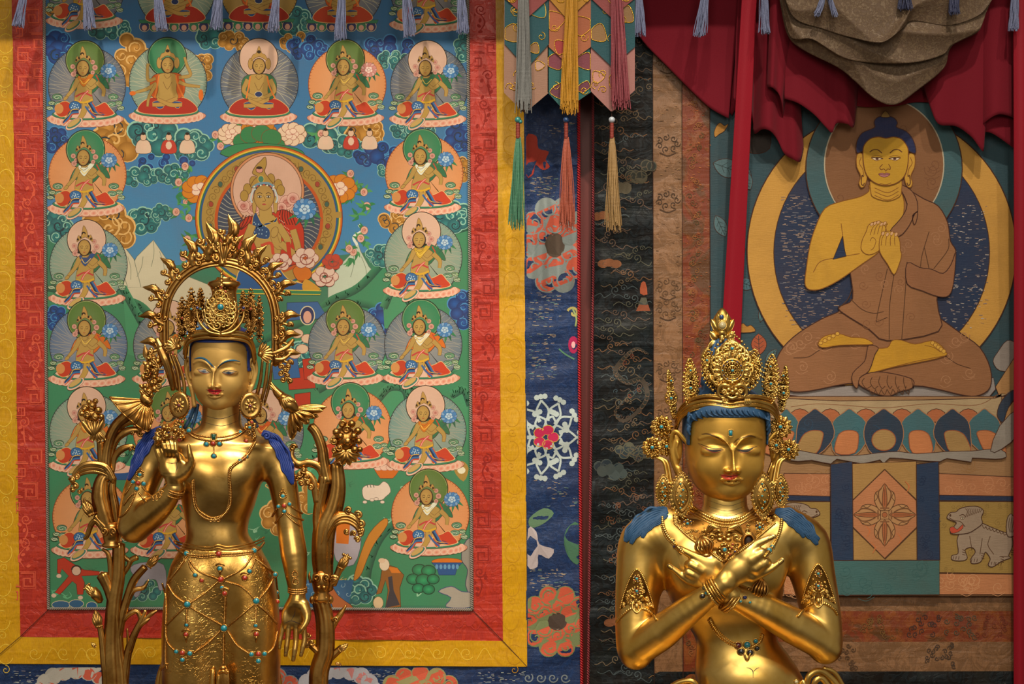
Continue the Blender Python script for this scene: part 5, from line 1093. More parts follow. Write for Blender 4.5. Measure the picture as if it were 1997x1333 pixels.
sheet('cloth_fold', [(1890, -73, 30), (1950, -73, 46), (1990, -73, 30)], [(1896, 262, 12), (1915, 240, 40), (1934, 229, 52), (1958, 231, 46), (1975, 240, 26), (1985, 280, 12)], M['crimson'], cur, FC, nu=80, ripple=lambda u, v: 5 * np.sin(u * 8) * v)
sheet('cloth_fold', [(1895, -73, 16), (1940, -73, 18), (1985, -73, 12)], [(1906, 262, 20), (1925, 262, 30), (1962, 284, 22), (1985, 300, 10)], M['crimson'], cur, FC, nu=50)
rb = sheet('red_ribbon', [(1444, -73, 66), (1458, -73, 69), (1471, -73, 66)], [(1405, 690, 4), (1418, 690, 7), (1443, 690, 4)], M['ribbon'], None, FC, nu=24, nv=80, ripple=lambda u, v: 3 * np.sin(v * 5) - 3 * np.abs(u - .45) * v)
tag(rb, 'long narrow crimson ribbon hanging down behind the crown of the right statue', 'ribbon')
rb = sheet('red_ribbon', [(1959, -73, 66), (1980, -73, 69), (2012, -73, 66)], [(1977, 1560, 8), (1990, 1560, 12), (2002, 1560, 8)], M['ribbon'], None, FC, nu=24, nv=140, ripple=lambda u, v: 5 * np.sin(v * 6) + 3 * np.sin(u * 5))
tag(rb, 'wide crimson ribbon hanging full height at the right edge of the picture', 'ribbon')
# bunched taupe silk
M['taupe'] = m_brocade('taupe_silk', '#5a4634', '#6c5842', 120, .46, .56, .62, .12, 'fine', .8, shine=.3)
FT = frame(.097)
tp = empty('taupe_silk_drape', FT(np.array([[1725., -80., 0.]]))[0], 'bunched taupe silk cloth hanging in a pointed swag above the seated yellow figure', 'drape')
def crease(a, b, c, d, amp):
    return lambda u, v: np.sin(np.pi * np.clip(u, 0, 1)) ** .5 * (16 * np.sin(v * np.pi * .9) ** .8 + amp * ((1 - np.abs(np.sin(u * a + v * b + 1.3 * np.sin(v * 3 + c)))) ** 1.6 - .4) * (.25 + v) + amp * .7 * ((1 - np.abs(np.sin(v * d + 2.4 * np.sin(u * 3.1 + c)))) ** 1.5 - .4) * v)
tops_ = [(1517, -88, 0), (1620, -88, 14), (1720, -88, 18), (1830, -88, 14), (1938, -88, 0)]
for bot, dq, cr_ in (([(1521, 0, 0), (1536, 68, 3), (1566, 98, 8), (1632, 133, 12), (1664, 160, 12), (1700, 194, 12), (1742, 206, 12), (1788, 176, 12), (1838, 134, 10), (1853, 92, 8), (1907, 62, 4), (1919, 26, 2), (1931, 0, 0)], 0, crease(3.2, 2.2, .4, 8.5, 15)),
      ([(1521, 0, 2), (1536, 68, 8), (1552, 82, 16), (1580, 84, 26), (1640, 118, 28), (1700, 128, 30), (1770, 128, 28), (1830, 112, 24), (1850, 92, 18), (1900, 64, 10), (1919, 26, 4), (1931, 0, 0)], 12, crease(5.1, -3.0, 1.4, 6, 15)),
      ([(1523, -6, 4), (1545, 42, 14), (1600, 64, 26), (1652, 82, 36), (1706, 94, 40), (1746, 66, 34), (1770, 48, 28), (1840, 56, 22), (1900, 36, 10), (1927, 6, 2)], 26, crease(6.4, 4.2, 2.2, 4, 17))):
    sheet('silk_fold', [(x, y, q + dq * .6) for x, y, q in tops_], [(x, y, q + dq) for x, y, q in bot], M['taupe'], tp, FT, nu=130, nv=90, ripple=cr_)

def threads(name, head, tip, w0, w1, n, mat, parent, fr, r=.75, seed=0, wav=2.0, bend=0, depth=.55, split=0):
    R = random.Random(seed); g = G(); head = np.array(head, float); tip = np.array(tip, float); d = tip - head; L = np.linalg.norm(d); d /= L
    side = np.array([-d[1], d[0], 0.]); side /= np.linalg.norm(side) + 1e-9
    for k in range(n):
        a = R.uniform(0, 2 * math.pi); rr = math.sqrt(R.random()); ox, oz = math.cos(a) * rr, math.sin(a) * rr * depth
        ln = L * R.uniform(.90, 1.02); P_ = []; ph = R.uniform(0, 6); sp = split * (1 if ox > 0 else -1)
        for j in range(9):
            t = j / 8; w = (w0 + (w1 - w0) * t ** .7) / 2
            P_.append(head + d * ln * t + side * (ox * w + bend * math.sin(t * 2.6) + sp * t * t + wav * .35 * math.sin(t * 6 + ph) * t) + np.array([0, 0, oz * w + wav * .3 * math.sin(t * 7 + ph * 2) * t]))
        twist(g, cr3(P_, 3), r, pitch=2.6, seg=5, amp=.22)
    return g.build(name, mat, parent, fr, kind='stuff')
for nm, c in (('tassel_blue', '#6c7290'), ('tassel_grey', '#6f6f6c'), ('tassel_gold', '#b07c16'), ('tassel_rose', '#863a42'), ('tassel_green', '#407458'), ('tassel_coral', '#9c4c36'), ('tassel_beige', '#927244'), ('tassel_dark', '#2c3150')):
    M[nm] = m_plain(nm, c, .45, var=.25, scale=300)
FV = frame(.125)
tops = [(50, 35, 52, -14, 'tassel_blue', 0), (167, 176, 58, 9, 'tassel_blue', 0), (306, 314, 60, 8, 'tassel_blue', 0), (430, 420, 58, -8, 'tassel_blue', 0), (541, 533, 62, -8, 'tassel_blue', 0), (667, 664, 78, -6, 'tassel_blue', 0), (790, 800, 72, 10, 'tassel_blue', 0),
        (898, 904, 66, 6, 'tassel_blue', 0), (1245, 1249, 70, 4, 'tassel_blue', 0), (1377, 1364, 72, -14, 'tassel_blue', 0), (1489, 1491, 66, 2, 'tassel_blue', 0), (1606, 1604, 40, -2, 'tassel_blue', 12), (1754, 1757, 28, 2, 'tassel_dark', 0), (1853, 1850, 37, -3, 'tassel_dark', 0), (1980, 1977, 60, -3, 'tassel_blue', 0)]
where = ['at the far left over the yellow brocade', 'second from the left, over the painted scroll', 'third from the left, over the painted scroll', 'fourth from the left, over the painted scroll', 'fifth from the left, above the scroll centre', 'sixth from the left, over the painted scroll',
         'seventh from the left, over the painted scroll', 'at the right edge of the painted scroll', 'beside the patchwork pendants, over crimson cloth', 'swinging left over the flat crimson cloth', 'over the pleats right of the long ribbon',
         'split in two over the left of the taupe silk', 'dark one hanging over the middle of the taupe silk', 'dark one over the right of the taupe silk', 'over the wide ribbon at the far right']
for i, (x0, x1, y1, _, mt, sp) in enumerate(tops):
    dk = 46 if i in (11, 12, 13) else 0
    hd_ = np.array([x0, -26., dk]); t = empty('blue_tassel', FV(hd_[None])[0], 'small blue silk tassel ' + where[i], 'tassel', 'small tassels along the canopy')
    threads('threads', hd_, (x1, y1, dk), 10, 27 - (i % 3) * 2, 46, M[mt], t, FV, .85, i, 4.2, split=sp)
    g = G(); sphere(g, hd_ - (0, 5, 0), (6, 7, 6)); sweep(g, [hd_ - (0, 8, 0), hd_ - (0, 68, 0)], 1.2, 6); g.build('tassel_head', M[mt], t, FV)
# patchwork pendants
VB = empty('patchwork_valance', FV(np.array([[1110., -40., 0.]]))[0], 'valance of pointed patchwork silk pendants in teal, rose and ochre with gold outlines', 'valance')
M['silk_pendant'] = m_cloth('pendant_silk', None, .5, 900, .35, .0006, '#3a2818', .25, fold=.6)
M['gold_thread'] = m_gold('gold_thread', '#c8962c', '#e0b850', .35)
def pendant(x0, x1, ys, yp, xp, col, q, seed, motifs, top=-92):
    P0 = np.array([(x0, top), (x1, top), (x1, ys), (xp + 2, yp), (xp - 2, yp), (x0, ys)], float); n = 6
    V = np.vstack([np.column_stack([P0, np.full(n, q)]), np.column_stack([P0, np.full(n, q + 1.6)])])
    o = mesh_obj('pendant', FV(V), [tuple(range(n, 2 * n)), tuple(range(n - 1, -1, -1))] + [(i, (i + 1) % n, n + (i + 1) % n, n + i) for i in range(n)], M['silk_pendant'], VB, np.tile(lin(col), (2 * n, 1)))
    R = random.Random(seed)
    def out(gt): e = gt.build('gold_outline', M['gold_thread'], VB, FV); e.parent = o
    for k, (mx, my, mr, c) in enumerate(motifs):
        Pm = smooth_closed([(mx + mr * (1 + .35 * (j % 2)) * math.cos(j * 1.05 + seed), my + mr * (1 + .35 * (j % 2)) * math.sin(j * 1.05 + seed)) for j in range(6)], 5)
        Pm[:, 0] = np.clip(Pm[:, 0], x0 + 1, x1 - 1); lim = ys + (yp - ys) * (1 - np.abs(Pm[:, 0] - xp) / ((x1 - x0) / 2)) - 2; Pm[:, 1] = np.minimum(Pm[:, 1], lim)
        d = Paint(FV, q + 1.65 + .02 * k); d.fill(Pm, c); e = mesh_obj('silk_motif', FV(np.vstack(d.V)), d.F, M['silk_pendant'], VB, np.vstack(d.C)); e.parent = o
        gt = G(); twist(gt, np.column_stack([np.vstack([Pm, Pm[:1]]), np.full(len(Pm) + 1, q + 2.2)]), .95, pitch=2.2, seg=5, amp=.5); out(gt)
    for k in range(5):
        gt = G(); x, y = R.uniform(x0 + 10, x1 - 10), R.uniform(max(0, ys - 70), ys); twist(gt, np.column_stack([spiral(x, y, 9, 1.2, R.uniform(0, 360)), np.full(18, q + 2.2)]), .85, pitch=2.2, seg=5, amp=.5); out(gt)
TE, ROS, OCH, BEI, ORG = '#0a3f46', '#7a3634', '#9c6c14', '#866350', '#8f5030'
pendant(983, 1070, 181, 219, 1023, BEI, 0, 1, [(1052, 128, 8, '#a5806c')])
pendant(1068, 1152, 180, 214, 1100, '#14504e', 0, 2, [(1082, 120, 14, '#6a2c38'), (1140, 120, 14, '#6a2c38'), (1090, 178, 13, '#5a2838'), (1140, 172, 11, '#5a2838')])
pendant(1150, 1238, 176, 217, 1193, '#8f5f58', 0, 3, [(1166, 150, 10, '#a87468'), (1200, 160, 12, '#80504a')])
pendant(984, 1071, 86, 132, 1027, TE, 3.5, 4, [(996, 66, 15, '#7a5a34'), (1050, 20, 14, '#1c5c5c'), (1042, 95, 9, '#7a5a34')])
pendant(1070, 1152, 92, 124, 1107, ORG, 3.5, 5, [(1082, 40, 16, '#9a5434'), (1136, 50, 16, '#8a4a2c'), (1094, 92, 12, '#8a2c28')])
pendant(1152, 1238, 92, 129, 1193, TE, 3.5, 6, [(1166, 66, 15, '#7a5a34'), (1220, 30, 14, '#7a5a34'), (1208, 100, 10, '#1c5c5c')])
pendant(984, 1071, -2, 35, 1028, ROS, 7, 7, [(1000, -6, 8, '#a05a50')])
pendant(1070, 1152, -2, 38, 1107, OCH, 7, 8, [(1124, -6, 8, '#c89a34')])
pendant(1152, 1238, -2, 34, 1192, ROS, 7, 9, [(1210, -6, 8, '#a05a50')])
for x0, x1, y1, mt, lab, w in ((1021, 1021, 219, 'tassel_grey', 'long grey tassel hanging before the left pendants of the valance', 33), (1116, 1109, 222, 'tassel_gold', 'long golden yellow tassel before the middle pendants', 36), (1200, 1211, 212, 'tassel_rose', 'long rose red tassel before the right pendants', 38)):
    hd_ = np.array([x0, -30., 20.]); t = empty('long_tassel', FV(hd_[None])[0], lab, 'tassel', None)
    threads('threads', hd_, (x1, y1, 17), 17, w, 88, M[mt], t, FV, 1.0, x0, 3.2, depth=.42); g = G(); sphere(g, hd_ - (0, 5, 0), (9, 9, 9)); sweep(g, [hd_ - (0, 8, 0), hd_ - (0, 64, 0)], 1.4, 6); g.build('tassel_head', M[mt], t, FV)
M['bead_teal'] = m_plain('turquoise_bead', '#2f7a74', .25, spec=.6, coat=.4); M['bead_blue'] = m_plain('blue_bead', '#1f3f6a', .25, spec=.6, coat=.4); M['bead_white'] = m_plain('white_bead', '#a9b0b8', .3, spec=.6, coat=.4); M['wrap'] = m_plain('red_binding', '#7c2a1c', .7)
for x, xb, y1, mt, bead, lab, w in ((1010, 1007, 445, 'tassel_green', 'bead_teal', 'slim green tassel with turquoise bead over the yellow brocade', 32), (1104, 1107, 446, 'tassel_coral', 'bead_blue', 'slim coral tassel with blue bead over the navy brocade', 38), (1193, 1197, 450, 'tassel_beige', 'bead_white', 'slim beige tassel with white bead over the black brocade', 36)):
    t = empty('beaded_tassel', FV(np.array([[x, 200., 3.]]))[0], lab, 'tassel', None)
    threads('threads', (x + 1, 268, 4), (xb, y1, 4), 8, w, 54, M[mt], t, FV, 1.0, x, 4.0, depth=.4)
    g = G(); sphere(g, (x, 234, 4), 6.5, 12, 8); 
    if bead == 'bead_teal': sphere(g, (x + 5, 238, 6), 4, 10, 8)
    g.build('bead', M[bead], t, FV)
    g = G(); twist(g, cr3([(x, 240, 4), (x, 270, 4)], 8), 4.2, 3, 8, .2); g.build('binding', M['wrap'], t, FV); g = G(); sweep(g, cr3([(x, 268, 4), (x, 234, 3), (x, 222, 0), (x, 205, -5), (x, -94, -5)], 4), .6, 5); g.build('string', M['thread'], t, FV)
# ---------------------------------------------------------------- implicit-surface modelling for the cast figures
def C3(P):
    """joints read off the photograph at (x, y) and standing q in front of the figure's plane -> true local position"""
    P = np.array(P, float); f = (4000 - P[..., 2]) / 4000
    P[..., 0] = 998.5 + (P[..., 0] - 998.5) * f; P[..., 1] = 666.5 + (P[..., 1] - 666.5) * f; return P
class Field:
    def __init__(s, lo, hi, h, margin=16):
        s.lo = np.array(lo, float); s.h = h; s.m = margin
        s.ax = [np.arange(lo[i], hi[i] + h, h).astype(np.float32) for i in range(3)]
        s.F = np.full([len(a) for a in s.ax], 1e3, np.float32)
    def sub(s, lo, hi, m=None):
        m = s.m if m is None else m; sl = []
        for i in range(3):
            a = int(np.clip((lo[i] - m - s.lo[i]) // s.h, 0, len(s.ax[i]))); b = int(np.clip((hi[i] + m - s.lo[i]) // s.h + 2, 0, len(s.ax[i]))); sl.append(slice(a, b))
        return tuple(sl), np.ix_(*[s.ax[i][sl[i]] for i in range(3)])
    def comb(s, sl, d, k, op):
        A = s.F[sl]
        if op == 'u':
            h = np.maximum(k - np.abs(A - d), 0) / max(k, 1e-6); s.F[sl] = np.minimum(A, d) - h * h * k * .25
        else:
            d = -d; h = np.maximum(k - np.abs(A - d), 0) / max(k, 1e-6); s.F[sl] = np.maximum(A, d) + h * h * k * .25
    def cap(s, a, b, ra, rb, k=8, op='u'):
        a, b = np.array(a, float), np.array(b, float); r = max(ra, rb); sl, (X, Y, Z) = s.sub(np.minimum(a, b) - r, np.maximum(a, b) + r)
        if not s.F[sl].size: return
        v = b - a; L = v @ v + 1e-9; t = np.clip(((X - a[0]) * v[0] + (Y - a[1]) * v[1] + (Z - a[2]) * v[2]) / L, 0, 1)
        d = np.sqrt((X - a[0] - t * v[0]) ** 2 + (Y - a[1] - t * v[1]) ** 2 + (Z - a[2] - t * v[2]) ** 2) - (ra + (rb - ra) * t)
        s.comb(sl, d, k, op)
    def chain(s, P, R, k=8, op='u', kk=None, n=5):
        P = np.asarray(P, float)
        if n and len(P) > 2: P = cr3(P, n)
        R = rs(R, len(P)); r = R.max(); sl, (X, Y, Z) = s.sub(P.min(0) - r, P.max(0) + r)
        if not s.F[sl].size: return
        D = None
        for i in range(len(P) - 1):
            a, b = P[i], P[i + 1]; v = b - a; L = v @ v + 1e-9; t = np.clip(((X - a[0]) * v[0] + (Y - a[1]) * v[1] + (Z - a[2]) * v[2]) / L, 0, 1)
            d = np.sqrt((X - a[0] - t * v[0]) ** 2 + (Y - a[1] - t * v[1]) ** 2 + (Z - a[2] - t * v[2]) ** 2) - (R[i] + (R[i + 1] - R[i]) * t); D = d if D is None else np.minimum(D, d)
        s.comb(sl, D.astype(np.float32), k, op)
    def ell(s, c, r, k=8, op='u', rot=None):
        c, r = np.array(c, float), np.array(r, float); e = r if rot is None else np.full(3, r.max()); sl, (X, Y, Z) = s.sub(c - e, c + e)
        if not s.F[sl].size: return
        X, Y, Z = X - c[0], Y - c[1], Z - c[2]
        if rot is not None:
            a = math.radians(rot); X, Y = X * math.cos(a) + Y * math.sin(a), -X * math.sin(a) + Y * math.cos(a)
        k0 = np.sqrt((X / r[0]) ** 2 + (Y / r[1]) ** 2 + (Z / r[2]) ** 2); k1 = np.sqrt((X / r[0] ** 2) ** 2 + (Y / r[1] ** 2) ** 2 + (Z / r[2] ** 2) ** 2)
        s.comb(sl, k0 * (k0 - 1) / (k1 + 1e-6), k, op)
    def tube(s, keys, n=2.0, k=8, off=0, op='u', only=False):
        """keys: (y, cx, half width, half depth, cz) down the body"""
        K = np.array(keys, float); Ks = cr3(np.column_stack([K[:, 0], K[:, 1], K[:, 2]]), 6); Kt = cr3(np.column_stack([K[:, 0], K[:, 3], K[:, 4]]), 6)
        Y = s.ax[1]; g = lambda A, j: np.interp(Y, A[:, 0], A[:, j]).astype(np.float32)[None, :, None]
        cx, a, b, cz = g(Ks, 1), g(Ks, 2), g(Kt, 1), g(Kt, 2)
        X = s.ax[0][:, None, None]; Z = s.ax[2][None, None, :]
        r = (np.abs((X - cx) / a) ** n + np.abs((Z - cz) / b) ** n) ** (1 / n)
        d = (r - 1) * np.minimum(a, b) - off
        yy = Y[None, :, None]; d = np.maximum(d, np.maximum(K[0, 0] - yy, yy - K[-1, 0]))
        if only: return d
        s.comb((slice(None),) * 3, d.astype(np.float32), k, op)
    def mesh(s, smooth=2):
        F = s.F; S = F < 0; c = [S[i:S.shape[0] - 1 + i, j:S.shape[1] - 1 + j, k:S.shape[2] - 1 + k] for i in (0, 1) for j in (0, 1) for k in (0, 1)]
        cnt = sum(x.astype(np.int8) for x in c); act = (cnt > 0) & (cnt < 8); idx = np.full(act.shape, -1, np.int64); I = np.argwhere(act); idx[act] = np.arange(len(I))
        pos = np.zeros((len(I), 3)); num = np.zeros(len(I)); cor = [(i, j, k) for i in (0, 1) for j in (0, 1) for k in (0, 1)]
        for a in cor:
            for ax in range(3):
                if a[ax] == 0:
                    b = list(a); b[ax] = 1; fa = F[I[:, 0] + a[0], I[:, 1] + a[1], I[:, 2] + a[2]]; fb = F[I[:, 0] + b[0], I[:, 1] + b[1], I[:, 2] + b[2]]
                    m = (fa < 0) != (fb < 0); t = np.where(m, fa / np.where(m, fa - fb, 1), 0); p = np.array(a, float)[None] + np.eye(3)[ax][None] * t[:, None]
                    pos[m] += p[m]; num[m] += 1
        V = s.lo + (I + pos / num[:, None]) * s.h
        Fc = []
        for ax in range(3):
            o1, o2 = [i for i in range(3) if i != ax]; sa = [slice(1, -1)] * 3; sa[ax] = slice(0, -1); sb = list(sa); sb[ax] = slice(1, None)
            A, B = S[tuple(sa)], S[tuple(sb)]
            for flip, msk in ((0, A & ~B), (1, ~A & B)):
                J = np.argwhere(msk); off = np.array([1, 1, 1]); off[ax] = 0; J = J + off
                q = []
                for d1, d2 in ((-1, -1), (0, -1), (0, 0), (-1, 0)):
                    K = J.copy(); K[:, o1] += d1; K[:, o2] += d2; q.append(idx[K[:, 0], K[:, 1], K[:, 2]])
                q = np.stack(q, 1)
                if (flip == 1) ^ (ax == 1): q = q[:, ::-1]
                Fc.append(q)
        Fc = np.vstack(Fc); Fc = Fc[(Fc >= 0).all(1)]
        for _ in range(smooth):
            acc = np.zeros_like(V); n_ = np.zeros(len(V))
            for a in range(4):
                b = (a + 1) % 4
                for i in range(3): acc[:, i] += np.bincount(Fc[:, a], V[Fc[:, b], i], len(V)) + np.bincount(Fc[:, b], V[Fc[:, a], i], len(V))
                n_ += np.bincount(Fc[:, a], minlength=len(V)) + np.bincount(Fc[:, b], minlength=len(V))
            V = V + .5 * (acc / n_[:, None] - V)
        return V, Fc[:, ::-1]
class Caster:
    """finds the surface of a figure along the camera's sight lines, so that jewels and chains can lie on it"""
    def __init__(s): s.V = []; s.F = []; s.n = 0; s.t = None
    def add(s, V, F): s.V.append(V); s.F += (np.asarray(F) + s.n).tolist(); s.n += len(V); s.t = None
    def __call__(s, x, y, off=0.0, default=None):
        if s.t is None: s.t = BVHTree.FromPolygons(np.vstack(s.V).tolist(), s.F)
        o = Vector((998.5, 666.5, 4000.)); d = (Vector((x, y, 0.)) - o).normalized(); h = s.t.ray_cast(o, d)
        if h[0] is None: return None if default is None else np.array(C3([(x, y, default)])[0])
        p = h[0] - d * off; return np.array(p)
    def path(s, P, off=1.0, n=8, default=0.0, maxjump=None):
        P = np.asarray(P, float); P = smooth_open(P[:, :2], n) if len(P) > 2 else np.column_stack([np.linspace(P[0, i], P[1, i], 12) for i in (0, 1)])
        out = []
        for x, y in P:
            h = s(x, y, off); out.append(h if h is not None else (C3([(x, y, out[-1][2] - 3)])[0] if out else C3([(x, y, default)])[0]))
        return np.array(out)
    def normal(s, x, y):
        o = Vector((998.5, 666.5, 4000.)); d = (Vector((x, y, 0.)) - o).normalized(); h = s.t.ray_cast(o, d); return None if h[0] is None else np.array(h[1])
def lay_stroke(cast, name, P, w, mat, parent, fr, off=.35, n=8, lift=.0):
    """painted line lying on a surface"""
    P = smooth_open(P, n); m = len(P); W = rs(w, m) / 2; T = np.gradient(P, axis=0); T /= np.hypot(T[:, 0], T[:, 1])[:, None]; Nn = np.column_stack([-T[:, 1], T[:, 0]])
    V = []
    for s_ in (-1, -.33, .33, 1): V.append([cast(x, y, off + (lift if abs(s_) < .5 else 0), 0.) for x, y in P + Nn * (W * s_)[:, None]])
    V = np.array(V).transpose(1, 0, 2).reshape(-1, 3); Fc = [(4 * i + j, 4 * i + j + 1, 4 * i + j + 5, 4 * i + j + 4) for i in range(m - 1) for j in range(3)]
    return mesh_obj(name, fr(V), Fc, mat, parent, smooth=True)
def lay_fill(cast, name, top, bot, mat, parent, fr, off=.35, nv=8, n=8, lift=0, jit=None):
    """painted patch between two lines (left to right), lying on a surface"""
    T, B = smooth_open(top, n), smooth_open(bot, n); m = max(len(T), len(B)); T = np.column_stack([rs(T[:, i], m) for i in (0, 1)]); B = np.column_stack([rs(B[:, i], m) for i in (0, 1)]); V = []
    for i in range(m):
        for j in range(nv + 1):
            t = j / nv; x, y = T[i] * (1 - t) + B[i] * t; V.append(cast(x, y, off + lift * math.sin(math.pi * t) * (1 if 0 < i < m - 1 else 0), 0.))
    W = nv + 1; Fc = [(i * W + j, i * W + j + 1, (i + 1) * W + j + 1, (i + 1) * W + j) for i in range(m - 1) for j in range(nv)]
    return mesh_obj(name, fr(np.array(V)), Fc, mat, parent, smooth=True)

M['gold1'] = m_gold('gilded_copper', '#b98d45', '#dcb56a', .32, .16, pat=.35, bump=.0006)
M['gold_dark'] = m_gold('worn_gilt', '#a37235', '#d2a35a', .30, .16, pat=.55, scale=20, bump=.0008)
M['gold_robe'] = m_gold('engraved_gilt', '#b3843c', '#d4aa5e', .32, .15, pat=.35, engraved=True)
M['gold2'] = m_gold('bright_gilt', '#d0a44c', '#e4c274', .36, .12, pat=.18, scale=9, bump=.0003)
M['gold2_orn'] = m_gold('bright_gilt_ornament', '#b98c3e', '#dcb466', .30, .14, pat=.4, scale=24)
M['recess_patina'] = m_gold('recess_patina_gilt', '#4a2e12', '#8a6026', .42, .12, pat=.5, scale=30)  # dark patinated tone for backing plates, recess darkening put into the colour
M['face1'] = m_gold('cold_gold_face', '#c79c50', '#d8b062', .48, .10, pat=.1, scale=10, metal=.5)
M['face2'] = m_gold('cold_gold_face_bright', '#c4943a', '#d4a64c', .40, .10, pat=.1, scale=10, metal=.75)
M['lips'] = m_plain('red_lip_paint', '#c0182a', .35, spec=.5, var=.05)
M['lips2'] = m_plain('coral_lip_paint', '#c8442e', .4, spec=.5, var=.05)
M['blue_paint'] = m_plain('ultramarine_hair_paint', '#12307a', .55, var=.2)
M['blue_paint2'] = m_plain('azure_hair_paint', '#1f4668', .6, var=.2)
M['navy_line'] = m_plain('dark_blue_line', '#0c2040', .5); M['sky_line'] = m_plain('pale_blue_line', '#2a6a88', .5); M['dark_line'] = m_plain('dark_brown_line', '#24120a', .6); M['eye_white'] = m_plain('eye_white', '#7d7266', .4, var=.05); M['red_line'] = m_plain('red_eye_rim', '#8a3a24', .5)
M['turq'] = m_plain('turquoise', '#1c7f8c', .22, spec=.6, coat=.5, scale=300); M['coral'] = m_plain('coral', '#a02c18', .25, spec=.6, coat=.5, scale=300); M['lapis'] = m_plain('lapis', '#141c5c', .2, spec=.6, coat=.5); M['garnet'] = m_plain('garnet', '#5c0a1c', .15, spec=.7, coat=.6)
M['emerald'] = m_plain('emerald_stone', '#124a38', .15, spec=.7, coat=.6); M['crystal'] = m_plain('pale_crystal', '#b8a878', .1, spec=.9, coat=.8); M['dark_stone'] = m_plain('dark_stone', '#1c1a18', .2, spec=.7, coat=.5)

HEAD_KEYS = [(-1.52, 0, .30, .35, -.25), (-1.42, 0, .60, .68, -.22), (-1.25, 0, .82, .92, -.16), (-.95, 0, .96, 1.03, -.10), (-.5, 0, 1.0, 1.07, -.08), (0, 0, .985, 1.05, -.08), (.3, 0, .955, 1.02, -.07), (.6, 0, .90, .97, -.05), (.85, 0, .80, .88, -.02), (1.02, 0, .68, .77, .02), (1.16, 0, .50, .61, .08), (1.26, 0, .28, .40, .14)]
def head(name_mat, cx, cy, hw, yaw, pitch, parent, fr, cast, ear_out=1.16, hair_mat=None, hairline=-.98, mouth=.70, hair_th=.05, q0=0, chin=1.0, hair_y=.0):
    f = Field((-1.6, -1.7, -1.4), (1.6, 1.5, 1.5), .0225, .2)
    f.tube(HEAD_KEYS, 2.25, .05)
    f.ell((0, .98 * chin, .66), (.30, .22, .22), .16)
    for s_ in (-1, 1):
        f.ell((s_ * .44, .36, .62), (.36, .34, .26), .25)
        f.ell((s_ * .42, -.14, 1.06), (.33, .13, .18), .14, 's'); f.ell((s_ * .14, .10, 1.06), (.07, .24, .12), .1, 's')
        f.ell((s_ * .43, -.015, .775), (.31, .155, .175), .04)
        f.chain([(s_ * .05, -.08, 1.02), (s_ * .13, -.22, 1.01), (s_ * .30, -.36, .965), (s_ * .52, -.40, .87), (s_ * .78, -.30, .68)], [.022, .026, .028, .028, .012], .05)
        f.ell((s_ * .125, .435, 1.0), (.085, .065, .12), .04); f.ell((s_ * .07, .50, 1.10), (.04, .03, .06), .02, 's')
        # ear
        e = ear_out
        f.ell((s_ * (e - .06), .0, .06), (.13, .42, .06), .05)
        f.chain([(s_ * .97, -.12, .2), (s_ * (e - .06), -.40, .18), (s_ * (e + .06), -.38, .12), (s_ * (e + .10), -.05, .06), (s_ * (e + .02), .32, .06), (s_ * (e - .09), .58, .08)], [.05, .055, .055, .05, .05, .06], .03, n=4)
        f.chain([(s_ * (e - .09), .50, .08), (s_ * (e - .15), .80, .1), (s_ * (e - .19), 1.12, .1)], [.075, .07, .085], .04)
        f.chain([(s_ * (e - .06), -.15, .13), (s_ * (e - .03), .05, .12), (s_ * (e - .09), .25, .12)], [.03, .03, .03], .03)
    f.chain([(0, -.16, .99), (0, .12, 1.10), (0, .38, 1.23)], [.030, .034, .045], .07); f.ell((0, .425, 1.17), (.075, .06, .10), .05)
    m = mouth
    f.chain([(-.25, m + .01, .92), (-.09, m - .035, 1.02), (0, m - .01, 1.035), (.09, m - .035, 1.02), (.25, m + .01, .92)], [.025, .048, .042, .048, .025], .035)
    f.chain([(-.19, m + .06, .92), (0, m + .09, 1.0), (.19, m + .06, .92)], [.03, .062, .03], .035)
    f.chain([(-.27, m + .012, .95), (-.1, m + .018, 1.075), (0, m + .03, 1.09), (.1, m + .018, 1.075), (.27, m + .012, .95)], [.014] * 5, .02, 's')
    f.ell((0, m + .2, 1.09), (.2, .05, .08), .1, 's'); f.ell((0, .58, 1.1), (.035, .07, .05), .04, 's')
    V, Fc = f.mesh(1)
    ya, pi_ = math.radians(yaw), math.radians(pitch)
    def tf(V):
        V = np.asarray(V, float); X, Y, Z = V[:, 0], V[:, 1], V[:, 2]
        Y, Z = Y * math.cos(pi_) + Z * math.sin(pi_), -Y * math.sin(pi_) + Z * math.cos(pi_)
        X, Z = X * math.cos(ya) + Z * math.sin(ya), -X * math.sin(ya) + Z * math.cos(ya)
        c = C3([(cx, cy, q0 + hw * .6)])[0]; return np.column_stack([c[0] + X * hw, c[1] + Y * hw, q0 + Z * hw])
    L = tf(V); cast.add(L, Fc); o = mesh_obj('head', fr(L), Fc, M[name_mat], parent, smooth=True)
    # painted hair: a skin over the skull, open at the face
    g = Field((-1.3, -1.7, -1.4), (1.3, .5, 1.4), .03, .2); d = g.tube(HEAD_KEYS[:-4], 2.25, .05, off=hair_th, only=True)
    X, Y, Z = np.ix_(*g.ax); rc = .3; bx = np.abs(X) - (.95 - rc); by = (hairline + rc) - Y
    win = np.sqrt(np.maximum(bx, 0) ** 2 + np.maximum(by, 0) ** 2) + np.minimum(np.maximum(bx, by), 0) - rc
    win = np.maximum(win, -(Z - .05)); g.F = np.maximum(np.maximum(d, -win), Y - hair_y).astype(np.float32); V, Fc = g.mesh(1)
    mesh_obj('hair', fr(tf(V)), Fc, M[hair_mat], parent, smooth=True); cast.add(tf(V), Fc)
    return tf

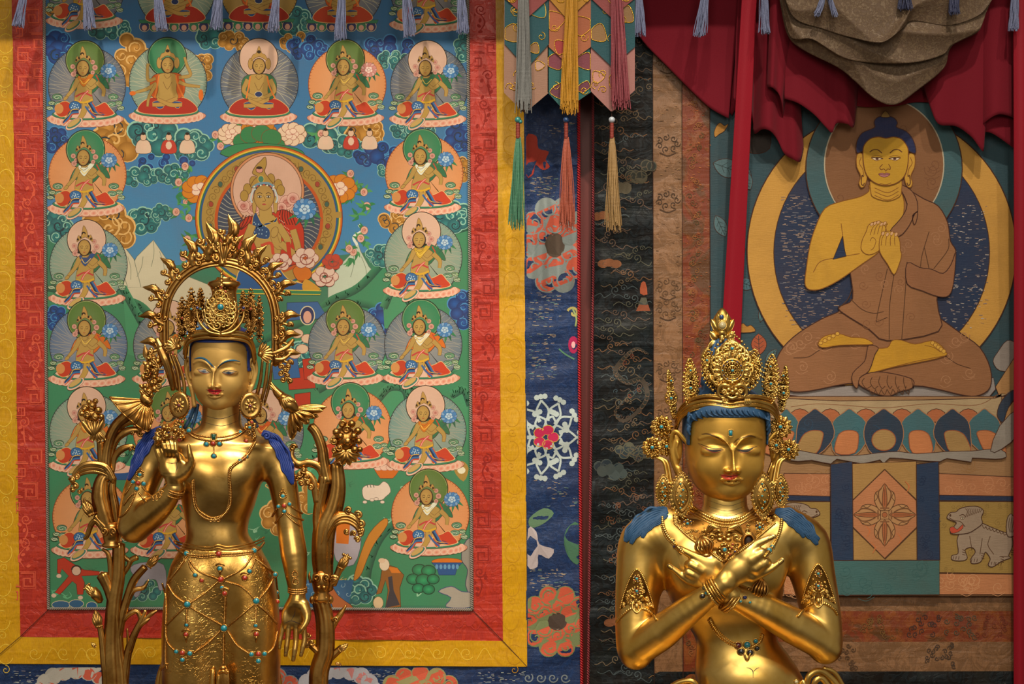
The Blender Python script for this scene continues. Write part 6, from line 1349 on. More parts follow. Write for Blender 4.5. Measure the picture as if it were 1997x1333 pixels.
def gem(parent, fr, p, r, mat, nrm=(0, 0, 1), bezel='gold2_orn', label=None, squash=.7, shape=1.0):
    g = G(); sphere(g, p, (r, r * shape, r * squash), 10, 8); o = g.build('stone', M[mat], parent, fr, label=label)
    g = G(); a = np.linspace(0, 2 * math.pi, 14, endpoint=False); P = np.column_stack([p[0] + np.cos(a) * r * 1.08, p[1] + np.sin(a) * r * shape * 1.08, np.full(14, p[2])]); sweep(g, P, r * .26, 5, closed=True); b = g.build('setting', M[bezel], parent, fr); b.parent = parent
    return o
def rosette(g, p, r, n=8, pr=None, z=1.0):
    for k in range(n):
        a = 2 * math.pi * k / n; sphere(g, (p[0] + r * math.cos(a), p[1] + r * math.sin(a), p[2]), ((pr or r * .38),) * 2 + ((pr or r * .38) * .7,), 6, 4)
def petal(g, base, tip, w, q0, bulge=6, curlq=0, n=7, m=5):
    """spoon-shaped leaf from base to tip (x, y); bulges towards the viewer"""
    b, t = np.array(base, float), np.array(tip, float); d = t - b; L = np.hypot(*d); d /= L; s_ = np.array([-d[1], d[0]]); V = []
    for i in range(n + 1):
        u = i / n; ww = w * math.sin(math.pi * min(1, u * .86 + .1)) ** .7 * (1 if u < .99 else .12)
        for j in range(m + 1):
            v = j / m * 2 - 1; c = b + d * L * u + s_ * ww * v; V.append((c[0], c[1], q0 + bulge * (1 - v * v) * math.sin(math.pi * (u * .8 + .15)) + curlq * u * u))
    W = m + 1; V2 = [(x, y, q0 - 1.5 + curlq * .0) for x, y, z in V]; nV = len(V)
    Fc = [(i * W + j, (i + 1) * W + j, (i + 1) * W + j + 1, i * W + j + 1) for i in range(n) for j in range(m)]
    per = [j for j in range(m + 1)] + [i * W + m for i in range(1, n + 1)] + [n * W + j for j in range(m - 1, -1, -1)] + [i * W for i in range(n - 1, 0, -1)]
    back = [(V[i][0], V[i][1], V[i][2] - 2.5) for i in range(nV)]
    F2 = [tuple(nV + x for x in f[::-1]) for f in Fc]; F3 = [(per[k], per[k] + nV, per[(k + 1) % len(per)] + nV, per[(k + 1) % len(per)]) for k in range(len(per))]
    g.add(np.array(V + back), np.array(Fc + F2 + F3))
# ---------------------------------------------------------------- left statue: standing figure with lotus plants and flame halo
F1 = frame(.45); K1 = Caster()
def at(fr, x, y, q=0): return fr(np.array([[x, y, q]], float))[0]
ALT_Z = at(F1, 0, 1900)[2]
S1 = empty('standing_statue', (at(F1, 431, 1900)[0], -.45, ALT_Z), 'gilded standing statue with raised hand, flame halo and tall lotus plants, before the painted scroll', 'statue')
f = Field((200, 730, -90), (640, 1480, 125), 2.1, 22)
f.tube([(745, 431, 30, 28, -4), (782, 432, 36, 34, 0), (815, 432, 38, 34, 0), (832, 430, 44, 36, 0), (844, 426, 66, 40, 0), (856, 424, 92, 44, 0), (872, 422, 112, 50, 0), (895, 422, 110, 56, 2), (925, 425, 92, 60, 6), (955, 428, 78, 60, 6), (985, 427, 70, 55, 5), (1015, 424, 62, 49, 3), (1038, 424, 60, 46, 2), (1058, 428, 68, 48, 2), (1078, 430, 82, 54, 0), (1100, 430, 92, 58, 0)], 2.15, 6)
for x in (388, 462): f.ell((x, 912, 40), (36, 30, 20), 22)
f.ell((428, 1046, 30), (38, 28, 20), 20)
f.ell((382, 868, 32), (46, 8, 14), 14); f.ell((466, 866, 32), (46, 8, 14), 14)
f.chain(C3([(312, 880, -2), (290, 915, 0), (268, 975, 8), (262, 1024, 16)]), [30, 33, 32, 31], 16)
f.chain(C3([(262, 1026, 18), (290, 1004, 34), (318, 980, 50), (340, 952, 60)]), [31, 31, 24, 17], 8)
f.chain(C3([(528, 884, -2), (548, 930, 0), (560, 990, 4), (566, 1032, 8), (573, 1080, 16), (578, 1128, 24), (580, 1152, 28)]), [29, 29, 26, 25, 26, 20, 16], 14, kk=10)
V, Fc = f.mesh(2); K1.add(V, Fc); mesh_obj('body', F1(V), Fc, M['gold1'], S1, smooth=True)
# robe
f = Field((270, 1060, -100), (600, 1790, 125), 3.0, 40)
f.tube([(1066, 430, 78, 54, 0), (1080, 430, 84, 58, 0), (1105, 431, 94, 62, 0), (1140, 432, 105, 64, 0), (1200, 432, 112, 62, 0), (1280, 432, 114, 58, 0), (1400, 430, 112, 56, 0), (1600, 428, 104, 52, 0), (1760, 428, 108, 50, 0)], 2.3, 6)
f.chain([(380, 1120, 22), (376, 1230, 26), (378, 1400, 20), (384, 1700, 10)], [42, 50, 46, 36], 20, kk=20)
f.chain([(484, 1120, 22), (490, 1230, 26), (488, 1400, 20), (476, 1700, 10)], [42, 50, 46, 36], 20, kk=20)
f.chain([(434, 1130, 92), (436, 1200, 86), (436, 1400, 80), (434, 1760, 70)], [14, 24, 26, 26], 30, 's', kk=30)
V, Fc = f.mesh(2); K1.add(V, Fc); mesh_obj('robe', F1(V), Fc, M['gold_robe'], S1, smooth=True)
# pleats of the robe between and beside the legs
for P_, r in (([(424, 1290, 50), (422, 1350, 52), (420, 1760, 40)], 7), ([(446, 1290, 50), (450, 1350, 52), (452, 1760, 40)], 7), ([(435, 1300, 54), (436, 1360, 56), (436, 1760, 44)], 8), ([(318, 1290, 0), (308, 1340, 0), (290, 1500, 0), (282, 1760, 0)], 9), ([(326, 1260, 8), (318, 1333, 10), (306, 1500, 8), (300, 1760, 4)], 9), ([(542, 1300, 0), (548, 1400, 0), (560, 1760, 0)], 9)):
    g = G(); sweep(g, cr3(P_, 6), [r * .4, r, r * 1.4], 10); g.build('robe_pleat', M['gold_robe'], S1, F1)
# lotus pedestal (below the frame)
def lathe(name, prof, cx, q, mat, parent, fr, seg=40, sx=1, sz=1):
    a = np.linspace(0, 2 * math.pi, seg, endpoint=False); V = np.array([[(cx + r * sx * math.cos(t), y, q + r * sz * math.sin(t)) for t in a] for r, y in prof]).reshape(-1, 3); n = len(prof)
    Fc = [(i * seg + k, i * seg + (k + 1) % seg, (i + 1) * seg + (k + 1) % seg, (i + 1) * seg + k) for i in range(n - 1) for k in range(seg)] + [tuple(range(seg))[::-1], tuple((n - 1) * seg + k for k in range(seg))]
    return mesh_obj(name, fr(V), Fc, mat, parent, smooth=True)
lathe('lotus_base', [(150, 1752), (160, 1760), (158, 1775), (175, 1800), (165, 1822), (150, 1828), (170, 1840), (185, 1870), (182, 1900)], 428, 0, M['gold_dark'], S1, F1, sz=.7)
tf1 = head('face1', 427, 724, 59, -6, 3, S1, F1, K1, 1.10, 'blue_paint', -.99)
# hands
f = Field((285, 835, 30), (395, 970, 125), .95, 12)
f.chain(C3([(340, 958, 58), (340, 938, 60), (340, 918, 62)]), [16, 17, 21], 6)
f.ell(C3([(336, 905, 62)])[0], (27, 27, 13), 8); f.ell(C3([(356, 915, 70)])[0], (15, 19, 11), 8); f.ell(C3([(322, 910, 68)])[0], (10, 18, 8), 8); f.ell(C3([(340, 908, 90)])[0], (14, 18, 11), 12, 's')
for i in range(4):
    b = 9.2 * i
    f.chain(C3([(313 + b, 895 - i * 1.5, 64), (305 + b, 874 - i, 60), (308 + b, 860 - i * .8, 68), (316 + b * .9, 862 - i * .5, 82), (321 + b * .8, 874 + i, 88), (323 + b * .78, 886 + i * .6, 84)]), [6.2, 5.4, 4.9, 4.5, 4.1, 3.2], 3, n=2)
f.chain(C3([(354, 925, 68), (366, 915, 74), (373, 898, 78), (370, 884, 80), (368, 869, 79)]), [11, 8.5, 6.4, 5.4, 3.8], 5, n=2)
V, Fc = f.mesh(1); K1.add(V, Fc); mesh_obj('hand', F1(V), Fc, M['gold1'], S1, smooth=True, label='raised right hand with curled fingers')
f = Field((532, 1135, 5), (615, 1300, 75), .95, 12)
f.chain(C3([(580, 1142, 26), (580, 1160, 28), (577, 1182, 30)]), [15.5, 15.5, 19], 6)
f.ell(C3([(575, 1198, 30)])[0], (24, 30, 12), 8); f.ell(C3([(556, 1206, 34)])[0], (7, 18, 8), 6); f.ell(C3([(594, 1196, 36)])[0], (9, 20, 10), 6); f.ell(C3([(572, 1202, 54)])[0], (16, 22, 11), 12, 's')
for P_, r in (([(552, 1218, 32), (549, 1236, 34), (546, 1250, 36), (545, 1263, 38)], 4.8), ([(563, 1222, 32), (561, 1244, 35), (559, 1260, 38), (557, 1277, 40)], 5.3), ([(578, 1222, 32), (577, 1248, 36), (575, 1266, 40), (572, 1286, 42)], 5.6), ([(592, 1222, 30), (594, 1244, 33), (591, 1260, 36), (587, 1277, 38)], 5.2)):
    f.chain(C3(P_), [r * 1.12, r, r * .95, r * .7], 3, n=2)
f.chain(C3([(592, 1178, 34), (599, 1198, 40), (596, 1214, 46), (588, 1226, 50), (586, 1232, 50)]), [11, 8.5, 6.5, 5.5, 4.5], 5, n=2)
V, Fc = f.mesh(1); K1.add(V, Fc); mesh_obj('hand', F1(V), Fc, M['gold1'], S1, smooth=True, label='lowered left hand with open palm')
for P_ in ([(556, 1214), (568, 1210), (580, 1214), (588, 1218)], [(576, 1186), (574, 1198), (568, 1209)], [(324, 901), (336, 903), (347, 901)], [(342, 922), (345, 912), (344, 902)]): lay_stroke(K1, 'palm_line', P_, [.6, 1.4, .6], M['dark_line'], S1, F1)
for x, y in ((545, 1258), (557, 1272), (572, 1280), (587, 1272)): lay_stroke(K1, 'nail', [(x - 2, y), (x, y - 1), (x + 2, y)], [.7, .9, .7], M['dark_line'], S1, F1)
# face paint of the left statue
M['iris'] = m_plain('grey_iris', '#35414c', .4)
def z1(P): return [(350 + u / 7.844, 640 + v / 7.844) for u, v in P]
lay_stroke(K1, 'eyebrow', z1([(225, 465), (310, 450), (390, 468), (460, 525), (535, 600)]), [.8, 3.2, 3.6, 3.0, 1.2], M['sky_line'], S1, F1, .3)
lay_stroke(K1, 'eyebrow', z1([(225, 468), (310, 458), (385, 480), (455, 538), (540, 606)]), [.6, 1.4, 1.6, 1.5, 1.0], M['navy_line'], S1, F1, .45)
lay_stroke(K1, 'eyebrow', z1([(580, 606), (640, 548), (730, 500), (830, 488), (925, 505)]), [1.2, 3.0, 3.6, 3.2, .8], M['sky_line'], S1, F1, .3)
lay_stroke(K1, 'eyebrow', z1([(580, 610), (640, 556), (730, 512), (830, 498), (925, 507)]), [1.0, 1.5, 1.6, 1.4, .6], M['navy_line'], S1, F1, .45)
lay_fill(K1, 'eye', z1([(282, 632), (340, 634), (410, 650), (458, 670)]), z1([(282, 634), (320, 664), (400, 684), (458, 672)]), M['eye_white'], S1, F1, .3)
lay_fill(K1, 'eye', z1([(660, 674), (700, 662), (780, 658), (845, 662)]), z1([(660, 676), (720, 696), (790, 698), (845, 664)]), M['eye_white'], S1, F1, .3)
for c, w in (((372, 655), 34), ((752, 678), 34)):
    lay_fill(K1, 'iris', z1([(c[0] - w, c[1] - 16), (c[0], c[1] - 24), (c[0] + w, c[1] - 16)]), z1([(c[0] - w, c[1] + 10), (c[0], c[1] + 24), (c[0] + w, c[1] + 14)]), M['iris'], S1, F1, .42, nv=4)
    lay_fill(K1, 'pupil', z1([(c[0] - 12, c[1] - 10), (c[0], c[1] - 14), (c[0] + 12, c[1] - 10)]), z1([(c[0] - 12, c[1] + 6), (c[0], c[1] + 12), (c[0] + 12, c[1] + 6)]), M['navy_line'], S1, F1, .5, nv=4)
for P_ in ([(268, 624), (340, 618), (410, 634), (480, 680)], [(650, 676), (700, 648), (780, 642), (880, 658)]): lay_stroke(K1, 'eyelid_line', z1(P_), [.6, 1.4, 1.3, .6], M['dark_line'], S1, F1, .5)
for P_ in ([(278, 632), (320, 672), (400, 692), (470, 676)], [(655, 680), (720, 706), (790, 710), (870, 664)]): lay_stroke(K1, 'eyelid_line', z1(P_), [.5, 1.2, 1.2, .5], M['red_line'], S1, F1, .5)
lay_fill(K1, 'lips', z1([(425, 935), (480, 930), (530, 944), (580, 934), (650, 942)]), z1([(425, 938), (470, 990), (540, 1010), (600, 1000), (650, 944)]), M['lips'], S1, F1, .35, nv=10)
lay_stroke(K1, 'mouth_line', z1([(405, 936), (470, 958), (540, 965), (600, 958), (680, 946)]), [.6, 1.3, 1.3, .6], M['dark_line'], S1, F1, .6)
for x0, y0, x1_, y1_ in ((384, 812, 478, 806), (386, 826, 482, 820)): lay_stroke(K1, 'neck_line', [(x0 + 8, y0 - 4), ((x0 + x1_) / 2, y0 + 4), (x1_ - 8, y1_ - 4)], [.4, 1.1, .4], M['dark_line'], S1, F1, .3)

# blue hair locks over the shoulders
def lock(parent, fr, cast, P, w, mat, q=4):
    P = smooth_open(P, 8); n = len(P); W = rs(w, n); T = np.gradient(P, axis=0); T /= np.hypot(T[:, 0], T[:, 1])[:, None]; Nn = np.column_stack([-T[:, 1], T[:, 0]])
    g = G()
    for k in range(7):
        o = (k / 6 - .5); path = []
        last = None
        for i in range(n):
            x, y = P[i] + Nn[i] * W[i] * o * (1 + .1 * math.sin(i * .9 + k)); h = cast(x, y, q * (1 - abs(o)) * .6 + .5)
            if h is None: h = C3([(x, y, last if last is not None else 10)])[0]
            last = h[2]; path.append(h)
        sweep(g, np.array(path), rs([w_ / 8.5 for w_ in np.atleast_1d(w)], n), 6)
    return g.build('hair_lock', mat, parent, fr)
lock(S1, F1, K1, [(318, 838), (296, 850), (278, 876), (264, 905), (250, 936)], [14, 22, 22, 16, 4], M['blue_paint'])
lock(S1, F1, K1, [(512, 842), (534, 856), (552, 885), (562, 915), (571, 944)], [8, 18, 22, 20, 4], M['blue_paint'])
for x, y, a in ((322, 838, 0), (520, 850, 180)): g = G(); sweep(g, C3(curl3((x, y), 8, 1.4, a, q=30)), 3, 6); g.build('hair_curl', M['blue_paint'], S1, F1)
for P_ in ([(380, 788, -6), (372, 812, -8), (360, 834, 0)], [(386, 788, -8), (380, 815, -10), (372, 836, 0)], [(474, 790, -6), (482, 812, -8), (494, 834, 0)], [(480, 788, -8), (490, 812, -10), (502, 832, 0)]):
    g = G(); sweep(g, cr3(C3(P_), 6), 3.5, 6); g.build('hair_strand', M['blue_paint2'], S1, F1)

# necklaces, belt and bead nets
def zA(P): return [(220 + u / 4.755, 780 + v / 4.755) for u, v in P]
def zB(P): return [(280 + u / 4.4, 1030 + v / 4.4) for u, v in P]
def chain_on(cast, name, P, r, parent, fr, mat, pitch=3.2, off=None, default=0, n=8):
    r *= 1.2; g = G(); twist(g, cast.path(P, (r * .6 if off is None else off), n, default), r, pitch, 6); return g.build(name, mat, parent, fr)
GD = M['gold_dark']
nk = [(640, 230), (700, 300), (780, 350), (930, 375), (1090, 358), (1190, 310), (1250, 250)]
chain_on(K1, 'necklace_band', zA(nk), 2.0, S1, F1, GD); chain_on(K1, 'necklace_band', zA([(u, v - 30 if 0 < i < 6 else v - 20) for i, (u, v) in enumerate(nk)]), 1.6, S1, F1, GD)
lay_fill(K1, 'necklace_plate', zA([(u, v - 24) for u, v in nk]), zA(nk), GD, S1, F1, .8)
long_ = [(1325, 385), (1240, 520), (1110, 620), (1085, 700), (1095, 880), (1080, 990), (1010, 1080), (930, 1112), (840, 1085), (770, 1010), (745, 900), (735, 745)]
chain_on(K1, 'long_necklace', zA(long_), 2.2, S1, F1, GD); chain_on(K1, 'long_necklace', zA([(u + (16 if i > 5 else -14) * (1 if i != 7 else 0), v - (22 if 5 < i < 9 else 8)) for i, (u, v) in enumerate(long_)]), 1.3, S1, F1, GD)
for k in (-1, 0, 1):
    x, y = zA([(945 + k * 34, 1110 + abs(k) * 4)])[0]; p = K1(x, y, 2, 40); g = G(); sweep(g, np.column_stack([p[0] + 3.4 * np.cos(np.linspace(0, 6.28, 12, endpoint=False)), p[1] + 2.6 * np.sin(np.linspace(0, 6.28, 12, endpoint=False)), np.full(12, p[2] + 1)]), .9, 5, closed=True); g.build('necklace_link', GD, S1, F1)
def stones(cast, lst, z, parent, fr, off=1.2, bez='gold_dark'):
    for u, v, c, r in lst:
        x, y = z([(u, v)])[0]; p = cast(x, y, off, 20.); gem(parent, fr, p, r, {'T': 'turq', 'C': 'coral', 'L': 'lapis', 'G': 'garnet', 'E': 'emerald', 'D': 'dark_stone'}[c], bezel=bez)
stones(K1, [(706, 283, 'T', 5), (1180, 295, 'T', 4.2), (868, 408, 'T', 4.6), (930, 403, 'C', 5), (990, 405, 'T', 4.4), (937, 518, 'T', 4.6), (1236, 380, 'C', 4), (1243, 522, 'T', 3.2), (1215, 542, 'C', 3.4), (1180, 562, 'T', 3.6),
            (232, 768, 'C', 4.6), (250, 690, 'T', 4), (187, 757, 'T', 4), (287, 775, 'T', 4.6), (220, 820, 'T', 4.2), (1577, 890, 'T', 4.2), (1587, 980, 'C', 4.4), (1535, 985, 'T', 3.8), (1640, 963, 'T', 3.8), (1590, 1030, 'T', 4), (620, 372, 'C', 4)], zA, S1, F1)
x, y = zA([(935, 340)])[0]; p = K1(x, y, 2, 30.); g = G(); g.add(np.array([(p[0] + a * 4.4, p[1] + b * 5.6, p[2] + c) for c, sc in ((0, 1), (3, .75)) for a, b in ((-sc, -sc), (sc, -sc), (sc, sc), (-sc, sc))]), np.array([(4, 5, 6, 7), (0, 1, 5, 4), (1, 2, 6, 5), (2, 3, 7, 6), (3, 0, 4, 7)])); g.build('square_stone', M['emerald'], S1, F1, smooth=False, label='square green stone')
g = G(); twist(g, cr3([(p[0] + a, p[1] + b, p[2] + 1) for a, b in ((-5, -6.4), (5, -6.4), (5, 6.4), (-5, 6.4), (-5, -6.4))], 3), .9, 2, 5); g.build('setting', GD, S1, F1)
chain_on(K1, 'pendant_link', zA([(935, 430), (936, 470), (937, 500)]), 1.2, S1, F1, GD)
# armlets
def band_round(name, P, r, parent, fr, mat, pitch=3): g = G(); twist(g, cr3(C3(P), 8), r, pitch, 6); return g.build(name, mat, parent, fr)
for a in ([(205, 850), (150, 900), (95, 975)], [(215, 850), (170, 960), (110, 1050), (60, 1085)], [(235, 850), (265, 890), (305, 935)], [(270, 800), (320, 850), (370, 900)], [(175, 770), (140, 830), (105, 880)],
          [(1520, 1005), (1495, 1050), (1480, 1075)], [(1580, 1050), (1540, 1090), (1505, 1140)], [(1605, 1055), (1660, 1110), (1740, 1165)], [(1620, 1045), (1700, 1085), (1765, 1110)], [(1650, 980), (1710, 1020), (1758, 1050)]):
    chain_on(K1, 'armlet_chain', zA(a), 1.7, S1, F1, GD, 3)
def crest(cast, x, y, s, parent, fr, mat=GD, q=2):
    g = G(); p = cast(x, y, q, 20.)
    for a in range(7):
        t = math.radians(-180 + a * 30); sphere(g, p + np.array([math.cos(t) * 6.5 * s, math.sin(t) * 7.5 * s, 0]), 2.1 * s, 6, 5)
    sphere(g, p + np.array([0, -11 * s, 0]), 2.2 * s, 6, 5); sweep(g, np.column_stack([p[0] + 7 * s * np.cos(np.linspace(0, math.pi, 10)), p[1] + 2 * s + 4 * s * np.sin(np.linspace(0, math.pi, 10)), np.full(10, p[2] + .5)]), 1.3 * s, 5)
    return g.build('armlet_crest', mat, parent, fr)
crest(K1, 272.6, 924, 1, S1, F1); crest(K1, 551.6, 965, 1, S1, F1); crest(K1, 575, 1120, .8, S1, F1); crest(K1, 576, 1134, .8, S1, F1)
# bracelets
for c, rx, ry, rot, q in (((340, 958), 19, 6, 14, 60), ((342, 955), 18, 5.5, 14, 62), ((336, 964), 20, 6, 16, 58), ((580, 1149), 17.5, 5, 0, 28), ((580, 1153), 17.5, 5, 0, 28), ((580, 1145), 17.5, 5, 0, 28)):
    t = np.linspace(0, 2 * math.pi, 30, endpoint=False); r_ = math.radians(rot); X = rx * np.cos(t); Z = rx * .95 * np.sin(t); Yy = ry * np.sin(t)
    g = G(); P_ = np.column_stack([c[0] + X * math.cos(r_) - Yy * math.sin(r_) * .3, c[1] + X * math.sin(r_) + Yy, q + Z]); P_ = C3(P_); twist(g, np.vstack([P_, P_[:1]]), 1.9, 3, 6); g.build('bracelet', GD, S1, F1)
for u, v in ((375, 915), (400, 890), (430, 870), (455, 850), (405, 910), (440, 885)): x, y = zA([(u, v)])[0]; p = K1(x, y, 1.5, 40.); g = G(); sweep(g, curl3(p[:2], 4, 1.2, u, q=p[2]), 1.1, 5); g.build('bracelet_curl', GD, S1, F1)
# belt and nets on the robe
belt = [(285, 175), (320, 200), (367, 218), (500, 232), (645, 222), (800, 212), (948, 192), (1000, 165), (1035, 120)]
chain_on(K1, 'belt', zB(belt), 2.0, S1, F1, GD); chain_on(K1, 'belt', zB([(u, v + 18) for u, v in belt[2:7]]), 1.4, S1, F1, GD)
for d_, r in ((0, 1.8), (24, 1.5)):
    g = G(); sweep(g, K1.path(zB([(270, 105 + d_), (340, 128 + d_), (450, 150 + d_), (560, 162 + d_), (640, 142 + d_), (720, 158 + d_), (850, 140 + d_), (960, 112 + d_), (1035, 75 + d_)]), .6), r, 6); g.build('waist_fold', M['gold_robe'], S1, F1)
nets = [[(367, 240), (300, 340), (200, 465)], [(390, 265), (470, 365), (640, 435)], [(930, 235), (850, 345), (690, 432)], [(950, 250), (1040, 320), (1130, 388)], [(640, 455), (530, 550), (400, 640)], [(205, 480), (265, 575), (360, 645)],
        [(700, 455), (840, 500), (960, 610)], [(1125, 410), (1070, 510), (990, 610)], [(360, 665), (280, 740), (180, 840)], [(400, 675), (530, 750), (670, 830)], [(950, 650), (840, 740), (720, 840)], [(985, 655), (1060, 720), (1145, 815)],
        [(185, 880), (205, 980), (270, 1052)], [(430, 1070), (560, 975), (655, 880)], [(720, 880), (800, 1000), (910, 1075)], [(1065, 1072), (1120, 1010), (1150, 880)], [(370, 690), (369, 750), (368, 815)], [(965, 660), (963, 740), (962, 820)],
        [(700, 590), (696, 700), (690, 830)], [(685, 900), (684, 1020), (683, 1165)], [(385, 280), (400, 330), (435, 385)], [(950, 260), (945, 300), (920, 350)], [(160, 470), (190, 600), (190, 830), (186, 1120), (200, 1200)], [(1135, 410), (1150, 540), (1160, 600)], [(205, 1160), (170, 1185), (145, 1210)]]
for P_ in nets: chain_on(K1, 'bead_net_chain', zB(P_), 1.75, S1, F1, GD, 2.6)
stones(K1, [(367, 215, 'T', 5), (948, 190, 'T', 5.4), (645, 220, 'C', 5.8), (662, 438, 'C', 6), (655, 345, 'T', 5), (375, 652, 'T', 6.4), (967, 622, 'T', 6.4), (690, 856, 'T', 6.6), (443, 400, 'T', 4), (498, 447, 'C', 4), (910, 367, 'T', 4.4), (868, 425, 'C', 5),
            (368, 828, 'T', 3.8), (364, 910, 'C', 4.8), (962, 833, 'T', 3.8), (967, 908, 'C', 5), (333, 1068, 'C', 5.2), (280, 1057, 'T', 4.2), (397, 1073, 'T', 5), (333, 1127, 'T', 4.6), (985, 1078, 'C', 5.2), (925, 1080, 'T', 4.8), (1038, 1075, 'T', 4.6), (985, 1138, 'T', 4.8),
            (1130, 395, 'T', 4.4), (1146, 550, 'T', 3.6), (1148, 628, 'C', 4), (695, 558, 'C', 5), (672, 508, 'T', 4)], zB, S1, F1)
def pendant_cap(u, v, s=1.0):
    x, y = zB([(u, v)])[0]; p = K1(x, y, 2, 20.); g = G(); sweep(g, np.column_stack([p[0] + 8 * s * np.cos(np.linspace(.15, math.pi - .15, 10)), p[1] - 5 * s * np.sin(np.linspace(.15, math.pi - .15, 10)), np.full(10, p[2] + 1)]), 1.5 * s, 6); sphere(g, p + np.array([0, -5 * s, 1]), 2.2 * s, 7, 5); return g.build('pendant_cap', GD, S1, F1)
for u, v in ((655, 322), (364, 888), (967, 886), (695, 532), (868, 400)): pendant_cap(u, v)
for u, v in ((655, 378), (364, 945), (967, 945), (350, 100)): 
    if v > 200: x, y = zB([(u, v)])[0]; p = K1(x, y, 1.5, 20.); g = G(); sweep(g, [p + (0, -4, 0), p + (0, 0, 0), p + (0, 8, 0)], [2.8, 2.4, .4], 7); g.build('drop', GD, S1, F1)
# tassel pendant of the belt
g = G()
for k in range(7): sweep(g, cr3(C3([(431 + k * 2.2, 1308, 64), (428 + k * 3.0, 1335, 66), (425 + k * 3.6, 1400, 62)]), 5), 2.0, 6)
sphere(g, C3([(435, 1302, 64)])[0], (6, 5, 5), 10, 8); sweep(g, cr3(C3([(427, 1312, 66), (435, 1308, 70), (443, 1312, 66)]), 4), 3, 7); g.build('belt_tassel', GD, S1, F1)
# earrings: discs with a rosette
for cx, cy, tilt, sx in ((350, 790, 6, -1), (489, 791, -14, 1)):
    e_ = G(); q = 26; c = C3([(cx, cy, q)])[0]
    prof = [(0, 5), (10, 5), (15, 4), (17, 5.5), (18.5, 4.5), (21, 3.5), (22, 0), (20, -4), (0, -4)]; seg = 28; V = []
    for r, z in prof:
        for k in range(seg): a = 2 * math.pi * k / seg; V.append((c[0] + r * .96 * math.cos(a), c[1] + r * 1.22 * math.sin(a), c[2] + z - sx * .3 * r * math.cos(a)))
    e_.add(V, [(i * seg + k, (i + 1) * seg + k, (i + 1) * seg + (k + 1) % seg, i * seg + (k + 1) % seg) for i in range(len(prof) - 1) for k in range(seg)])
    eo = e_.build('earring', GD, S1, F1)
    e_ = G(); n_ = 30
    for k in range(n_): a = 2 * math.pi * k / n_; sphere(e_, c + np.array([21 * math.cos(a), 26 * math.sin(a), 2 - sx * 6.3 * math.cos(a)]), 1.3, 5, 4)
    for k in range(8):
        a = 2 * math.pi * k / 8 + .3; b0 = c + np.array([3 * math.cos(a), 3.6 * math.sin(a), 0]); petal(e_, b0[:2], (c[0] + 13 * math.cos(a), c[1] + 16 * math.sin(a)), 4, c[2] + 4.5 - sx * 2.5 * math.cos(a), 2.5, 0, 5, 4)
    b = e_.build('earring_flower', GD, S1, F1); b.parent = eo; b.location = Vector(world_loc(S1)) - Vector(world_loc(eo))
    gem(S1, F1, c + np.array([0, 0, 7]), 3.4, 'garnet', bezel='gold_dark')
    g = G()       # hanging knots below the discs
    R = random.Random(cx)
    for k in range(26): x = cx + sx * 4 + R.uniform(-9, 9) - sx * 4; y = cy + 30 + R.uniform(0, 34); sphere(g, C3([(x, y, 36 + R.uniform(-5, 6))])[0], R.uniform(2.2, 4.4), 7, 5)
    for k in range(4): sweep(g, C3(curl3((cx + sx * 2 + (k % 2) * 9 - 5, cy + 36 + k * 8), 5, 1.2, k * 90, q=42)), 1.6, 5)
    g.build('earring_pendant', GD, S1, F1)
    stones(K1, [], zA, S1, F1)
    gem(S1, F1, C3([(cx - sx * 2 + 4, cy + 32, 44)])[0], 3, 'coral', bezel='gold_dark'); gem(S1, F1, C3([(cx - sx * 2, cy + 42, 45)])[0], 3, 'turq', bezel='gold_dark')
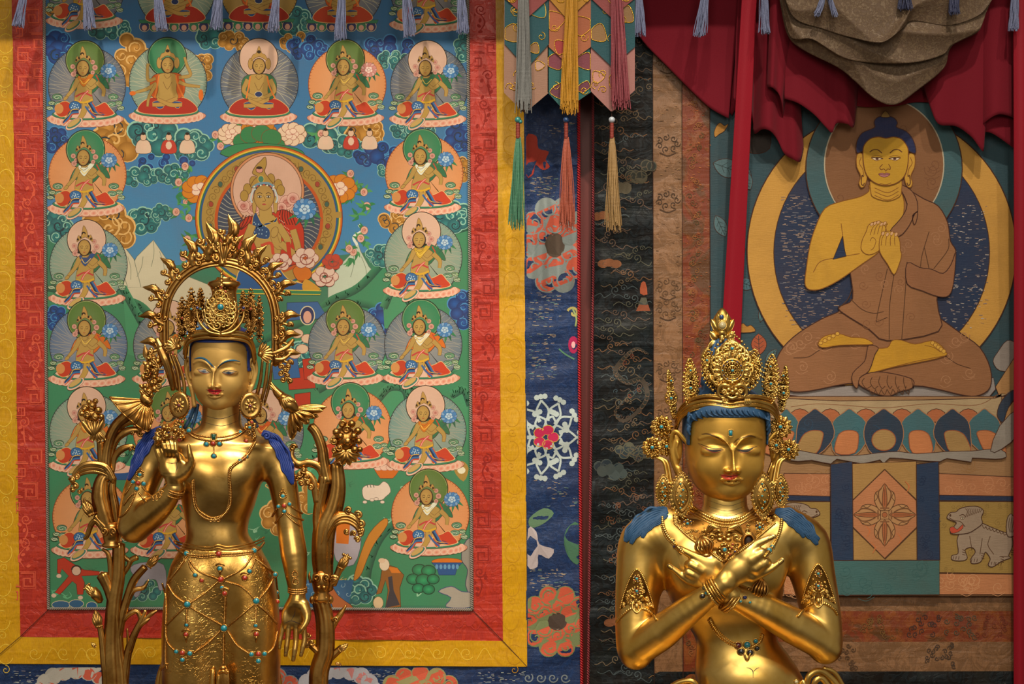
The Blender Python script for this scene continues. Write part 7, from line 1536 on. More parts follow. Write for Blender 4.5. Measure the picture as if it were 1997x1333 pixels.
# crown
def arcq(P, q): return [(x, y, q) for x, y in P]
g = G()
for dy, r, qq in ((0, 5.2, 0), (8, 3.2, 3), (-6, 3.0, -2)): sweep(g, cr3(C3([(361, 690 + dy, 18 + qq), (364, 668 + dy, 34 + qq), (374, 655 + dy, 48 + qq), (400, 650 + dy, 62 + qq), (428, 651 + dy, 66 + qq), (456, 652 + dy, 62 + qq), (482, 658 + dy, 48 + qq), (492, 674 + dy, 34 + qq), (496, 700 + dy, 18 + qq)]), 6), r, 8)
g.build('crown_band', M['gold1'], S1, F1)
def plaque(parent, fr, cx, cy, w, h, q, seed, mat, tiltz=0, gemc='turq', gr=4, top=None, beads=True, nbeads=24, dens=1.0, lean=0.0, pointy=1.0, bead_r=1.7):
    """leaf-shaped crown ornament built of scrolls, beads and a set stone. cy is the middle"""
    R = random.Random(seed); c0 = C3([(cx, cy, q)])[0]
    def L(u, v, z=0): return c0 + np.array([u * w / 2 * math.cos(math.radians(tiltz)) + lean * (-v) * h / 2, v * h / 2, z + u * w / 2 * math.sin(math.radians(tiltz))])
    def outl(t, k=1.0):           # t: 0 bottom .. 1 round back to the bottom
        a = 2 * math.pi * t - math.pi / 2; x, y = math.cos(a), -math.sin(a)
        s_ = 1 - .45 * max(0, -y) ** 1.6 * pointy; return x * s_ * k, y * k
    g = G(); n = 40; V = [L(*outl(i / n, .88), -2) for i in range(n)] + [L(*outl(i / n, .55), 2.5) for i in range(n)] + [L(0, 0, 4)]
    g.add(np.array(V), np.array([(i, (i + 1) % n, n + (i + 1) % n, n + i) for i in range(n)])); g.F.append(np.array([(n + i, n + (i + 1) % n, 2 * n) for i in range(n)]) + g.n - len(V))
    V = [L(*outl(i / n, .88), -2) for i in range(n)] + [L(0, 0, -5)]; g.add(np.array(V), np.array([((i + 1) % n, i, n, n) for i in range(n)])[:, :3])
    o = g.build('crown_leaf', M['recess_patina'], parent, fr)
    g = G()
    for i in range(nbeads): u, v = outl(i / nbeads, 1.0); sphere(g, L(u, v, 0), bead_r * R.uniform(.9, 1.35), 6, 5)
    for i in range(int(nbeads * .8)): u, v = outl(i / (nbeads * .8), .84); sphere(g, L(u, v, 2), bead_r * .8, 6, 4)
    m = max(4, int(w * h / 130 * dens))
    for i in range(m):
        t = (i + .5) / m; u, v = outl(t, .66 if i % 2 else .42); p = L(u, v, 4); r = min(w, h) * R.uniform(.10, .15)
        sweep(g, curl3(p[:2], r, 1.3, R.uniform(0, 360), 1 if u > 0 else -1, 12, q=p[2], dq=2.5), [r * .30, r * .22], 5)
    b = g.build('crown_scrolls', mat, parent, fr); b.parent = o; b.location = Vector(world_loc(parent)) - Vector(world_loc(o))
    return L
Lc = plaque(S1, F1, 430, 604, 70, 92, 70, 1, M['gold1'], nbeads=30, dens=.8, bead_r=1.6)
c = C3([(430.5, 598.5, 76)])[0]
g = G(); t = np.linspace(0, 2 * math.pi, 30, endpoint=False)
for r, rr in ((17, 2.0), (13.5, 1.2), (8, 1.3)): sweep(g, np.column_stack([c[0] + r * np.cos(t), c[1] + r * np.sin(t), np.full(30, c[2])]), rr, 6, closed=True)
rosette(g, c, 11, 12, 2.6); rosette(g, c + (0, 0, -1), 20, 16, 2.4); g.build('crown_disc', M['gold1'], S1, F1); gem(S1, F1, c + np.array([0, 0, 2]), 6.5, 'turq', bezel='gold_dark')
g = G()       # crescents and horns either side of the disc
for s_ in (-1, 1):
    sweep(g, cr3(C3([(430, 652, 76), (430 + s_ * 24, 646, 72), (430 + s_ * 42, 625, 66), (430 + s_ * 46, 600, 62), (430 + s_ * 43, 580, 60)]), 6), [3.2, 3.2, 2.6, 1.8, .8], 7)
    sweep(g, cr3(C3([(430, 648, 78), (430 + s_ * 18, 640, 76), (430 + s_ * 32, 622, 72), (430 + s_ * 36, 604, 68)]), 6), [1.6, 2.4, 1.6, .6], 6)
    for k, (dx, y) in enumerate(((44, 600), (46, 590), (30, 612))): sphere(g, C3([(430 + s_ * dx, y, 66)])[0], 3, 7, 5)
g.build('crown_crescent', M['gold1'], S1, F1)
for s_ in (-1, 1): gem(S1, F1, C3([(430 + s_ * 45, 600, 68)])[0], 3.2, 'lapis', bezel='gold_dark')
g = G()       # spire above the disc
for k, (y, r) in enumerate(((580, 5), (572, 4.2), (556, 3.6), (548, 3.2), (541, 2.8), (534, 2.4), (527, 2))): sphere(g, C3([(432, y, 66 - k)])[0], (r * 1.2, r, r), 8, 6)
sweep(g, cr3(C3([(432, 580, 62), (432, 550, 60), (433, 528, 58)]), 4), [3, 2.4, 2], 6); g.build('crown_spire', M['gold1'], S1, F1)
for y, c_, dx in ((560, 'coral', 0), (568, 'turq', 0), (569, 'coral', -8), (569, 'coral', 8), (576, 'coral', 0)): gem(S1, F1, C3([(431 + dx, y, 68)])[0], 2.9, c_, bezel='gold_dark')
for i, (x, y, w, h, q, tz) in enumerate(((373, 612, 30, 98, 50, -30), (355, 622, 26, 84, 30, -45), (391, 596, 18, 66, 58, -25), (489, 612, 30, 96, 50, 30), (506, 622, 26, 88, 30, 45), (474, 598, 18, 60, 58, 25))):
    plaque(S1, F1, x, y, w, h, q, i + 3, GD, tiltz=tz, nbeads=24, dens=2.2, bead_r=2.2)
    gem(S1, F1, C3([(x, y - 10 + (i % 3) * 8, q + 9)])[0], 2.4, 'coral' if i % 2 else 'turq', bezel='gold_dark')
g = G()       # round topknot tower behind the crown
t = np.linspace(0, 2 * math.pi, 24, endpoint=False); V = []
prof = [(14, 540), (17, 545), (30, 549), (33, 554), (27, 560), (24, 570), (26, 590), (30, 620), (34, 650)]
for r, y in prof: V += [(437 + r * math.cos(a), y, 10 + r * .8 * math.sin(a)) for a in t]
g.add(C3(V), [(i * 24 + k, i * 24 + (k + 1) % 24, (i + 1) * 24 + (k + 1) % 24, (i + 1) * 24 + k) for i in range(len(prof) - 1) for k in range(24)]); g.build('topknot', GD, S1, F1)
# fans and ribbons beside the crown and ears
for s_, bx, by, ang0, n_ in ((-1, 348, 676, 100, 7), (1, 508, 690, -60, 8)):
    g = G()
    for k in range(n_):
        a = math.radians((150 + k * 22) if s_ < 0 else (-75 + k * 17)); L_ = 24 if s_ < 0 else 28; petal(g, (bx, by), (bx + math.cos(a) * L_, by + math.sin(a) * L_ * .9), 4.2, 20, 3.5)
    sphere(g, C3([(bx, by, 24)])[0], 6, 8, 6); g.build('crown_fan', GD, S1, F1)
for P_, r in (([(340, 690, 8), (352, 720, 6), (360, 760, 4), (352, 800, 0)], 4), ([(332, 686, 4), (346, 725, 0), (352, 775, -2)], 4), ([(324, 690, 0), (338, 725, -4), (346, 760, -6)], 3.5), ([(512, 700, 8), (508, 740, 4), (500, 780, 0), (508, 812, 0)], 4), ([(522, 702, 2), (518, 745, 0), (508, 790, -4)], 4), ([(530, 706, 0), (526, 745, -6), (516, 785, -8)], 3.5),
              ([(528, 690, 10), (545, 684, 8), (560, 676, 4), (572, 662, 0)], 5), ([(536, 700, 6), (552, 700, 4), (566, 690, 2)], 4)):
    g = G(); sweep(g, cr3(C3(P_), 6), [r * .6, r, r * .7], 8, flat=.6); g.build('crown_ribbon', GD, S1, F1)

# flame halo
HQ = -30
g = G()
t = [(322, 700), (321, 660), (321, 620)] + [(429 + 107 * math.cos(a), 617 + 106 * math.sin(a)) for a in np.linspace(math.pi * 1.04, math.pi * 1.96, 15)] + [(537, 620), (538, 660), (537, 712)]
for off, r, q in ((0, 5.5, 0), (7, 3.2, 2), (-6, 2.6, 2)):
    P_ = []
    for x, y in t:
        dx, dy = x - 429, min(0, y - 617); l = math.hypot(dx, dy) or 1; P_.append((x + dx / l * off, y + dy / l * off, HQ + q))
    sweep(g, cr3(C3(P_), 4), r, 8, flat=.8)
g.build('halo_ring', GD, S1, F1)
def flame(x, y, ang, s=1.0, m=1, q=HQ):
    """one flame tongue with its scrolls, growing from (x, y) in direction ang (degrees, 90 = up)"""
    a = math.radians(ang); ux, uy = math.cos(a), -math.sin(a); sx, sy = -uy * m, ux * m
    T = lambda l, w, z=0: (x + (ux * l + sx * w) * s, y + (uy * l + sy * w) * s, q + z)
    g = G()
    sweep(g, cr3(C3([T(0, 0), T(12, 1), T(20, 5), T(27, 9, 2)]), 5), [5.5 * s, 8 * s, 8 * s, 5 * s], 8, flat=.8)
    sweep(g, cr3(C3([T(20, 4), T(28, 9, 3), T(38, 9, 3), T(47, 3, 2), T(57, -2, 0)]), 5), [6 * s, 9 * s, 9 * s, 5 * s, .4], 9, flat=.42); sweep(g, cr3(C3([T(22, 4, 5), T(32, 8, 8), T(42, 6, 6), T(52, 0, 3)]), 5), [1.6 * s, 2.6 * s, 2 * s, .4], 6)
    sweep(g, cr3(C3([T(26, 7), T(34, 14, 2), T(38, 20, 0)]), 5), [5 * s, 4.6 * s, .4], 7, flat=.6)
    sweep(g, cr3(C3([T(10, 0), T(20, -7, 3), T(24, -13, 3)]), 5), [3.5 * s, 3.5 * s, 2 * s], 7)
    for (l, w), r, d in (((28, -11), 6, 1), ((18, 14), 6.5, -1), ((7, -13), 6.5, 1), ((4, 12), 5.5, -1)):
        p = T(l, w, 3); sweep(g, C3(curl3(p[:2], r * s, 1.3, math.degrees(-a) + 60 * d, d * m, 12, q=p[2], dq=2)), [3.2 * s, 2.0 * s], 6); sphere(g, C3([(p[0], p[1], p[2] + 2)])[0], 3.0 * s, 7, 5)
    return g.build('flame', GD, S1, F1)
tips = [(282, 669, 200), (276, 617, 184), (287, 564, 165), (317, 507, 142), (361, 468, 118), (404, 441, 102), (497, 463, 62), (517, 483, 52), (544, 520, 38), (567, 557, 22), (577, 617, 2), (576, 655, -8), (580, 690, -16)]
for i, (tx, ty, dr) in enumerate(tips):
    a = math.radians(dr); ry = 617
    bx, by = (429 + 112 * math.cos(a), min(617 - 110 * math.sin(a), 700)) if 8 < dr < 172 else ((321 if dr > 90 else 538), ty + 16)
    d_ = math.degrees(math.atan2(-(ty - by), tx - bx)); L_ = math.hypot(tx - bx, ty - by); flame(bx, by, d_, max(.92, L_ / 50), 1 if (dr > 90) else -1)
g = G()       # jewel at the top of the halo
sweep(g, cr3(C3([(434, 516, HQ), (432, 500, HQ), (430, 480, HQ)]), 5), [9, 8, 3], 10)
for s_ in (-1, 1): petal(g, (433, 508), (433 + s_ * 17, 470), 6, HQ + 3, 6); petal(g, (433, 508), (433 + s_ * 6, 468), 5, HQ + 8, 5); sweep(g, C3(curl3((433 + s_ * 20, 482), 6, 1.2, 0, s_, q=HQ + 4)), 2, 6)
g.build('halo_bud', GD, S1, F1); flame(440, 488, 84, 1.25, 1); flame(456, 505, 70, .9, -1); flame(412, 503, 104, .8, 1)
g = G(); sphere(g, C3([(438, 466, HQ + 10)])[0], (5, 6, 4), 9, 7); sphere(g, C3([(438, 476, HQ + 10)])[0], (6, 4, 4), 9, 7); g.build('halo_mask', GD, S1, F1)

# lotus plants: stems, leaves, buds and flowers
def zD(P): return [(120 + u / 4.443, 740 + v / 4.443) + tuple(w) for u, v, *w in P]
def zF(P): return [(120 + u / 4.003, 1000 + v / 4.003) + tuple(w) for u, v, *w in P]
def zE(P): return [(500 + u / 4.167, 740 + v / 4.167) + tuple(w) for u, v, *w in P]
def zG_(P): return [(560 + u / 4.002, 1000 + v / 4.002) + tuple(w) for u, v, *w in P]
def stem(P, r, q=0, name='stem', ridge=.17, flat=.8, seg=21, mat=None):
    P = [(p[0], p[1], (p[2] if len(p) > 2 else q)) for p in P]; g = G(); sweep(g, cr3(C3(P), 7), r, seg, flat=flat, ridge=ridge); return g.build(name, mat or GD, S1, F1)
def scroll_leaf(P, r, q=0, m=1, cr=5):
    P = [(p[0], p[1], q) for p in P]; g = G(); Q = cr3(C3(P), 7); sweep(g, Q, r, 10, flat=.55, ridge=.08); e = Q[-1]; sweep(g, curl3(e[:2], cr, 1.3, 0, m, 14, q=e[2] + 2, dq=2), [cr * .42, cr * .3], 7)
    e2 = Q[len(Q) * 2 // 3]; sweep(g, curl3((e2[0] + m * 3, e2[1] + 4), cr * .7, 1.1, 120, -m, 12, q=e2[2] + 3), cr * .3, 6); return g.build('scroll_leaf', GD, S1, F1)
Q1 = -5
# left plant trunk
for P_, r in (([(225, 1884), (228, 1500), (222, 1333), (219, 1260), (222, 1180), (231, 1120), (232, 1060)], [22, 22, 17, 15, 13, 12, 11]), ([(240, 1884), (243, 1500), (238, 1333), (232, 1270), (226, 1200), (213, 1150), (200, 1120)], [16, 16, 12, 9, 9, 9, 11]),
              ([(212, 1884), (212, 1500), (208, 1333), (204, 1290), (200, 1250), (195, 1220)], [12, 12, 8, 7, 6, 5]), ([(236, 1400), (245, 1300), (256, 1250), (275, 1210), (284, 1190)], [9, 8, 6, 5, 3]),
              ([(228, 1260), (236, 1210), (250, 1160), (262, 1130), (283, 1105)], [8, 8, 7, 7, 6.5]), ([(225, 1220), (217, 1160), (216, 1110), (211, 1080), (200, 1070)], [5, 5, 5, 4, 2.5]), ([(236, 1200), (252, 1165), (262, 1150), (280, 1145), (290, 1130)], [6, 5, 4.5, 4, 1]),
              ([(232, 1240), (240, 1210), (255, 1195), (268, 1192), (274, 1205), (272, 1215)], [5, 5, 5, 4.5, 4, 2]), ([(252, 1270), (262, 1240), (272, 1220), (285, 1210), (292, 1205)], [6, 5.5, 5, 4, 2]), ([(272, 1216), (284, 1205), (296, 1196), (306, 1190)], [4, 4, 4, 2]),
              ([(240, 1120), (250, 1105), (256, 1092), (268, 1086)], [4, 4, 5, 5]), ([(256, 1095), (246, 1088), (242, 1082)], [4, 4, 2.5]), ([(252, 1280), (250, 1250), (248, 1225)], [4, 3, 1.4])): stem(P_, r, Q1)
lathe('stem_collar', [(13, 1018), (17, 1026), (19, 1038), (17, 1050), (15, 1058), (20, 1062), (18, 1066), (12, 1068)], 217, Q1, GD, S1, F1, 24)
g = G()
for sx in (-1, 1): sweep(g, C3(curl3((212 + sx * 9, 1036), 8, 1.4, 90, sx, 16, q=Q1 + 18, dq=2)), [2.6, 1.8], 7)
g.build('collar_scroll', GD, S1, F1)
stem([(214, 1034), (203, 1000), (196, 965), (200, 935), (214, 922)], [15, 17, 16, 12, 8], Q1, ridge=.14); stem([(230, 1034), (225, 990), (219, 955), (222, 932)], [9, 8, 7, 5], Q1)
for d_, r in ((0, 6), (7, 4.5), (14, 3.5)): stem([(222, 936 + d_ * .3), (208, 912 + d_), (185, 905 + d_), (162, 908 + d_), (146, 924 + d_ * .6), (142, 944)], [r, r * 1.2, r * 1.1, r, r * .8, r * .5], Q1 + 6)
g = G()
for x, y, r in ((141, 936, 6), (147, 948, 6), (142, 955, 5), (150, 930, 5), (155, 958, 4.5)): sphere(g, C3([(x, y, Q1 + 12)])[0], r, 9, 7); sweep(g, C3(curl3((x, y), r * 1.2, 1.1, x * 9, q=Q1 + 15)), r * .3, 6)
g.build('leaf_knobs', GD, S1, F1)
def bud(x, y, ang, s, q=0, kind='closed', mat=None):
    a = math.radians(ang); u = np.array([math.cos(a), -math.sin(a)]); v = np.array([-u[1], u[0]]); b = np.array([x, y]); g = G()
    def at3(l, w, z=0): p = b + u * l * s + v * w * s; return (p[0], p[1], q + z * s)
    sweep(g, cr3(C3([at3(0, 0), at3(8, 0), at3(18, 0), at3(28, 0), at3(36, 0)]), 4), [4 * s, 8.5 * s, 10 * s, 7 * s, 1 * s], 12)
    for w, l in ((-7, 24), (0, 27), (7, 24), (-3.5, 32), (3.5, 32)):
        p0, p1 = at3(2, w * .5), at3(l, w); petal(g, p0[:2], p1[:2], 5 * s, q + 6 * s, 5 * s)
    if kind == 'open':
        for k in range(5): aa = k - 2; p = at3(30, aa * 4.2, 3); sphere(g, C3([p])[0], 3.6 * s, 8, 6)
    for k in range(12): t_ = 2 * math.pi * k / 12; p = at3(1, 7 * math.cos(t_), 7 * math.sin(t_)); sphere(g, C3([p])[0], 2 * s, 6, 4)
    return g.build('lotus_bud', mat or GD, S1, F1)
bud(180, 1004, 118, 1.0, Q1 + 8); stem([(208, 1030), (196, 1018), (186, 1006)], [6, 5.5, 5], Q1 + 8); stem([(206, 1040), (188, 1016), (178, 1022), (170, 1044), (164, 1050)], [4, 5, 5, 4, 3], Q1 + 8)
bud(289, 1104, 48, .85, Q1 + 4); bud(186, 1160, 135, .8, Q1 + 4, 'open'); bud(194, 1222, 104, .95, Q1 + 6); bud(186, 1262, 130, .35, Q1)
g = G(); sweep(g, cr3(C3([(196, 1172, Q1), (188, 1160, Q1 + 2), (180, 1150, Q1)]), 4), [7, 11, 10], 10); g.build('bud_cup', GD, S1, F1)
# upper stems of the left plant
stem([(209, 935), (206, 900), (212, 862), (225, 832), (245, 812), (262, 800)], [10, 10, 9, 9, 9, 8], Q1); stem([(199, 930), (197, 880), (196, 862)], [6.5, 6.5, 6.5], Q1)
scroll_leaf([(216, 930), (216, 890), (226, 858), (246, 842), (266, 838), (274, 845)], [6, 7, 8, 8, 6, 3], Q1 - 4, 1, 6); scroll_leaf([(220, 920), (224, 892), (238, 876), (256, 870), (262, 872)], [4, 6, 7, 5, 3], Q1 + 3, 1, 5); stem([(222, 850), (240, 828), (262, 822), (272, 832), (270, 846)], [5, 6, 6, 5, 4], Q1 - 6)
# left side bud cluster
g = G(); sphere(g, C3([(178, 806, 4)])[0], (16, 17, 13), 12, 9)
for k, (x, y, r) in enumerate(((166, 795, 8), (180, 790, 9), (192, 800, 8), (170, 808, 9), (186, 812, 9), (174, 784, 6), (186, 782, 6), (160, 806, 6), (198, 812, 6), (178, 798, 7))): sphere(g, C3([(x, y, 12 + (k % 3) * 2)])[0], r, 9, 7); sweep(g, C3(curl3((x, y), r * .7, 1.2, k * 70, 1 if k % 2 else -1, q=12 + r)), r * .2, 5)
for k in range(6): petal(g, (188 - k * .5, 852), (160 + k * 9, 818 - (k % 2) * 4), 7, 10, 6)
for k in range(5): petal(g, (190, 838), (176 + k * 8, 862 - abs(k - 2) * 2), 4.5, 10, 4)
g.build('lotus_bud', GD, S1, F1, label='large scrolled lotus bud')
# large downturned flower with fan of petals, left
def fan_flower(apex, rim, q, w, folds=9, mat=GD):
    A = np.array(apex, float); Rm = smooth_open(rim, 6); n = len(Rm); V = []; m = 14
    for i in range(n):
        for j in range(m + 1):
            u = j / m; p = A * (1 - u) + Rm[i] * u; ph = i / (n - 1) * folds * 2 * math.pi
            bul = 18 * math.sin(math.pi * i / (n - 1)) * math.sin(u * 1.9) ; V.append((p[0], p[1], q + bul + (2.2 * abs(math.sin(ph / 2)) ** .6 * 2 - 2) * u ** .5 + 3 * u))
    g = G(); W = m + 1; V = C3(V); Fc = [(i * W + j, i * W + j + 1, (i + 1) * W + j + 1, (i + 1) * W + j) for i in range(n - 1) for j in range(m)]; g.add(V, Fc); B = V.copy(); B[:, 2] -= 3; g.add(B, [f[::-1] for f in Fc])
    o = g.build('lotus_petals', mat, S1, F1); g = G(); sweep(g, V.reshape(n, W, 3)[:, m], 1.7, 6)
    for k in range(folds + 1): i = min(n - 1, int(round(k * (n - 1) / folds))); sweep(g, V.reshape(n, W, 3)[i, 2:] + (0, 0, 1), [1.0, 1.6, 1.8], 6)
    b = g.build('petal_rim', mat, S1, F1); b.parent = o; b.location = Vector(world_loc(S1)) - Vector(world_loc(o)); return o
fan_flower((287, 779), [(214, 774), (226, 790), (240, 806), (256, 820), (272, 833), (288, 841), (294, 830), (299, 812), (298, 800)], 6, 0)
stem([(278, 772), (287, 780), (293, 786)], [8, 9.5, 8], 14, ridge=0)
R = random.Random(21); g = G()
for k in range(34):        # crest of scrolling leaves over the flower
    t_ = k / 33; bx, by = 289 + 22 * t_ * (k % 2) + R.uniform(-5, 5), 772 - 78 * t_; ang = R.uniform(10, 80) if k % 3 else R.uniform(100, 150); L_ = R.uniform(12, 22) * (1 - .3 * t_)
    a = math.radians(ang); petal(g, (bx, by), (bx + math.cos(a) * L_, by - math.sin(a) * L_), R.uniform(3.5, 5.5), 10 + R.uniform(-6, 8), 5)
for k in range(12): sweep(g, C3(curl3((290 + R.uniform(-6, 26), 765 - 7 * k), R.uniform(4, 6.5), 1.3, R.uniform(0, 360), R.choice((-1, 1)), q=20)), 1.9, 6)
for k in range(14): sphere(g, C3([(288 + R.uniform(-8, 26), 770 - 6 * k, 14)])[0], R.uniform(4, 8), 9, 7)
g.build('flower_crest', GD, S1, F1)
g = G(); sweep(g, cr3(C3([(300, 700, 0), (286, 690, 0), (282, 672, 0)]), 5), [8, 8, 1], 8, flat=.5); g.build('crest_tip', GD, S1, F1)
for P_, r in (([(312, 678, 16), (322, 700, 18), (330, 725, 14), (338, 760, 6)], 8), ([(306, 660, 10), (314, 676, 16)], 6)): stem([(p[0], p[1], p[2]) for p in P_], [r * .7, r, r * .8, r * .5][:len(P_)], 0)
# right plant
for P_, r in (([(640, 1884), (640, 1500), (622, 1333), (634, 1270), (634, 1210), (624, 1165)], [24, 24, 17, 17, 16, 15]), ([(614, 1420), (616, 1333), (628, 1280)], [9, 8, 8]), ([(634, 1150), (630, 1090), (634, 1030), (650, 990), (658, 950), (656, 905)], [15, 19, 20, 18, 15, 12]),
              ([(626, 1060), (620, 1010), (628, 960), (634, 930)], [9, 9, 10, 11]), ([(640, 940), (632, 900), (628, 872), (618, 845), (606, 830)], [12, 10, 9, 8.5, 8]), ([(628, 1010), (622, 960), (604, 935), (596, 925)], [6, 8, 8, 6]),
              ([(650, 1140), (660, 1115), (668, 1100)], [6, 6, 8]), ([(636, 1290), (660, 1268), (668, 1262)], [7, 6, 6]), ([(640, 1240), (652, 1215), (665, 1196), (675, 1180)], [6, 6, 5, 1.5]), ([(620, 1270), (606, 1258), (598, 1250)], [6, 5, 4])): stem(P_, r, Q1)
lathe('stem_collar', [(13, 1112), (18, 1120), (20, 1135), (17, 1150), (14, 1156), (22, 1166), (19, 1172), (13, 1174)], 627, Q1, GD, S1, F1, 24)
g = G()
for sx in (-1, 1): sweep(g, C3(curl3((627 + sx * 10, 1126), 8, 1.4, 90, sx, 16, q=Q1 + 19, dq=2)), [2.6, 1.8], 7); sphere(g, C3([(627 + sx * 5, 1145, Q1 + 19)])[0], 5, 8, 6)
for k in range(5): petal(g, (610 + k * 9, 1160), (608 + k * 9.5, 1176), 5, Q1 + 14, 4)
sweep(g, cr3(C3([(606, 1135, 4), (603, 1122, 4), (605, 1113, 4)]), 4), [3, 2.6, .6], 6); g.build('collar_scroll', GD, S1, F1)
for d_, r in ((0, 7), (9, 5), (18, 4)): stem([(630 + d_ * .4, 1062), (640, 1032 + d_ * .5), (655, 1010 + d_ * .6), (676, 1004 + d_ * .7), (694, 1012 + d_ * .8), (702, 1026 + d_)], [r * .8, r * 1.3, r * 1.2, r, r * .9, r * .5], Q1 + 10)
g = G()
for x, y, r in ((680, 994, 8), (699, 1004, 8), (704, 1022, 8), (702, 1040, 7), (690, 1040, 6), (676, 1036, 5), (697, 1052, 6), (705, 1034, 5)): sweep(g, C3(curl3((x, y), r, 1.3, x * 7, 1, q=Q1 + 14, dq=3)), [2.8, 1.8], 7); sphere(g, C3([(x, y, Q1 + 15)])[0], r * .45, 8, 6)
g.build('leaf_knobs', GD, S1, F1)
scroll_leaf([(634, 940), (624, 912), (604, 902), (582, 905), (568, 890), (572, 872)], [7, 8, 8, 8, 7, 4], Q1, -1, 7); scroll_leaf([(618, 980), (612, 940), (600, 925), (588, 924), (580, 932)], [6, 8, 8, 6, 4], Q1 + 4, -1, 7)
g = G()
for k, (x, y, r) in enumerate(((584, 925, 6), (592, 916, 6), (600, 940, 7), (588, 942, 6), (606, 950, 6), (596, 930, 6))): sphere(g, C3([(x, y, Q1 + 8)])[0], r, 8, 6); sweep(g, C3(curl3((x, y), r, 1.2, k * 60, q=Q1 + 14)), 1.6, 6)
g.build('leaf_knobs', GD, S1, F1)
g = G(); sphere(g, C3([(674, 856, 6)])[0], (22, 26, 15), 14, 10)      # artichoke-shaped bud
for k, (x, y, r) in enumerate(((668, 826, 8), (686, 826, 8), (656, 842, 8), (698, 840, 8), (652, 860, 8), (700, 860, 7), (676, 838, 9), (664, 850, 8), (690, 850, 8), (678, 860, 10), (662, 872, 8), (692, 876, 8), (652, 878, 6), (702, 876, 6))):
    sphere(g, C3([(x, y, 14 + (k % 3) * 3)])[0], r, 9, 7)
    if k % 2 == 0: sweep(g, C3(curl3((x, y), r * .9, 1.2, k * 55, 1 if x > 676 else -1, q=18 + r * .6)), r * .22, 6)
for a in (200, 225, 255, 285, 315, 340): petal(g, (676, 878), (676 + 30 * math.cos(math.radians(a)), 878 - 30 * math.sin(math.radians(a))), 8, 14, 7)
g.build('lotus_bud', GD, S1, F1, label='artichoke shaped lotus bud')
g = G()       # right downturned flower
for k, (x, y, w) in enumerate(((638, 793, 9), (622, 812, 10), (604, 826, 11), (586, 842, 11), (570, 858, 11), (632, 800, 8))): petal(g, (575, 798), (x, y), w, 8 + k, 9, n=9)
for k in range(4): petal(g, (580 - k * 3, 802), (616 - k * 13, 812 + k * 12), 7, 18, 7)
g.build('lotus_petals', GD, S1, F1)
g = G(); sweep(g, cr3(C3([(578, 802, 12), (566, 790, 12), (556, 780, 12), (548, 772, 12)]), 4), [9, 15, 14, 9], 12)
for k in range(5): petal(g, (552 + k * 2, 774), (560 + k * 5, 800 - k * 4), 5, 22, 5)
for k in range(7): petal(g, (548, 770), (526 + k * 5, 758 + k * 4 - 10), 3.4, 14, 3); 
sweep(g, cr3(C3([(548, 772, 10), (540, 764, 10), (532, 752, 10), (528, 745, 10)]), 4), [10, 8, 4, 2], 10)
for x, y in ((552, 740), (560, 732), (548, 728), (566, 742), (556, 722), (562, 714)): sphere(g, C3([(x, y, 6)])[0], 6, 8, 6); sweep(g, C3(curl3((x, y), 6, 1.3, x * 11, q=12)), 1.8, 6)
g.build('flower_crest', GD, S1, F1)
bud(664, 1108, 62, .9, Q1 + 6, 'open'); bud(662, 1268, 40, .6, Q1 + 6); bud(655, 1292, -20, .35, Q1 + 6); bud(600, 1262, 110, .5, Q1 + 4, 'open')
g = G()
for a in (150, 180, 205): petal(g, (660, 1125), (660 + 16 * math.cos(math.radians(a)), 1130 - 16 * math.sin(math.radians(a))), 5, Q1 + 12, 4)
for x, y in ((600, 1238), (608, 1252), (655, 1208)): sweep(g, C3(curl3((x, y), 6, 1.2, x * 3, q=Q1 + 8)), 2.2, 6)
g.build('leaf_knobs', GD, S1, F1)
g = G()       # flower in the raised hand
for k in range(16): sphere(g, C3([(322 + R.uniform(-16, 22), 848 + R.uniform(-20, 16), 78 + R.uniform(-8, 10))])[0], R.uniform(3, 6.5), 8, 6)
for a in (20, 60, 100, 140, 180, 220): petal(g, (330, 850), (330 + 18 * math.cos(math.radians(a)), 850 - 18 * math.sin(math.radians(a))), 6, 84, 6)
for k in range(5): sweep(g, C3(curl3((312 + k * 9, 838 + (k % 2) * 12), 5, 1.2, k * 80, q=92)), 1.5, 6)
g.build('held_flower', GD, S1, F1)
g = G(); sweep(g, cr3(C3([(338, 868, 84), (345, 885, 86), (349, 900, 84)]), 5), [5, 4.5, 3], 8); g.build('flower_stalk', GD, S1, F1)
# ---------------------------------------------------------------- right statue: seated figure with crossed hands
F2 = frame(.50); K2 = Caster()
S2Z = at(F2, 0, 1655)[2]
S2 = empty('seated_statue', (at(F2, 1428, 1655)[0], -.50, S2Z), 'gilded seated statue with downcast eyes, jewelled crown and hands crossed before the chest', 'statue')
G2 = M['gold2']; O2 = M['gold2_orn']
f = Field((1165, 900, -110), (1680, 1500, 150), 2.4, 26)
f.tube([(915, 1416, 34, 30, -6), (965, 1414, 42, 38, 0), (990, 1414, 45, 40, 0), (1003, 1414, 60, 44, 0), (1014, 1414, 100, 52, 0), (1026, 1413, 142, 58, 0), (1045, 1412, 160, 66, 0), (1080, 1411, 140, 74, 4), (1120, 1412, 118, 78, 6), (1155, 1414, 112, 74, 5), (1185, 1418, 102, 66, 2), (1215, 1426, 88, 58, 0), (1245, 1436, 80, 56, 0), (1275, 1447, 90, 60, 2), (1305, 1456, 101, 66, 4), (1345, 1466, 110, 70, 4), (1400, 1466, 130, 74, 0), (1480, 1440, 150, 80, 0)], 2.15, 6)
for x in (1362, 1468): f.ell((x, 1110, 52), (52, 44, 26), 30)
f.ell((1462, 1318, 46), (56, 36, 26), 26)
f.chain([(1300, 1024, 10), (1256, 1056, 0), (1247, 1120, 4), (1240, 1190, 16), (1236, 1250, 30), (1238, 1266, 38)], [40, 47, 46, 41, 36, 33], 20)
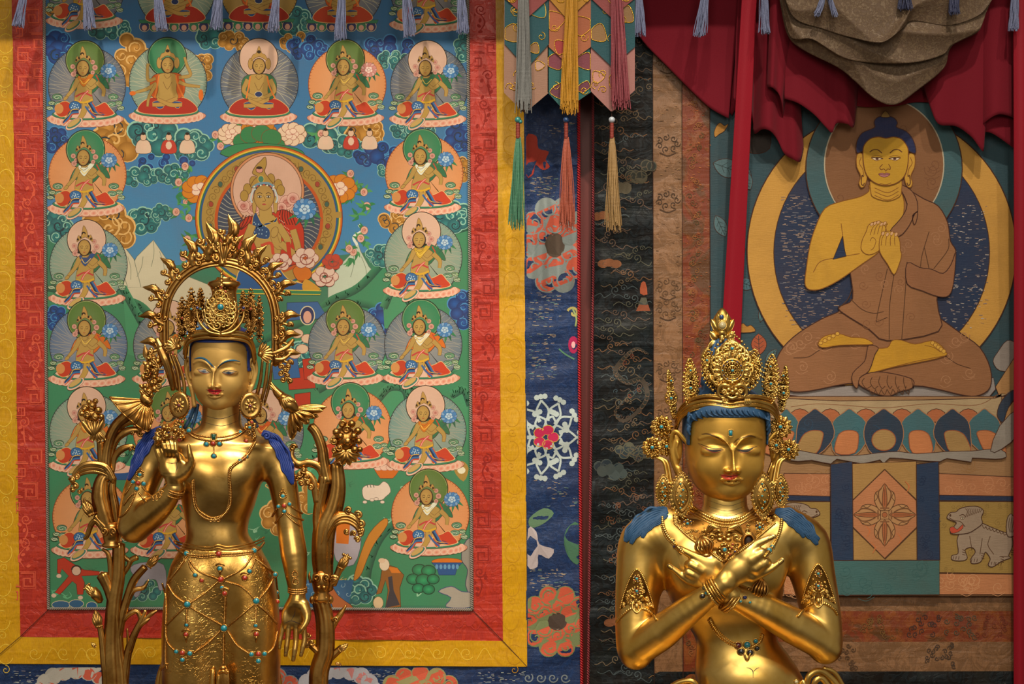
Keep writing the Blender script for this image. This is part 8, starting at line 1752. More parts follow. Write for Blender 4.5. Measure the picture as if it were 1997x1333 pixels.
f.chain([(1528, 1024, 10), (1572, 1058, 0), (1585, 1120, 4), (1598, 1190, 14), (1604, 1240, 26), (1604, 1256, 34)], [40, 45, 43, 39, 35, 33], 20)
f.chain(C3([(1240, 1266, 40), (1290, 1232, 68), (1340, 1192, 96), (1394, 1152, 118)]), [33, 34, 28, 20], 5, kk=10)
f.chain(C3([(1602, 1252, 38), (1548, 1220, 56), (1490, 1188, 74), (1428, 1160, 90)]), [33, 35, 30, 21], 5, kk=10)
V, Fc = f.mesh(2); K2.add(V, Fc); mesh_obj('body', F2(V), Fc, G2, S2, smooth=True)
# crossed legs and base (below the frame)
f = Field((1130, 1380, -220), (1760, 1620, 300), 5, 30)
f.ell((1448, 1480, 0), (170, 110, 110), 40); f.chain([(1500, 1500, 20), (1650, 1530, 100), (1480, 1555, 220), (1330, 1560, 200)], [70, 62, 46, 34], 40); f.chain([(1390, 1500, 20), (1230, 1530, 100), (1400, 1545, 200), (1540, 1540, 180)], [70, 62, 46, 34], 40)
V, Fc = f.mesh(2); mesh_obj('legs', F2(V), Fc, G2, S2, smooth=True)
lathe('lotus_base', [(250, 1560), (262, 1575), (255, 1595), (270, 1620), (262, 1640), (275, 1655)], 1440, 60, O2, S2, F2, sz=.8)
tf2 = head('face2', 1420, 875, 79, 4, 4, S2, F2, K2, 1.27, 'blue_paint2', -.84, mouth=.67, hair_th=.055, hair_y=-.1)
# hands
f = Field((1375, 1030, 80), (1540, 1180, 165), 1.0, 14)
f.chain(C3([(1394, 1152, 118), (1412, 1136, 120)]), [20, 22], 8)
f.ell(C3([(1444, 1108, 122)])[0], (44, 27, 17), 10, rot=-37); f.ell(C3([(1470, 1090, 124)])[0], (20, 28, 15), 10, rot=-37)
f.chain(C3([(1450, 1082, 122), (1466, 1066, 122), (1486, 1055, 124), (1509, 1045, 124)]), [11, 9, 7.4, 5.2], 8, n=2)
f.chain(C3([(1466, 1090, 128), (1484, 1078, 130), (1490, 1080, 116), (1478, 1092, 104)]), [12.5, 10.5, 9, 8], 4, n=2)
f.chain(C3([(1474, 1108, 128), (1491, 1096, 128), (1495, 1099, 114), (1482, 1108, 104)]), [12, 10, 9, 8], 4, n=2)
f.chain(C3([(1466, 1124, 122), (1486, 1117, 122), (1504, 1108, 124), (1526, 1091, 124)]), [11, 8.4, 6.6, 4.6], 6, n=2)
V, Fc = f.mesh(1); K2.add(V, Fc); mesh_obj('hand', F2(V), Fc, G2, S2, smooth=True, label='front hand, two fingers stretched out to the upper right')
f = Field((1290, 1045, 40), (1450, 1185, 125), 1.0, 14)
f.chain(C3([(1428, 1160, 92), (1410, 1140, 90)]), [21, 22], 8)
f.ell(C3([(1382, 1112, 90)])[0], (42, 27, 17), 10, rot=37)
f.chain(C3([(1392, 1094, 92), (1372, 1090, 92), (1350, 1082, 94), (1324, 1068, 94)]), [13, 10.5, 8, 5.6], 8, n=2)
f.chain(C3([(1368, 1112, 96), (1348, 1100, 98), (1342, 1103, 84), (1352, 1112, 76)]), [12, 9.5, 8, 7], 4, n=2)
f.chain(C3([(1360, 1124, 94), (1343, 1116, 96), (1339, 1120, 82), (1350, 1126, 74)]), [11.5, 9.5, 8, 7], 4, n=2)
f.chain(C3([(1368, 1136, 90), (1342, 1131, 92), (1322, 1116, 92), (1305, 1103, 92)]), [12, 8.4, 6.4, 4.6], 6, n=2)
f.chain(C3([(1410, 1110, 96), (1404, 1094, 98), (1394, 1079, 96)]), [9.5, 8.5, 6.5], 6, n=2)
V, Fc = f.mesh(1); K2.add(V, Fc); mesh_obj('hand', F2(V), Fc, G2, S2, smooth=True, label='rear hand, two fingers stretched out to the left')
for x, y, a in ((1503, 1048, -28), (1523, 1095, -38), (1326, 1069, 28), (1307, 1105, 38)):
    P_ = ellipse(x, y, 5.6, 3.7, a, n=13); P_ = np.vstack([P_, P_[:1]]); lay_stroke(K2, 'nail', P_, 1.0, M['dark_line'], S2, F2, n=2)
def zI(P): return [(1320 + u / 6.664, 1030 + v / 6.664) for u, v in P]
def z2(P): return [(1330 + u / 6.663, 790 + v / 6.663) for u, v in P]
def zG2(P): return [(1220 + u / 3.03, 580 + v / 3.03) + tuple(w) for u, v, *w in P]
def zH(P): return [(1180 + u / 3.573, 960 + v / 3.573) for u, v in P]
# face paint
for P_ in ([(250, 372), (330, 365), (430, 395), (540, 460), (600, 520)], [(655, 505), (720, 440), (810, 402), (900, 390), (960, 412)]): lay_stroke(K2, 'eyebrow', z2(P_), [.6, 1.8, 2.0, 1.8, 1.0], M['gold_dark'], S2, F2, .5)
for P_ in ([(255, 378), (330, 374), (425, 405), (535, 472)], [(725, 452), (810, 412), (900, 400), (955, 416)]): lay_stroke(K2, 'eyebrow_shade', z2(P_), [.4, 1.1, 1.1, .5], M['dark_line'], S2, F2, .4)
lay_fill(K2, 'eye', z2([(290, 545), (360, 570), (450, 575), (540, 568)]), z2([(290, 547), (370, 598), (450, 604), (542, 572)]), M['dark_line'], S2, F2, .35)
lay_fill(K2, 'eye', z2([(705, 575), (780, 582), (860, 574), (940, 545)]), z2([(705, 577), (780, 604), (860, 602), (940, 547)]), M['dark_line'], S2, F2, .35)
for P_ in ([(205, 490), (300, 525), (400, 560), (480, 560), (565, 545)], [(690, 560), (780, 578), (860, 568), (980, 530)]): lay_stroke(K2, 'eyelid_line', z2(P_), [.5, 1.3, 1.3, .5], M['dark_line'], S2, F2, .5)
for P_ in ([(210, 500), (300, 560), (380, 604), (470, 610), (545, 576)], [(700, 585), (780, 612), (850, 616), (930, 585)]): lay_stroke(K2, 'eye_rim', z2(P_), [.4, 1.3, 1.3, .4], M['red_line'], S2, F2, .45)
lay_fill(K2, 'lips', z2([(500, 905), (560, 896), (620, 912), (680, 898), (740, 905)]), z2([(500, 908), (550, 955), (620, 970), (680, 955), (740, 908)]), M['lips2'], S2, F2, .4, nv=10)
lay_stroke(K2, 'mouth_line', z2([(485, 900), (555, 915), (620, 924), (680, 914), (750, 902)]), [.6, 1.1, 1.1, .6], M['dark_line'], S2, F2, .7)
for a, b, c in (((1372, 984), (1420, 996), (1462, 982)), ((1370, 994), (1418, 1006), (1464, 992)), ((1380, 975), (1420, 986), (1455, 975))): lay_stroke(K2, 'neck_line', [a, b, c], [.3, .9, .3], M['dark_line'], S2, F2, .25)
lay_stroke(K2, 'navel', zH([(985, 1218), (1010, 1225), (1030, 1245), (1032, 1290)]), [.6, 1.4, 1.8, .6], M['dark_line'], S2, F2, .3); lay_stroke(K2, 'navel', zH([(1075, 1218), (1055, 1226), (1036, 1245)]), [.6, 1.4, 1.2], M['dark_line'], S2, F2, .3)
p = K2(1425, 844, 1.0, 60.); g = G(); g.add(np.array([(p[0] + a * 3.2, p[1] + b * 5, p[2] + c) for c, sc in ((0, 1), (2.4, .7)) for a, b in ((-sc, -sc), (sc, -sc), (sc, sc), (-sc, sc))]), np.array([(4, 5, 6, 7), (0, 1, 5, 4), (1, 2, 6, 5), (2, 3, 7, 6), (3, 0, 4, 7)])); g.build('brow_stone', M['turq'], S2, F2, smooth=False)
g = G(); twist(g, cr3([(p[0] + a, p[1] + b, p[2] + .6) for a, b in ((-4.2, -6), (4.2, -6), (4.2, 6), (-4.2, 6), (-4.2, -6))], 3), .8, 2, 5); g.build('setting', G2, S2, F2)
# hairline: small locks under the diadem
g = G()
for i in range(15):
    t_ = i / 14; x = 1352 + 142 * t_; y = 806 + 10 * (abs(t_ - .5) * 2) ** 3; p = K2(x, y, 1.5, 50.); p2 = K2(x + 8, y + 4, 1.5, 50.); sweep(g, cr3([p + (-5, -8, 0), p, p2], 4), [2.8, 2.4, 1], 7)
for s_, x0 in ((-1, 1346), (1, 1496)):
    for k in range(4): p = K2(x0 + s_ * k * .4, 812 + k * 9, 1.0, 20.); sweep(g, cr3([p + (0, -9, 0), p + (s_ * 2.5, 0, 0), p + (-s_ * 1, 9, 0)], 4), [4, 4.2, 2], 7)
g.build('hair_locks', M['blue_paint2'], S2, F2)
# hair spread over the shoulders
for P_, w in (([(1302, 994), (1275, 1002), (1250, 1018), (1228, 1040), (1219, 1056)], [10, 26, 26, 18, 5]), ([(1300, 1000), (1284, 1012), (1262, 1028), (1252, 1048)], [10, 16, 14, 5]), ([(1290, 1004), (1262, 1020), (1240, 1040), (1230, 1060)], [10, 16, 14, 5]),
              ([(1512, 996), (1535, 1002), (1558, 1016), (1578, 1034), (1594, 1062)], [8, 22, 22, 20, 5]), ([(1520, 1002), (1542, 1016), (1560, 1032), (1568, 1048)], [8, 14, 13, 4]), ([(1530, 1004), (1560, 1022), (1582, 1042), (1598, 1052)], [10, 16, 16, 5])): lock(S2, F2, K2, P_, w, M['blue_paint2'], 5)
# crown: diadem band following the head
bandp = [(1320, 822, 5), (1328, 805, 20), (1348, 789, 44), (1380, 782, 62), (1410, 785, 72), (1425, 787, 74), (1445, 785, 70), (1475, 783, 58), (1502, 790, 38), (1514, 805, 18), (1518, 822, 5)]
g = G()
for dy, r, q in ((0, 5.5, 0), (-9, 3.4, -3), (8, 4.0, 3)): sweep(g, cr3(C3([(x, y + dy, z + q) for x, y, z in bandp]), 6), r, 8)
for s_, x0 in ((-1, 1322), (1, 1516)): sweep(g, cr3(C3([(x0, 818, 4), (x0 + s_ * 5, 845, -18), (x0 + s_ * 2, 870, -24)]), 5), [5.5, 4, 3], 8)
o = g.build('crown_band', O2, S2, F2)
for dy, r in ((13, 1.7), (4, 1.2), (-13, 1.4)): g = G(); twist(g, cr3(C3([(x, y + dy, z + 4) for x, y, z in bandp]), 8), r, 3, 6, .5); g.build('crown_beading', O2, S2, F2)
plaque(S2, F2, 1426, 716, 96, 128, 66, 31, G2, nbeads=46, dens=.62, bead_r=2.5, pointy=1.1)
for s_ in (-1, 1): plaque(S2, F2, 1426 + s_ * 40, 720, 40, 76, 60, 33 + s_, G2, nbeads=30, dens=1.0, bead_r=2.4, tiltz=s_ * 20, lean=s_ * .15)
c = C3([(1428, 722, 78)])[0]; g = G(); t = np.linspace(0, 2 * math.pi, 34, endpoint=False)
for r, rr, z in ((21, 3.0, 0), (16.5, 1.4, 2), (9, 1.5, 5)): sweep(g, np.column_stack([c[0] + r * np.cos(t), c[1] + r * np.sin(t), np.full(34, c[2] + z)]), rr, 7, closed=True)
rosette(g, c + (0, 0, 3), 13, 16, 2.1); rosette(g, c + (0, 0, 5), 6, 8, 2.0)
for k in range(18):
    a = 2 * math.pi * k / 18
    if not (.9 < a < 2.2): petal(g, (c[0] + 23 * math.cos(a), c[1] + 23 * math.sin(a)), (c[0] + 35 * math.cos(a), c[1] + 36 * math.sin(a)), 3.6, c[2] - 1, 3)
g.build('crown_disc', O2, S2, F2)
for k in range(12): a = 2 * math.pi * k / 12; gem(S2, F2, c + np.array([18.8 * math.cos(a), 18.8 * math.sin(a), 2]), 1.8, 'lapis' if k % 3 else 'turq', bezel='gold2_orn')
gem(S2, F2, c + np.array([0, 0, 7]), 3, 'turq')
for x, y, z, r, n_, pr in ((1428, 679, 74, 8.5, 9, 3.2), (1379, 702, 66, 6, 8, 2.2), (1474, 706, 66, 6, 8, 2.2)): g = G(); rosette(g, C3([(x, y, z)])[0], r, n_, pr); g.build('crown_rosette', G2, S2, F2)
gem(S2, F2, C3([(1428, 679, 77)])[0], 3.6, 'turq'); gem(S2, F2, C3([(1379, 702, 69)])[0], 2.6, 'turq')
# guardian mask at the foot of the central leaf
g = G(); mx, my, mq = 1428, 760, 80
for s_ in (-1, 1):
    sweep(g, cr3(C3([(mx + s_ * 4, my - 4, mq), (mx + s_ * 14, my - 10, mq), (mx + s_ * 24, my - 6, mq - 3), (mx + s_ * 27, my + 6, mq - 5), (mx + s_ * 22, my + 14, mq - 4)]), 5), [3, 4.5, 4, 3.2, 2], 8)
    sphere(g, C3([(mx + s_ * 7, my - 1, mq + 3)])[0], (4.6, 3.6, 3.5), 9, 7); sphere(g, C3([(mx + s_ * 9, my + 8, mq + 2)])[0], (5, 4, 4), 9, 7); sweep(g, C3(curl3((mx + s_ * 16, my + 4), 6, 1.3, 90, s_, q=mq + 2)), 2, 6)
    sweep(g, cr3(C3([(mx + s_ * 2, my - 6, mq + 2), (mx + s_ * 9, my - 9, mq + 3), (mx + s_ * 15, my - 3, mq)]), 4), [1.5, 2.2, 1], 6)
    for k in range(3): petal(g, (mx + s_ * (24 - k * 3), my + 14), (mx + s_ * (27 - k * 5), my + 26), 2.6, mq - 4, 2.5)
sphere(g, C3([(mx, my + 3, mq + 5)])[0], (4.6, 4, 4), 9, 7); sweep(g, cr3(C3([(mx - 13, my + 10, mq + 1), (mx, my + 16, mq + 4), (mx + 13, my + 10, mq + 1)]), 6), [1.4, 3, 1.4], 7); sphere(g, C3([(mx, my - 14, mq)])[0], (4, 5, 4), 8, 6); g.build('crown_mask', G2, S2, F2)
for i, (x, y, w, h, q, tz, ln) in enumerate(((1347, 748, 38, 96, 34, -35, -.04), (1309, 768, 26, 92, 0, -58, -.12), (1503, 740, 36, 96, 34, 35, .06), (1528, 758, 26, 86, 0, 58, .10))):
    plaque(S2, F2, x, y, w, h, q, 41 + i, G2, tiltz=tz, nbeads=34, dens=1.7, bead_r=2.7, lean=ln)
    cc = C3([(x, y + 8, q + 11)])[0]; g = G(); rosette(g, cc, 9, 10, 2.6); rosette(g, C3([(x + (2 if x > 1425 else -2), y - 26, q + 10)])[0], 6, 8, 2.2)
    sweep(g, np.column_stack([cc[0] + 11.5 * np.cos(t), cc[1] + 13 * np.sin(t), np.full(34, cc[2] - 1)]), 1.6, 6, closed=True); g.build('crown_rosette', O2, S2, F2); gem(S2, F2, cc + np.array([0, 0, 3]), 3, 'turq'); gem(S2, F2, C3([(x, y - 26, q + 13)])[0], 2.2, 'turq')
# topknot with jewel finial
g = G(); V = []
prof = [(16, 660), (24, 680), (34, 705), (40, 735), (40, 780)]
tt = np.linspace(0, 2 * math.pi, 28, endpoint=False)
for r, y in prof: V += [(1408 + r * math.cos(a), y, 0 + r * math.sin(a)) for a in tt]
g.add(C3(V), [(i * 28 + k, i * 28 + (k + 1) % 28, (i + 1) * 28 + (k + 1) % 28, (i + 1) * 28 + k) for i in range(len(prof) - 1) for k in range(28)])
for k in range(9): a = math.pi * k / 8; sweep(g, cr3(C3([(1408 + 15 * math.cos(a), 662, 14 * math.sin(a)), (1408 + 30 * math.cos(a), 700, 28 * math.sin(a)), (1408 + 38 * math.cos(a), 750, 36 * math.sin(a))]), 5), 5, 7)
g.build('topknot', M['blue_paint2'], S2, F2)
lathe('finial_core', [(9, 664), (12, 655), (19, 645), (21, 632), (18, 622), (14, 615), (8, 606), (2, 600)], 1408, 4, G2, S2, F2, 28)
g = G()
for s_ in (-1, 1):
    petal(g, (1408 + s_ * 6, 650), (1408 + s_ * 22, 622), 7, 12, 8); petal(g, (1408 + s_ * 8, 664), (1408 + s_ * 24, 646), 8, 10, 8); petal(g, (1408 + s_ * 3, 640), (1408 + s_ * 10, 610), 5, 16, 6)
for x in (-26, -14, -2, 10, 22): petal(g, (1408 + x * .4, 662), (1406 + x * 1.0, 680), 7.5, 10, 6)
sweep(g, cr3(C3([(1392, 672, 8), (1378, 684, 6), (1368, 698, 4)]), 4), [5, 6, 3], 8, flat=.6)
sphere(g, C3([(1408, 648, 20)])[0], (8, 8, 7), 12, 8); sweep(g, cr3(C3([(1408, 654, 22), (1408, 664, 22)]), 3), [4, 5], 8); g.build('finial_petals', G2, S2, F2)
gem(S2, F2, C3([(1409, 634, 26)])[0], 7.5, 'crystal', shape=1.05, bezel='gold2'); gem(S2, F2, C3([(1407, 618, 22)])[0], 4.6, 'bead_blue', shape=1.1, bezel='gold2')
# ear ornaments: ribbons, rosettes and leaf-shaped earrings
R = random.Random(77)
def side_flower(x, y, r, q, seed):
    R = random.Random(seed); g = G(); sphere(g, C3([(x, y, q - 5)])[0], (r * .95, r * 1.05, 8), 12, 8); g.build('flower_back', M['recess_patina'], S2, F2); g = G()
    for k in range(12): a = 2 * math.pi * k / 12; petal(g, (x + r * .35 * math.cos(a), y + r * .35 * math.sin(a)), (x + r * 1.15 * math.cos(a), y + r * 1.2 * math.sin(a)), r * .26, q, 4)
    for k in range(9): a = R.uniform(0, 6.28); sweep(g, C3(curl3((x + r * .7 * math.cos(a), y + r * .75 * math.sin(a)), r * .26, 1.3, R.uniform(0, 360), q=q + 6)), r * .07, 5)
    rosette(g, C3([(x, y, q + 8)])[0], r * .38, 8, r * .13); rosette(g, C3([(x, y, q + 3)])[0], r * .95, 20, r * .09); g.build('side_flower', O2, S2, F2); gem(S2, F2, C3([(x, y, q + 10)])[0], r * .14 + 1, 'turq')
for s_, pts in ((-1, ((1290, 832, 20, 10, 5), (1272, 872, 19, 12, 6), (1300, 870, 17, 4, 7))), (1, ((1522, 832, 20, 10, 8), (1538, 876, 18, 12, 9), (1514, 868, 15, 4, 10)))):
    for x, y, r, q, sd in pts: side_flower(x, y, r, q, sd)
    mxx = lambda x: x if s_ < 0 else 2817 - x
    for d_ in (0, 6): g = G(); sweep(g, cr3(C3([(mxx(1277 + d_), 890, 10), (mxx(1294 + d_), 900, 14), (mxx(1300 + d_), 922, 16), (mxx(1304 + d_), 940, 18), (mxx(1318 + d_ * .4), 944 - d_, 20), (mxx(1328), 938 - d_, 22)]), 6), [2, 3.6, 3.6, 3.4, 3, 2], 8); g.build('ear_scroll', G2, S2, F2)
    g = G(); sweep(g, cr3(C3([(mxx(1306), 850, -14), (mxx(1308), 890, -14), (mxx(1320), 925, -10)]), 6), [4, 3.4, 3], 8); g.build('ear_ribbon', O2, S2, F2)
    for (x, y, w, h, q, sd, br) in ((1329, 966, 46, 90, 34, 61, 2.3), (1294, 958, 30, 64, 20, 63, 2.0)):
        cc = C3([(mxx(x), y, q)])[0]; g = G()
        def ol(a, k): 
            yy = math.sin(a); return cc[0] + w / 2 * k * math.cos(a) * (1 - .42 * abs(yy) ** 2.4), cc[1] + h / 2 * k * yy
        n = 36; V = [(*ol(2 * math.pi * i / n, 1), cc[2] - 3) for i in range(n)] + [(*ol(2 * math.pi * i / n, .8), cc[2] + 2) for i in range(n)] + [(cc[0], cc[1], cc[2] + 4)]
        g.add(np.array(V), np.array([(i, (i + 1) % n, n + (i + 1) % n, n + i) for i in range(n)])); g.F.append(np.array([(n + i, n + (i + 1) % n, 2 * n) for i in range(n)]) + g.n - len(V))
        for i in range(34): a = 2 * math.pi * i / 34; sphere(g, (*ol(a, 1.02), cc[2]), br * .8, 6, 4); 
        for i in range(28): a = 2 * math.pi * i / 28; p0 = ol(a, .72); p1 = ol(a + .05, .98); petal(g, p0, p1, 2.2, cc[2] + 1, 2, n=4, m=3)
        for k in (.66, .6): sweep(g, np.array([(*ol(a, k), cc[2] + 4.5) for a in np.linspace(0, 2 * math.pi, 30, endpoint=False)]), 1.2, 6, closed=True)
        for i in range(14): a = 2 * math.pi * i / 14; sphere(g, (*ol(a, .42), cc[2] + 5), 1.8, 6, 4)
        for i in range(5): sphere(g, (cc[0], cc[1] + (i - 2) * h * .1, cc[2] + 6), 2.4, 7, 5)
        eo = g.build('earring', O2, S2, F2)
        for i in range(5): gem(S2, F2, (cc[0] + (i % 2) * 5 - 2.5, cc[1] + (i - 2) * h * .13, cc[2] + 8), 2.2, 'turq' if i % 2 else 'bead_teal')
# long chains and collar
def chain2(name, P, r, pitch=4.0, off=None): return chain_on(K2, name, P, r, S2, F2, O2, pitch, off)
chain2('long_necklace', zH([(398, 165), (405, 230), (435, 300), (480, 350), (545, 420)]), 3.0); chain2('long_necklace', zH([(1232, 180), (1222, 260), (1190, 340), (1150, 400), (1110, 450)]), 3.0)
chain2('long_necklace', zH([(728, 878), (760, 940), (810, 1000), (880, 1050), (930, 1068)]), 3.2); chain2('long_necklace', zH([(1098, 985), (1085, 1030), (1050, 1062), (1010, 1080)]), 3.0)
for dq, r in ((0, 1.6),): chain2('necklace_edge', zH([(388, 175), (393, 235), (420, 305), (466, 358), (530, 430)]), 1.5); chain2('necklace_edge', zH([(716, 885), (748, 948), (798, 1010), (872, 1060)]), 1.4)
def stones2(lst): stones(K2, lst, zH, S2, F2, 1.5, 'gold2_orn')
stones2([(470, 338, 'E', 4.2), (489, 375, 'L', 4), (1165, 378, 'T', 4.6), (1142, 405, 'T', 6), (1122, 438, 'L', 4), (928, 1065, 'G', 6.5), (991, 1060, 'T', 6.4), (948, 1108, 'D', 6.4), (1012, 1115, 'D', 6.2), (1050, 1034, 'T', 4.4), (1060, 1085, 'D', 5)])
g = G(); 
p = K2(1457, 1281, 2, 60.); sweep(g, cr3([p + (-6, -8, 1), p + (0, 6, 1), p + (6, -8, 1)], 4), [1.6, 2.6, 1.6], 6); g.build('pendant_cap', O2, S2, F2)
coll_t = [(470, 150), (560, 175), (640, 185), (740, 215), (830, 232), (930, 222), (1010, 195), (1080, 170), (1180, 150)]
coll_b = [(480, 210), (560, 290), (640, 350), (740, 420), (830, 480), (910, 430), (1010, 360), (1090, 290), (1185, 210)]
lay_fill(K2, 'collar', zH(coll_t), zH(coll_b), M['recess_patina'], S2, F2, 1.2, nv=12)
for off_, r in ((-34, 3.6), (-14, 2.4), (6, 1.5)): chain2('collar_beading', zH([(600 - (off_ + 34) * 1.2, 95 + (off_ + 34)), (660, 150 + off_ + 20), (740, 190 + off_ + 20), (840, 212 + off_ + 20), (940, 196 + off_ + 20), (1010, 155 + off_ + 20), (1052 + (off_ + 34) * 1.2, 100 + off_ + 34)]), r, 5 if r > 3 else 4)
chain2('collar_edge', zH(coll_b), 2.0, 3.6); chain2('collar_edge', zH([(u, v - 14) for u, v in coll_b]), 1.2, 3)
g = G(); R = random.Random(5)
for k in range(64):
    t_ = R.random(); i = t_ * (len(coll_t) - 1); a = np.array([np.interp(i, range(9), [p_[j] for p_ in coll_t]) for j in (0, 1)]); b = np.array([np.interp(i, range(9), [p_[j] for p_ in coll_b]) for j in (0, 1)]); u, v = a + (b - a) * R.uniform(.15, .9)
    x, y = zH([(u, v)])[0]; p = K2(x, y, 2.2, 40.); sweep(g, curl3(p[:2], R.uniform(3, 5.4), 1.3, R.uniform(0, 360), R.choice((-1, 1)), 12, q=p[2], dq=1), 1.15, 5)
for k in range(90):
    t_ = R.random(); i = t_ * 8; a = np.array([np.interp(i, range(9), [p_[j] for p_ in coll_t]) for j in (0, 1)]); b = np.array([np.interp(i, range(9), [p_[j] for p_ in coll_b]) for j in (0, 1)]); u, v = a + (b - a) * R.uniform(.1, .95); x, y = zH([(u, v)])[0]; sphere(g, K2(x, y, 1.6, 40.), R.uniform(1, 1.9), 6, 4)
g.build('collar_scrolls', O2, S2, F2)
g = G(); mx, my = zH([(830, 300)])[0]; mq = K2(mx, my, 0, 70.)[2]      # lion mask on the collar
T3 = lambda dx, dy, dz: C3([(mx + dx, my + dy, mq + dz)])[0]
for s_ in (-1, 1):
    sphere(g, T3(s_ * 9, -1, 3), (5.5, 4, 4), 10, 7); sphere(g, T3(s_ * 8, 8, 3), (7, 5, 4.5), 10, 7); sweep(g, cr3([T3(s_ * 3, -7, 4), T3(s_ * 11, -10, 4), T3(s_ * 20, -5, 2)], 5), [1.6, 2.8, 1.4], 7)
    for k in range(4): sweep(g, cr3([T3(s_ * 6, -12 - k * .8, 3), T3(s_ * (16 + k * 4), -16 - k * 1.5, 3), T3(s_ * (28 + k * 3), -10 + k * 3, 1)], 5), [1.4, 2.2, 1.2], 6)
    sweep(g, curl3(T3(s_ * 24, 4, 2)[:2], 8, 1.4, 0, s_, q=mq + 4), 2, 6); sweep(g, cr3([T3(s_ * 15, 14, 2), T3(s_ * 26, 18, 2), T3(s_ * 34, 10, 0)], 5), [2, 2.6, 1.4], 6)
sphere(g, T3(0, 3, 6), (4.5, 4, 4), 10, 7); sweep(g, cr3([T3(-13, 12, 3), T3(0, 17, 5), T3(13, 12, 3)], 6), [1.4, 2.4, 1.4], 7); g.build('collar_mask', O2, S2, F2)
for u, v, r, n_ in ((575, 215, 7, 9), (1078, 240, 7, 9), (833, 398, 10, 9)):
    x, y = zH([(u, v)])[0]; p = K2(x, y, 3, 60.); g = G(); rosette(g, p, r, n_, r * .36); g.build('collar_rosette', O2, S2, F2); gem(S2, F2, p + np.array([0, 0, 1.5]), r * .42, 'turq')
    for k in range(6):
        if u != 833: gem(S2, F2, p + np.array([r * 1.05 * math.cos(k * 1.047 + .5), r * 1.05 * math.sin(k * 1.047 + .5), .8]), 1.6, 'lapis' if k % 2 else 'turq')
for u, v in ((880, 385), (905, 410), (870, 430), (890, 360)): x, y = zH([(u, v)])[0]; gem(S2, F2, K2(x, y, 3, 60.), 2, 'lapis' if u % 2 else 'coral')
# armlets
for cx, cy, s_, sd in ((1242, 1150, -1, 3), (1596, 1140, 1, 4)):
    def A3(dx, dy, o=1.5): return K2(cx + dx, cy + dy, o, 0.)
    T_ = [(-33, 36), (-24, 4), (-12, -26), (0, -40), (12, -26), (24, 4), (33, 36)]; B_ = [(-33, 38), (-22, 30), (-11, 26), (0, 34), (11, 26), (22, 30), (33, 38)]
    lay_fill(K2, 'armlet', [(cx + x, cy + y) for x, y in T_], [(cx + x, cy + y) for x, y in B_], M['recess_patina'], S2, F2, 1.4, nv=12)
    chain_on(K2, 'armlet_edge', [(cx + x, cy + y) for x, y in T_], 1.9, S2, F2, O2, 3.4)
    chain_on(K2, 'armlet_chain', [(cx - 40, cy + 62), (cx - 30, cy + 50), (cx - 12, cy + 36), (cx, cy + 40), (cx + 12, cy + 36), (cx + 30, cy + 46), (cx + 38, cy + 58)], 2.6, S2, F2, O2, 4.4)
    g = G(); R = random.Random(sd)
    for k in range(60):
        u = R.uniform(-1, 1); yt = -38 + 72 * abs(u) ** .9; y = R.uniform(yt, 30); x = u * 30; r = R.uniform(2.2, 4.2)
        p = A3(x, y, 2.4); sweep(g, curl3(p[:2], r, 1.3, R.uniform(0, 360), R.choice((-1, 1)), 10, q=p[2], dq=1), 1.1, 5)
        if k % 2: sphere(g, A3(x * .9, y, 1.8), R.uniform(1, 2), 6, 4)
    for dy, r in ((-22, 6.5), (2, 8)): rosette(g, A3(0, dy, 4), r, 9, r * .34)
    sphere(g, A3(0, 32, 4), (5, 7, 4), 9, 7); sweep(g, cr3([A3(-8, 24, 3), A3(-8, 36, 4), A3(0, 44, 5), A3(8, 36, 4), A3(8, 24, 3)], 5), 2, 6)
    for s2 in (-1, 1): sweep(g, cr3([A3(s2 * 3, 16, 4), A3(s2 * 10, 12, 4), A3(s2 * 16, 20, 3)], 5), [2, 3, 1.4], 7)
    g.build('armlet_scrolls', O2, S2, F2)
    for dy in (-22, 2):
        gem(S2, F2, A3(0, dy, 5.5), 2.8, 'turq')
        for k in range(5): q_ = A3(0, dy, 4.5); gem(S2, F2, q_ + np.array([5.4 * math.cos(k * 1.26), 5.4 * math.sin(k * 1.26), 0]), 1.5, 'bead_blue' if k % 2 else 'coral')
# bracelets
def ring_at(name, c, ax, r, q, rr, pitch=3.4, fl=1.0):
    a = math.radians(ax); u = np.array([-math.sin(a), -math.cos(a), 0.]); w = np.array([0, 0, 1.]); d = np.array([math.cos(a), -math.sin(a), 0]); t = np.linspace(0, 2 * math.pi, 40); c0 = C3([(c[0], c[1], q)])[0]
    P_ = c0 + r * np.cos(t)[:, None] * u + r * fl * np.sin(t)[:, None] * w + d * (3 * np.cos(t + 1.2))[:, None]; g = G(); (twist(g, P_, rr, pitch, 6, .4) if pitch else sweep(g, P_, rr, 8)); return g.build(name, O2, S2, F2)
for k, (o_, rr, pt) in enumerate(((0, 2.6, 3), (5, 2.4, 0), (-5, 2.6, 0), (-10, 2.2, 0), (-16, 3.2, 4.2))): ring_at('bracelet', (1399 + o_ * .8, 1149 - o_ * .6), 37, 22.5 - o_ * .05, 118, rr, pt)
for k, (o_, rr, pt) in enumerate(((0, 2.6, 0), (-6, 2.4, 0), (6, 2.8, 3.4))): ring_at('bracelet', (1424 + o_ * .8, 1170 + o_ * .5), 143, 24, 90, rr, pt)
stones2([(694, 662, 'T', 4), (712, 697, 'T', 5), (738, 728, 'T', 4), (680, 722, 'D', 5), (975, 730, 'L', 4), (1010, 765, 'T', 2.6), (945, 758, 'T', 2.6)])
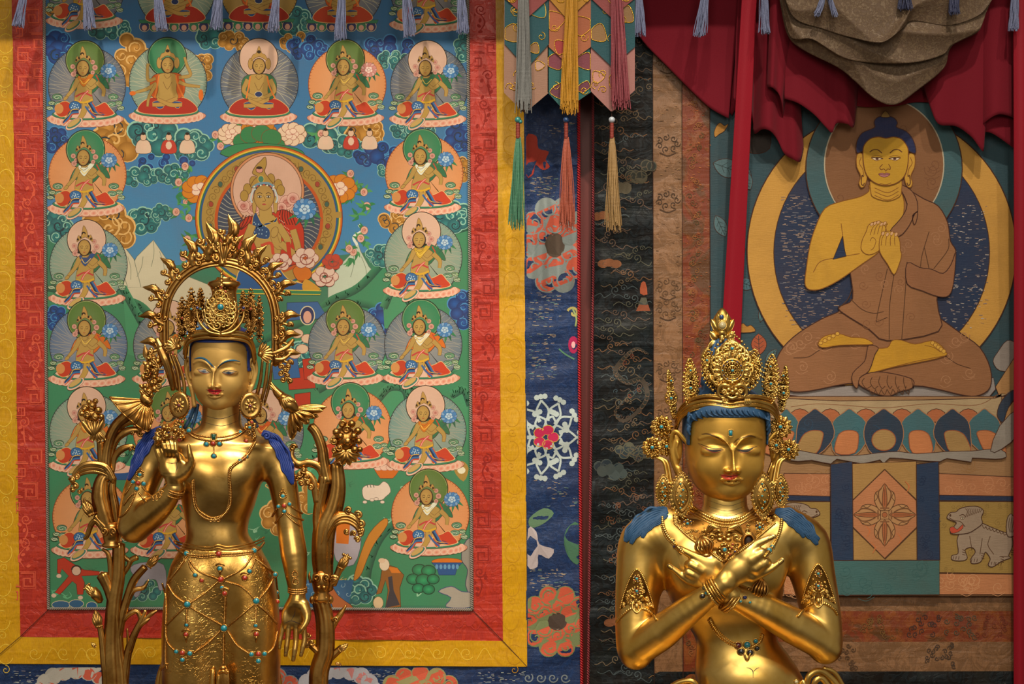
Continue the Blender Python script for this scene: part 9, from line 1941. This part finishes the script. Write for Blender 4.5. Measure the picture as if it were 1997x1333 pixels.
# scarf ends and waist folds in the lower corners
for P_, r in (([(1300, 1345, 40), (1325, 1330, 44), (1350, 1328, 48), (1362, 1345, 46)], 6), ([(1305, 1352, 44), (1328, 1338, 50), (1350, 1340, 52)], 5), ([(1572, 1345, 30), (1578, 1318, 34), (1598, 1308, 30), (1620, 1322, 26), (1640, 1345, 24)], 7), ([(1586, 1345, 34), (1590, 1328, 38), (1602, 1322, 36), (1616, 1338, 34)], 6), ([(1562, 1345, 40), (1566, 1328, 44), (1572, 1345, 46)], 4), ([(1606, 1302, 20), (1628, 1312, 18), (1648, 1345, 14)], 5)):
    g = G(); sweep(g, cr3(C3(P_), 6), r, 9, flat=.7); g.build('scarf_fold', G2, S2, F2)
gem(S2, F2, C3([(1553, 1329, 76)])[0], 4, 'crystal')
# ritual objects held at the chest
def lobes(g, c, rx, ry, ang, n=5, r=2.6, q=0):
    a = math.radians(ang)
    for k in range(n):
        t_ = (k / (n - 1) - .5) * 2; P_ = []
        for s_ in np.linspace(0, 1, 9): l = (s_ - .5) * 2 * ry; w = rx * t_ * math.sin(math.pi * s_) ** .8; z = rx * math.sqrt(max(0, 1 - t_ * t_)) * math.sin(math.pi * s_) ** .8; P_.append((c[0] + w * math.cos(a) + l * math.sin(a), c[1] - w * math.sin(a) + l * math.cos(a), q + z))
        sweep(g, C3(P_), [r * .7, r, r * .7], 7)
V1 = empty('ritual_sceptre', F2(C3([(1373, 1066, 98)]))[0], 'small bronze pronged sceptre head above the rear hand of the right statue', 'ritual object')
g = G(); lobes(g, (1373, 1064), 17, 19, 20, 6, 3.2, 92); g.build('prongs', M['gold_dark'], V1, F2); g = G(); sphere(g, C3([(1377, 1082, 96)])[0], (10, 6, 9), 10, 8); sweep(g, cr3(C3([(1371, 1046, 92), (1373, 1066, 98), (1376, 1084, 96)]), 4), [2, 4, 3], 8); g.build('sceptre_core', M['gold_dark'], V1, F2)
V2 = empty('ritual_bell', F2(C3([(1460, 1057, 92)]))[0], 'small dark bronze open bell loop behind the stretched index finger', 'ritual object')
g = G(); t = np.linspace(0, 2 * math.pi, 24, endpoint=False)
for r, z in ((1, 0), (.86, 5)): sweep(g, C3(np.column_stack([1460 + 13 * r * np.cos(t), 1055 + 16 * r * np.sin(t), np.full(24, 92. + z)])), 3, 7, closed=True)
g.build('bell_rim', M['gold_dark'], V2, F2); g = G(); sphere(g, C3([(1460, 1055, 86)])[0], (12, 15, 7), 12, 8); g.build('bell_bowl', M['wood'], V2, F2)
V3 = empty('ritual_bell', F2(C3([(1482, 1150, 84)]))[0], 'small dark bronze pronged bell handle below the front hand', 'ritual object')
g = G(); lobes(g, (1482, 1150), 15, 22, -14, 6, 3, 84); g.build('prongs', M['gold_dark'], V3, F2); g = G(); sphere(g, C3([(1483, 1150, 84)])[0], (7, 18, 7), 10, 8); g.build('bell_core', M['wood'], V3, F2); g = G(); sweep(g, cr3(C3([(1462, 1146, 88), (1450, 1160, 88), (1462, 1172, 90), (1480, 1178, 90)]), 5), [3, 4, 3, 2], 7); g.build('bell_mount', M['gold_dark'], V3, F2)
# ---------------------------------------------------------------- altar carrying the statues (below the frame)
a_ = box('altar_table', -1.15, 1.15, -1.02, -.12, 0, ALT_Z - .001, M['altar'], bev=.004); tag(a_, 'long altar table under an ochre cloth carrying both statues', 'table')
a_ = box('statue_plinth', .05, .72, -.88, -.18, ALT_Z, S2Z - .001, M['altar'], bev=.004); tag(a_, 'ochre covered plinth under the seated statue', 'plinth')
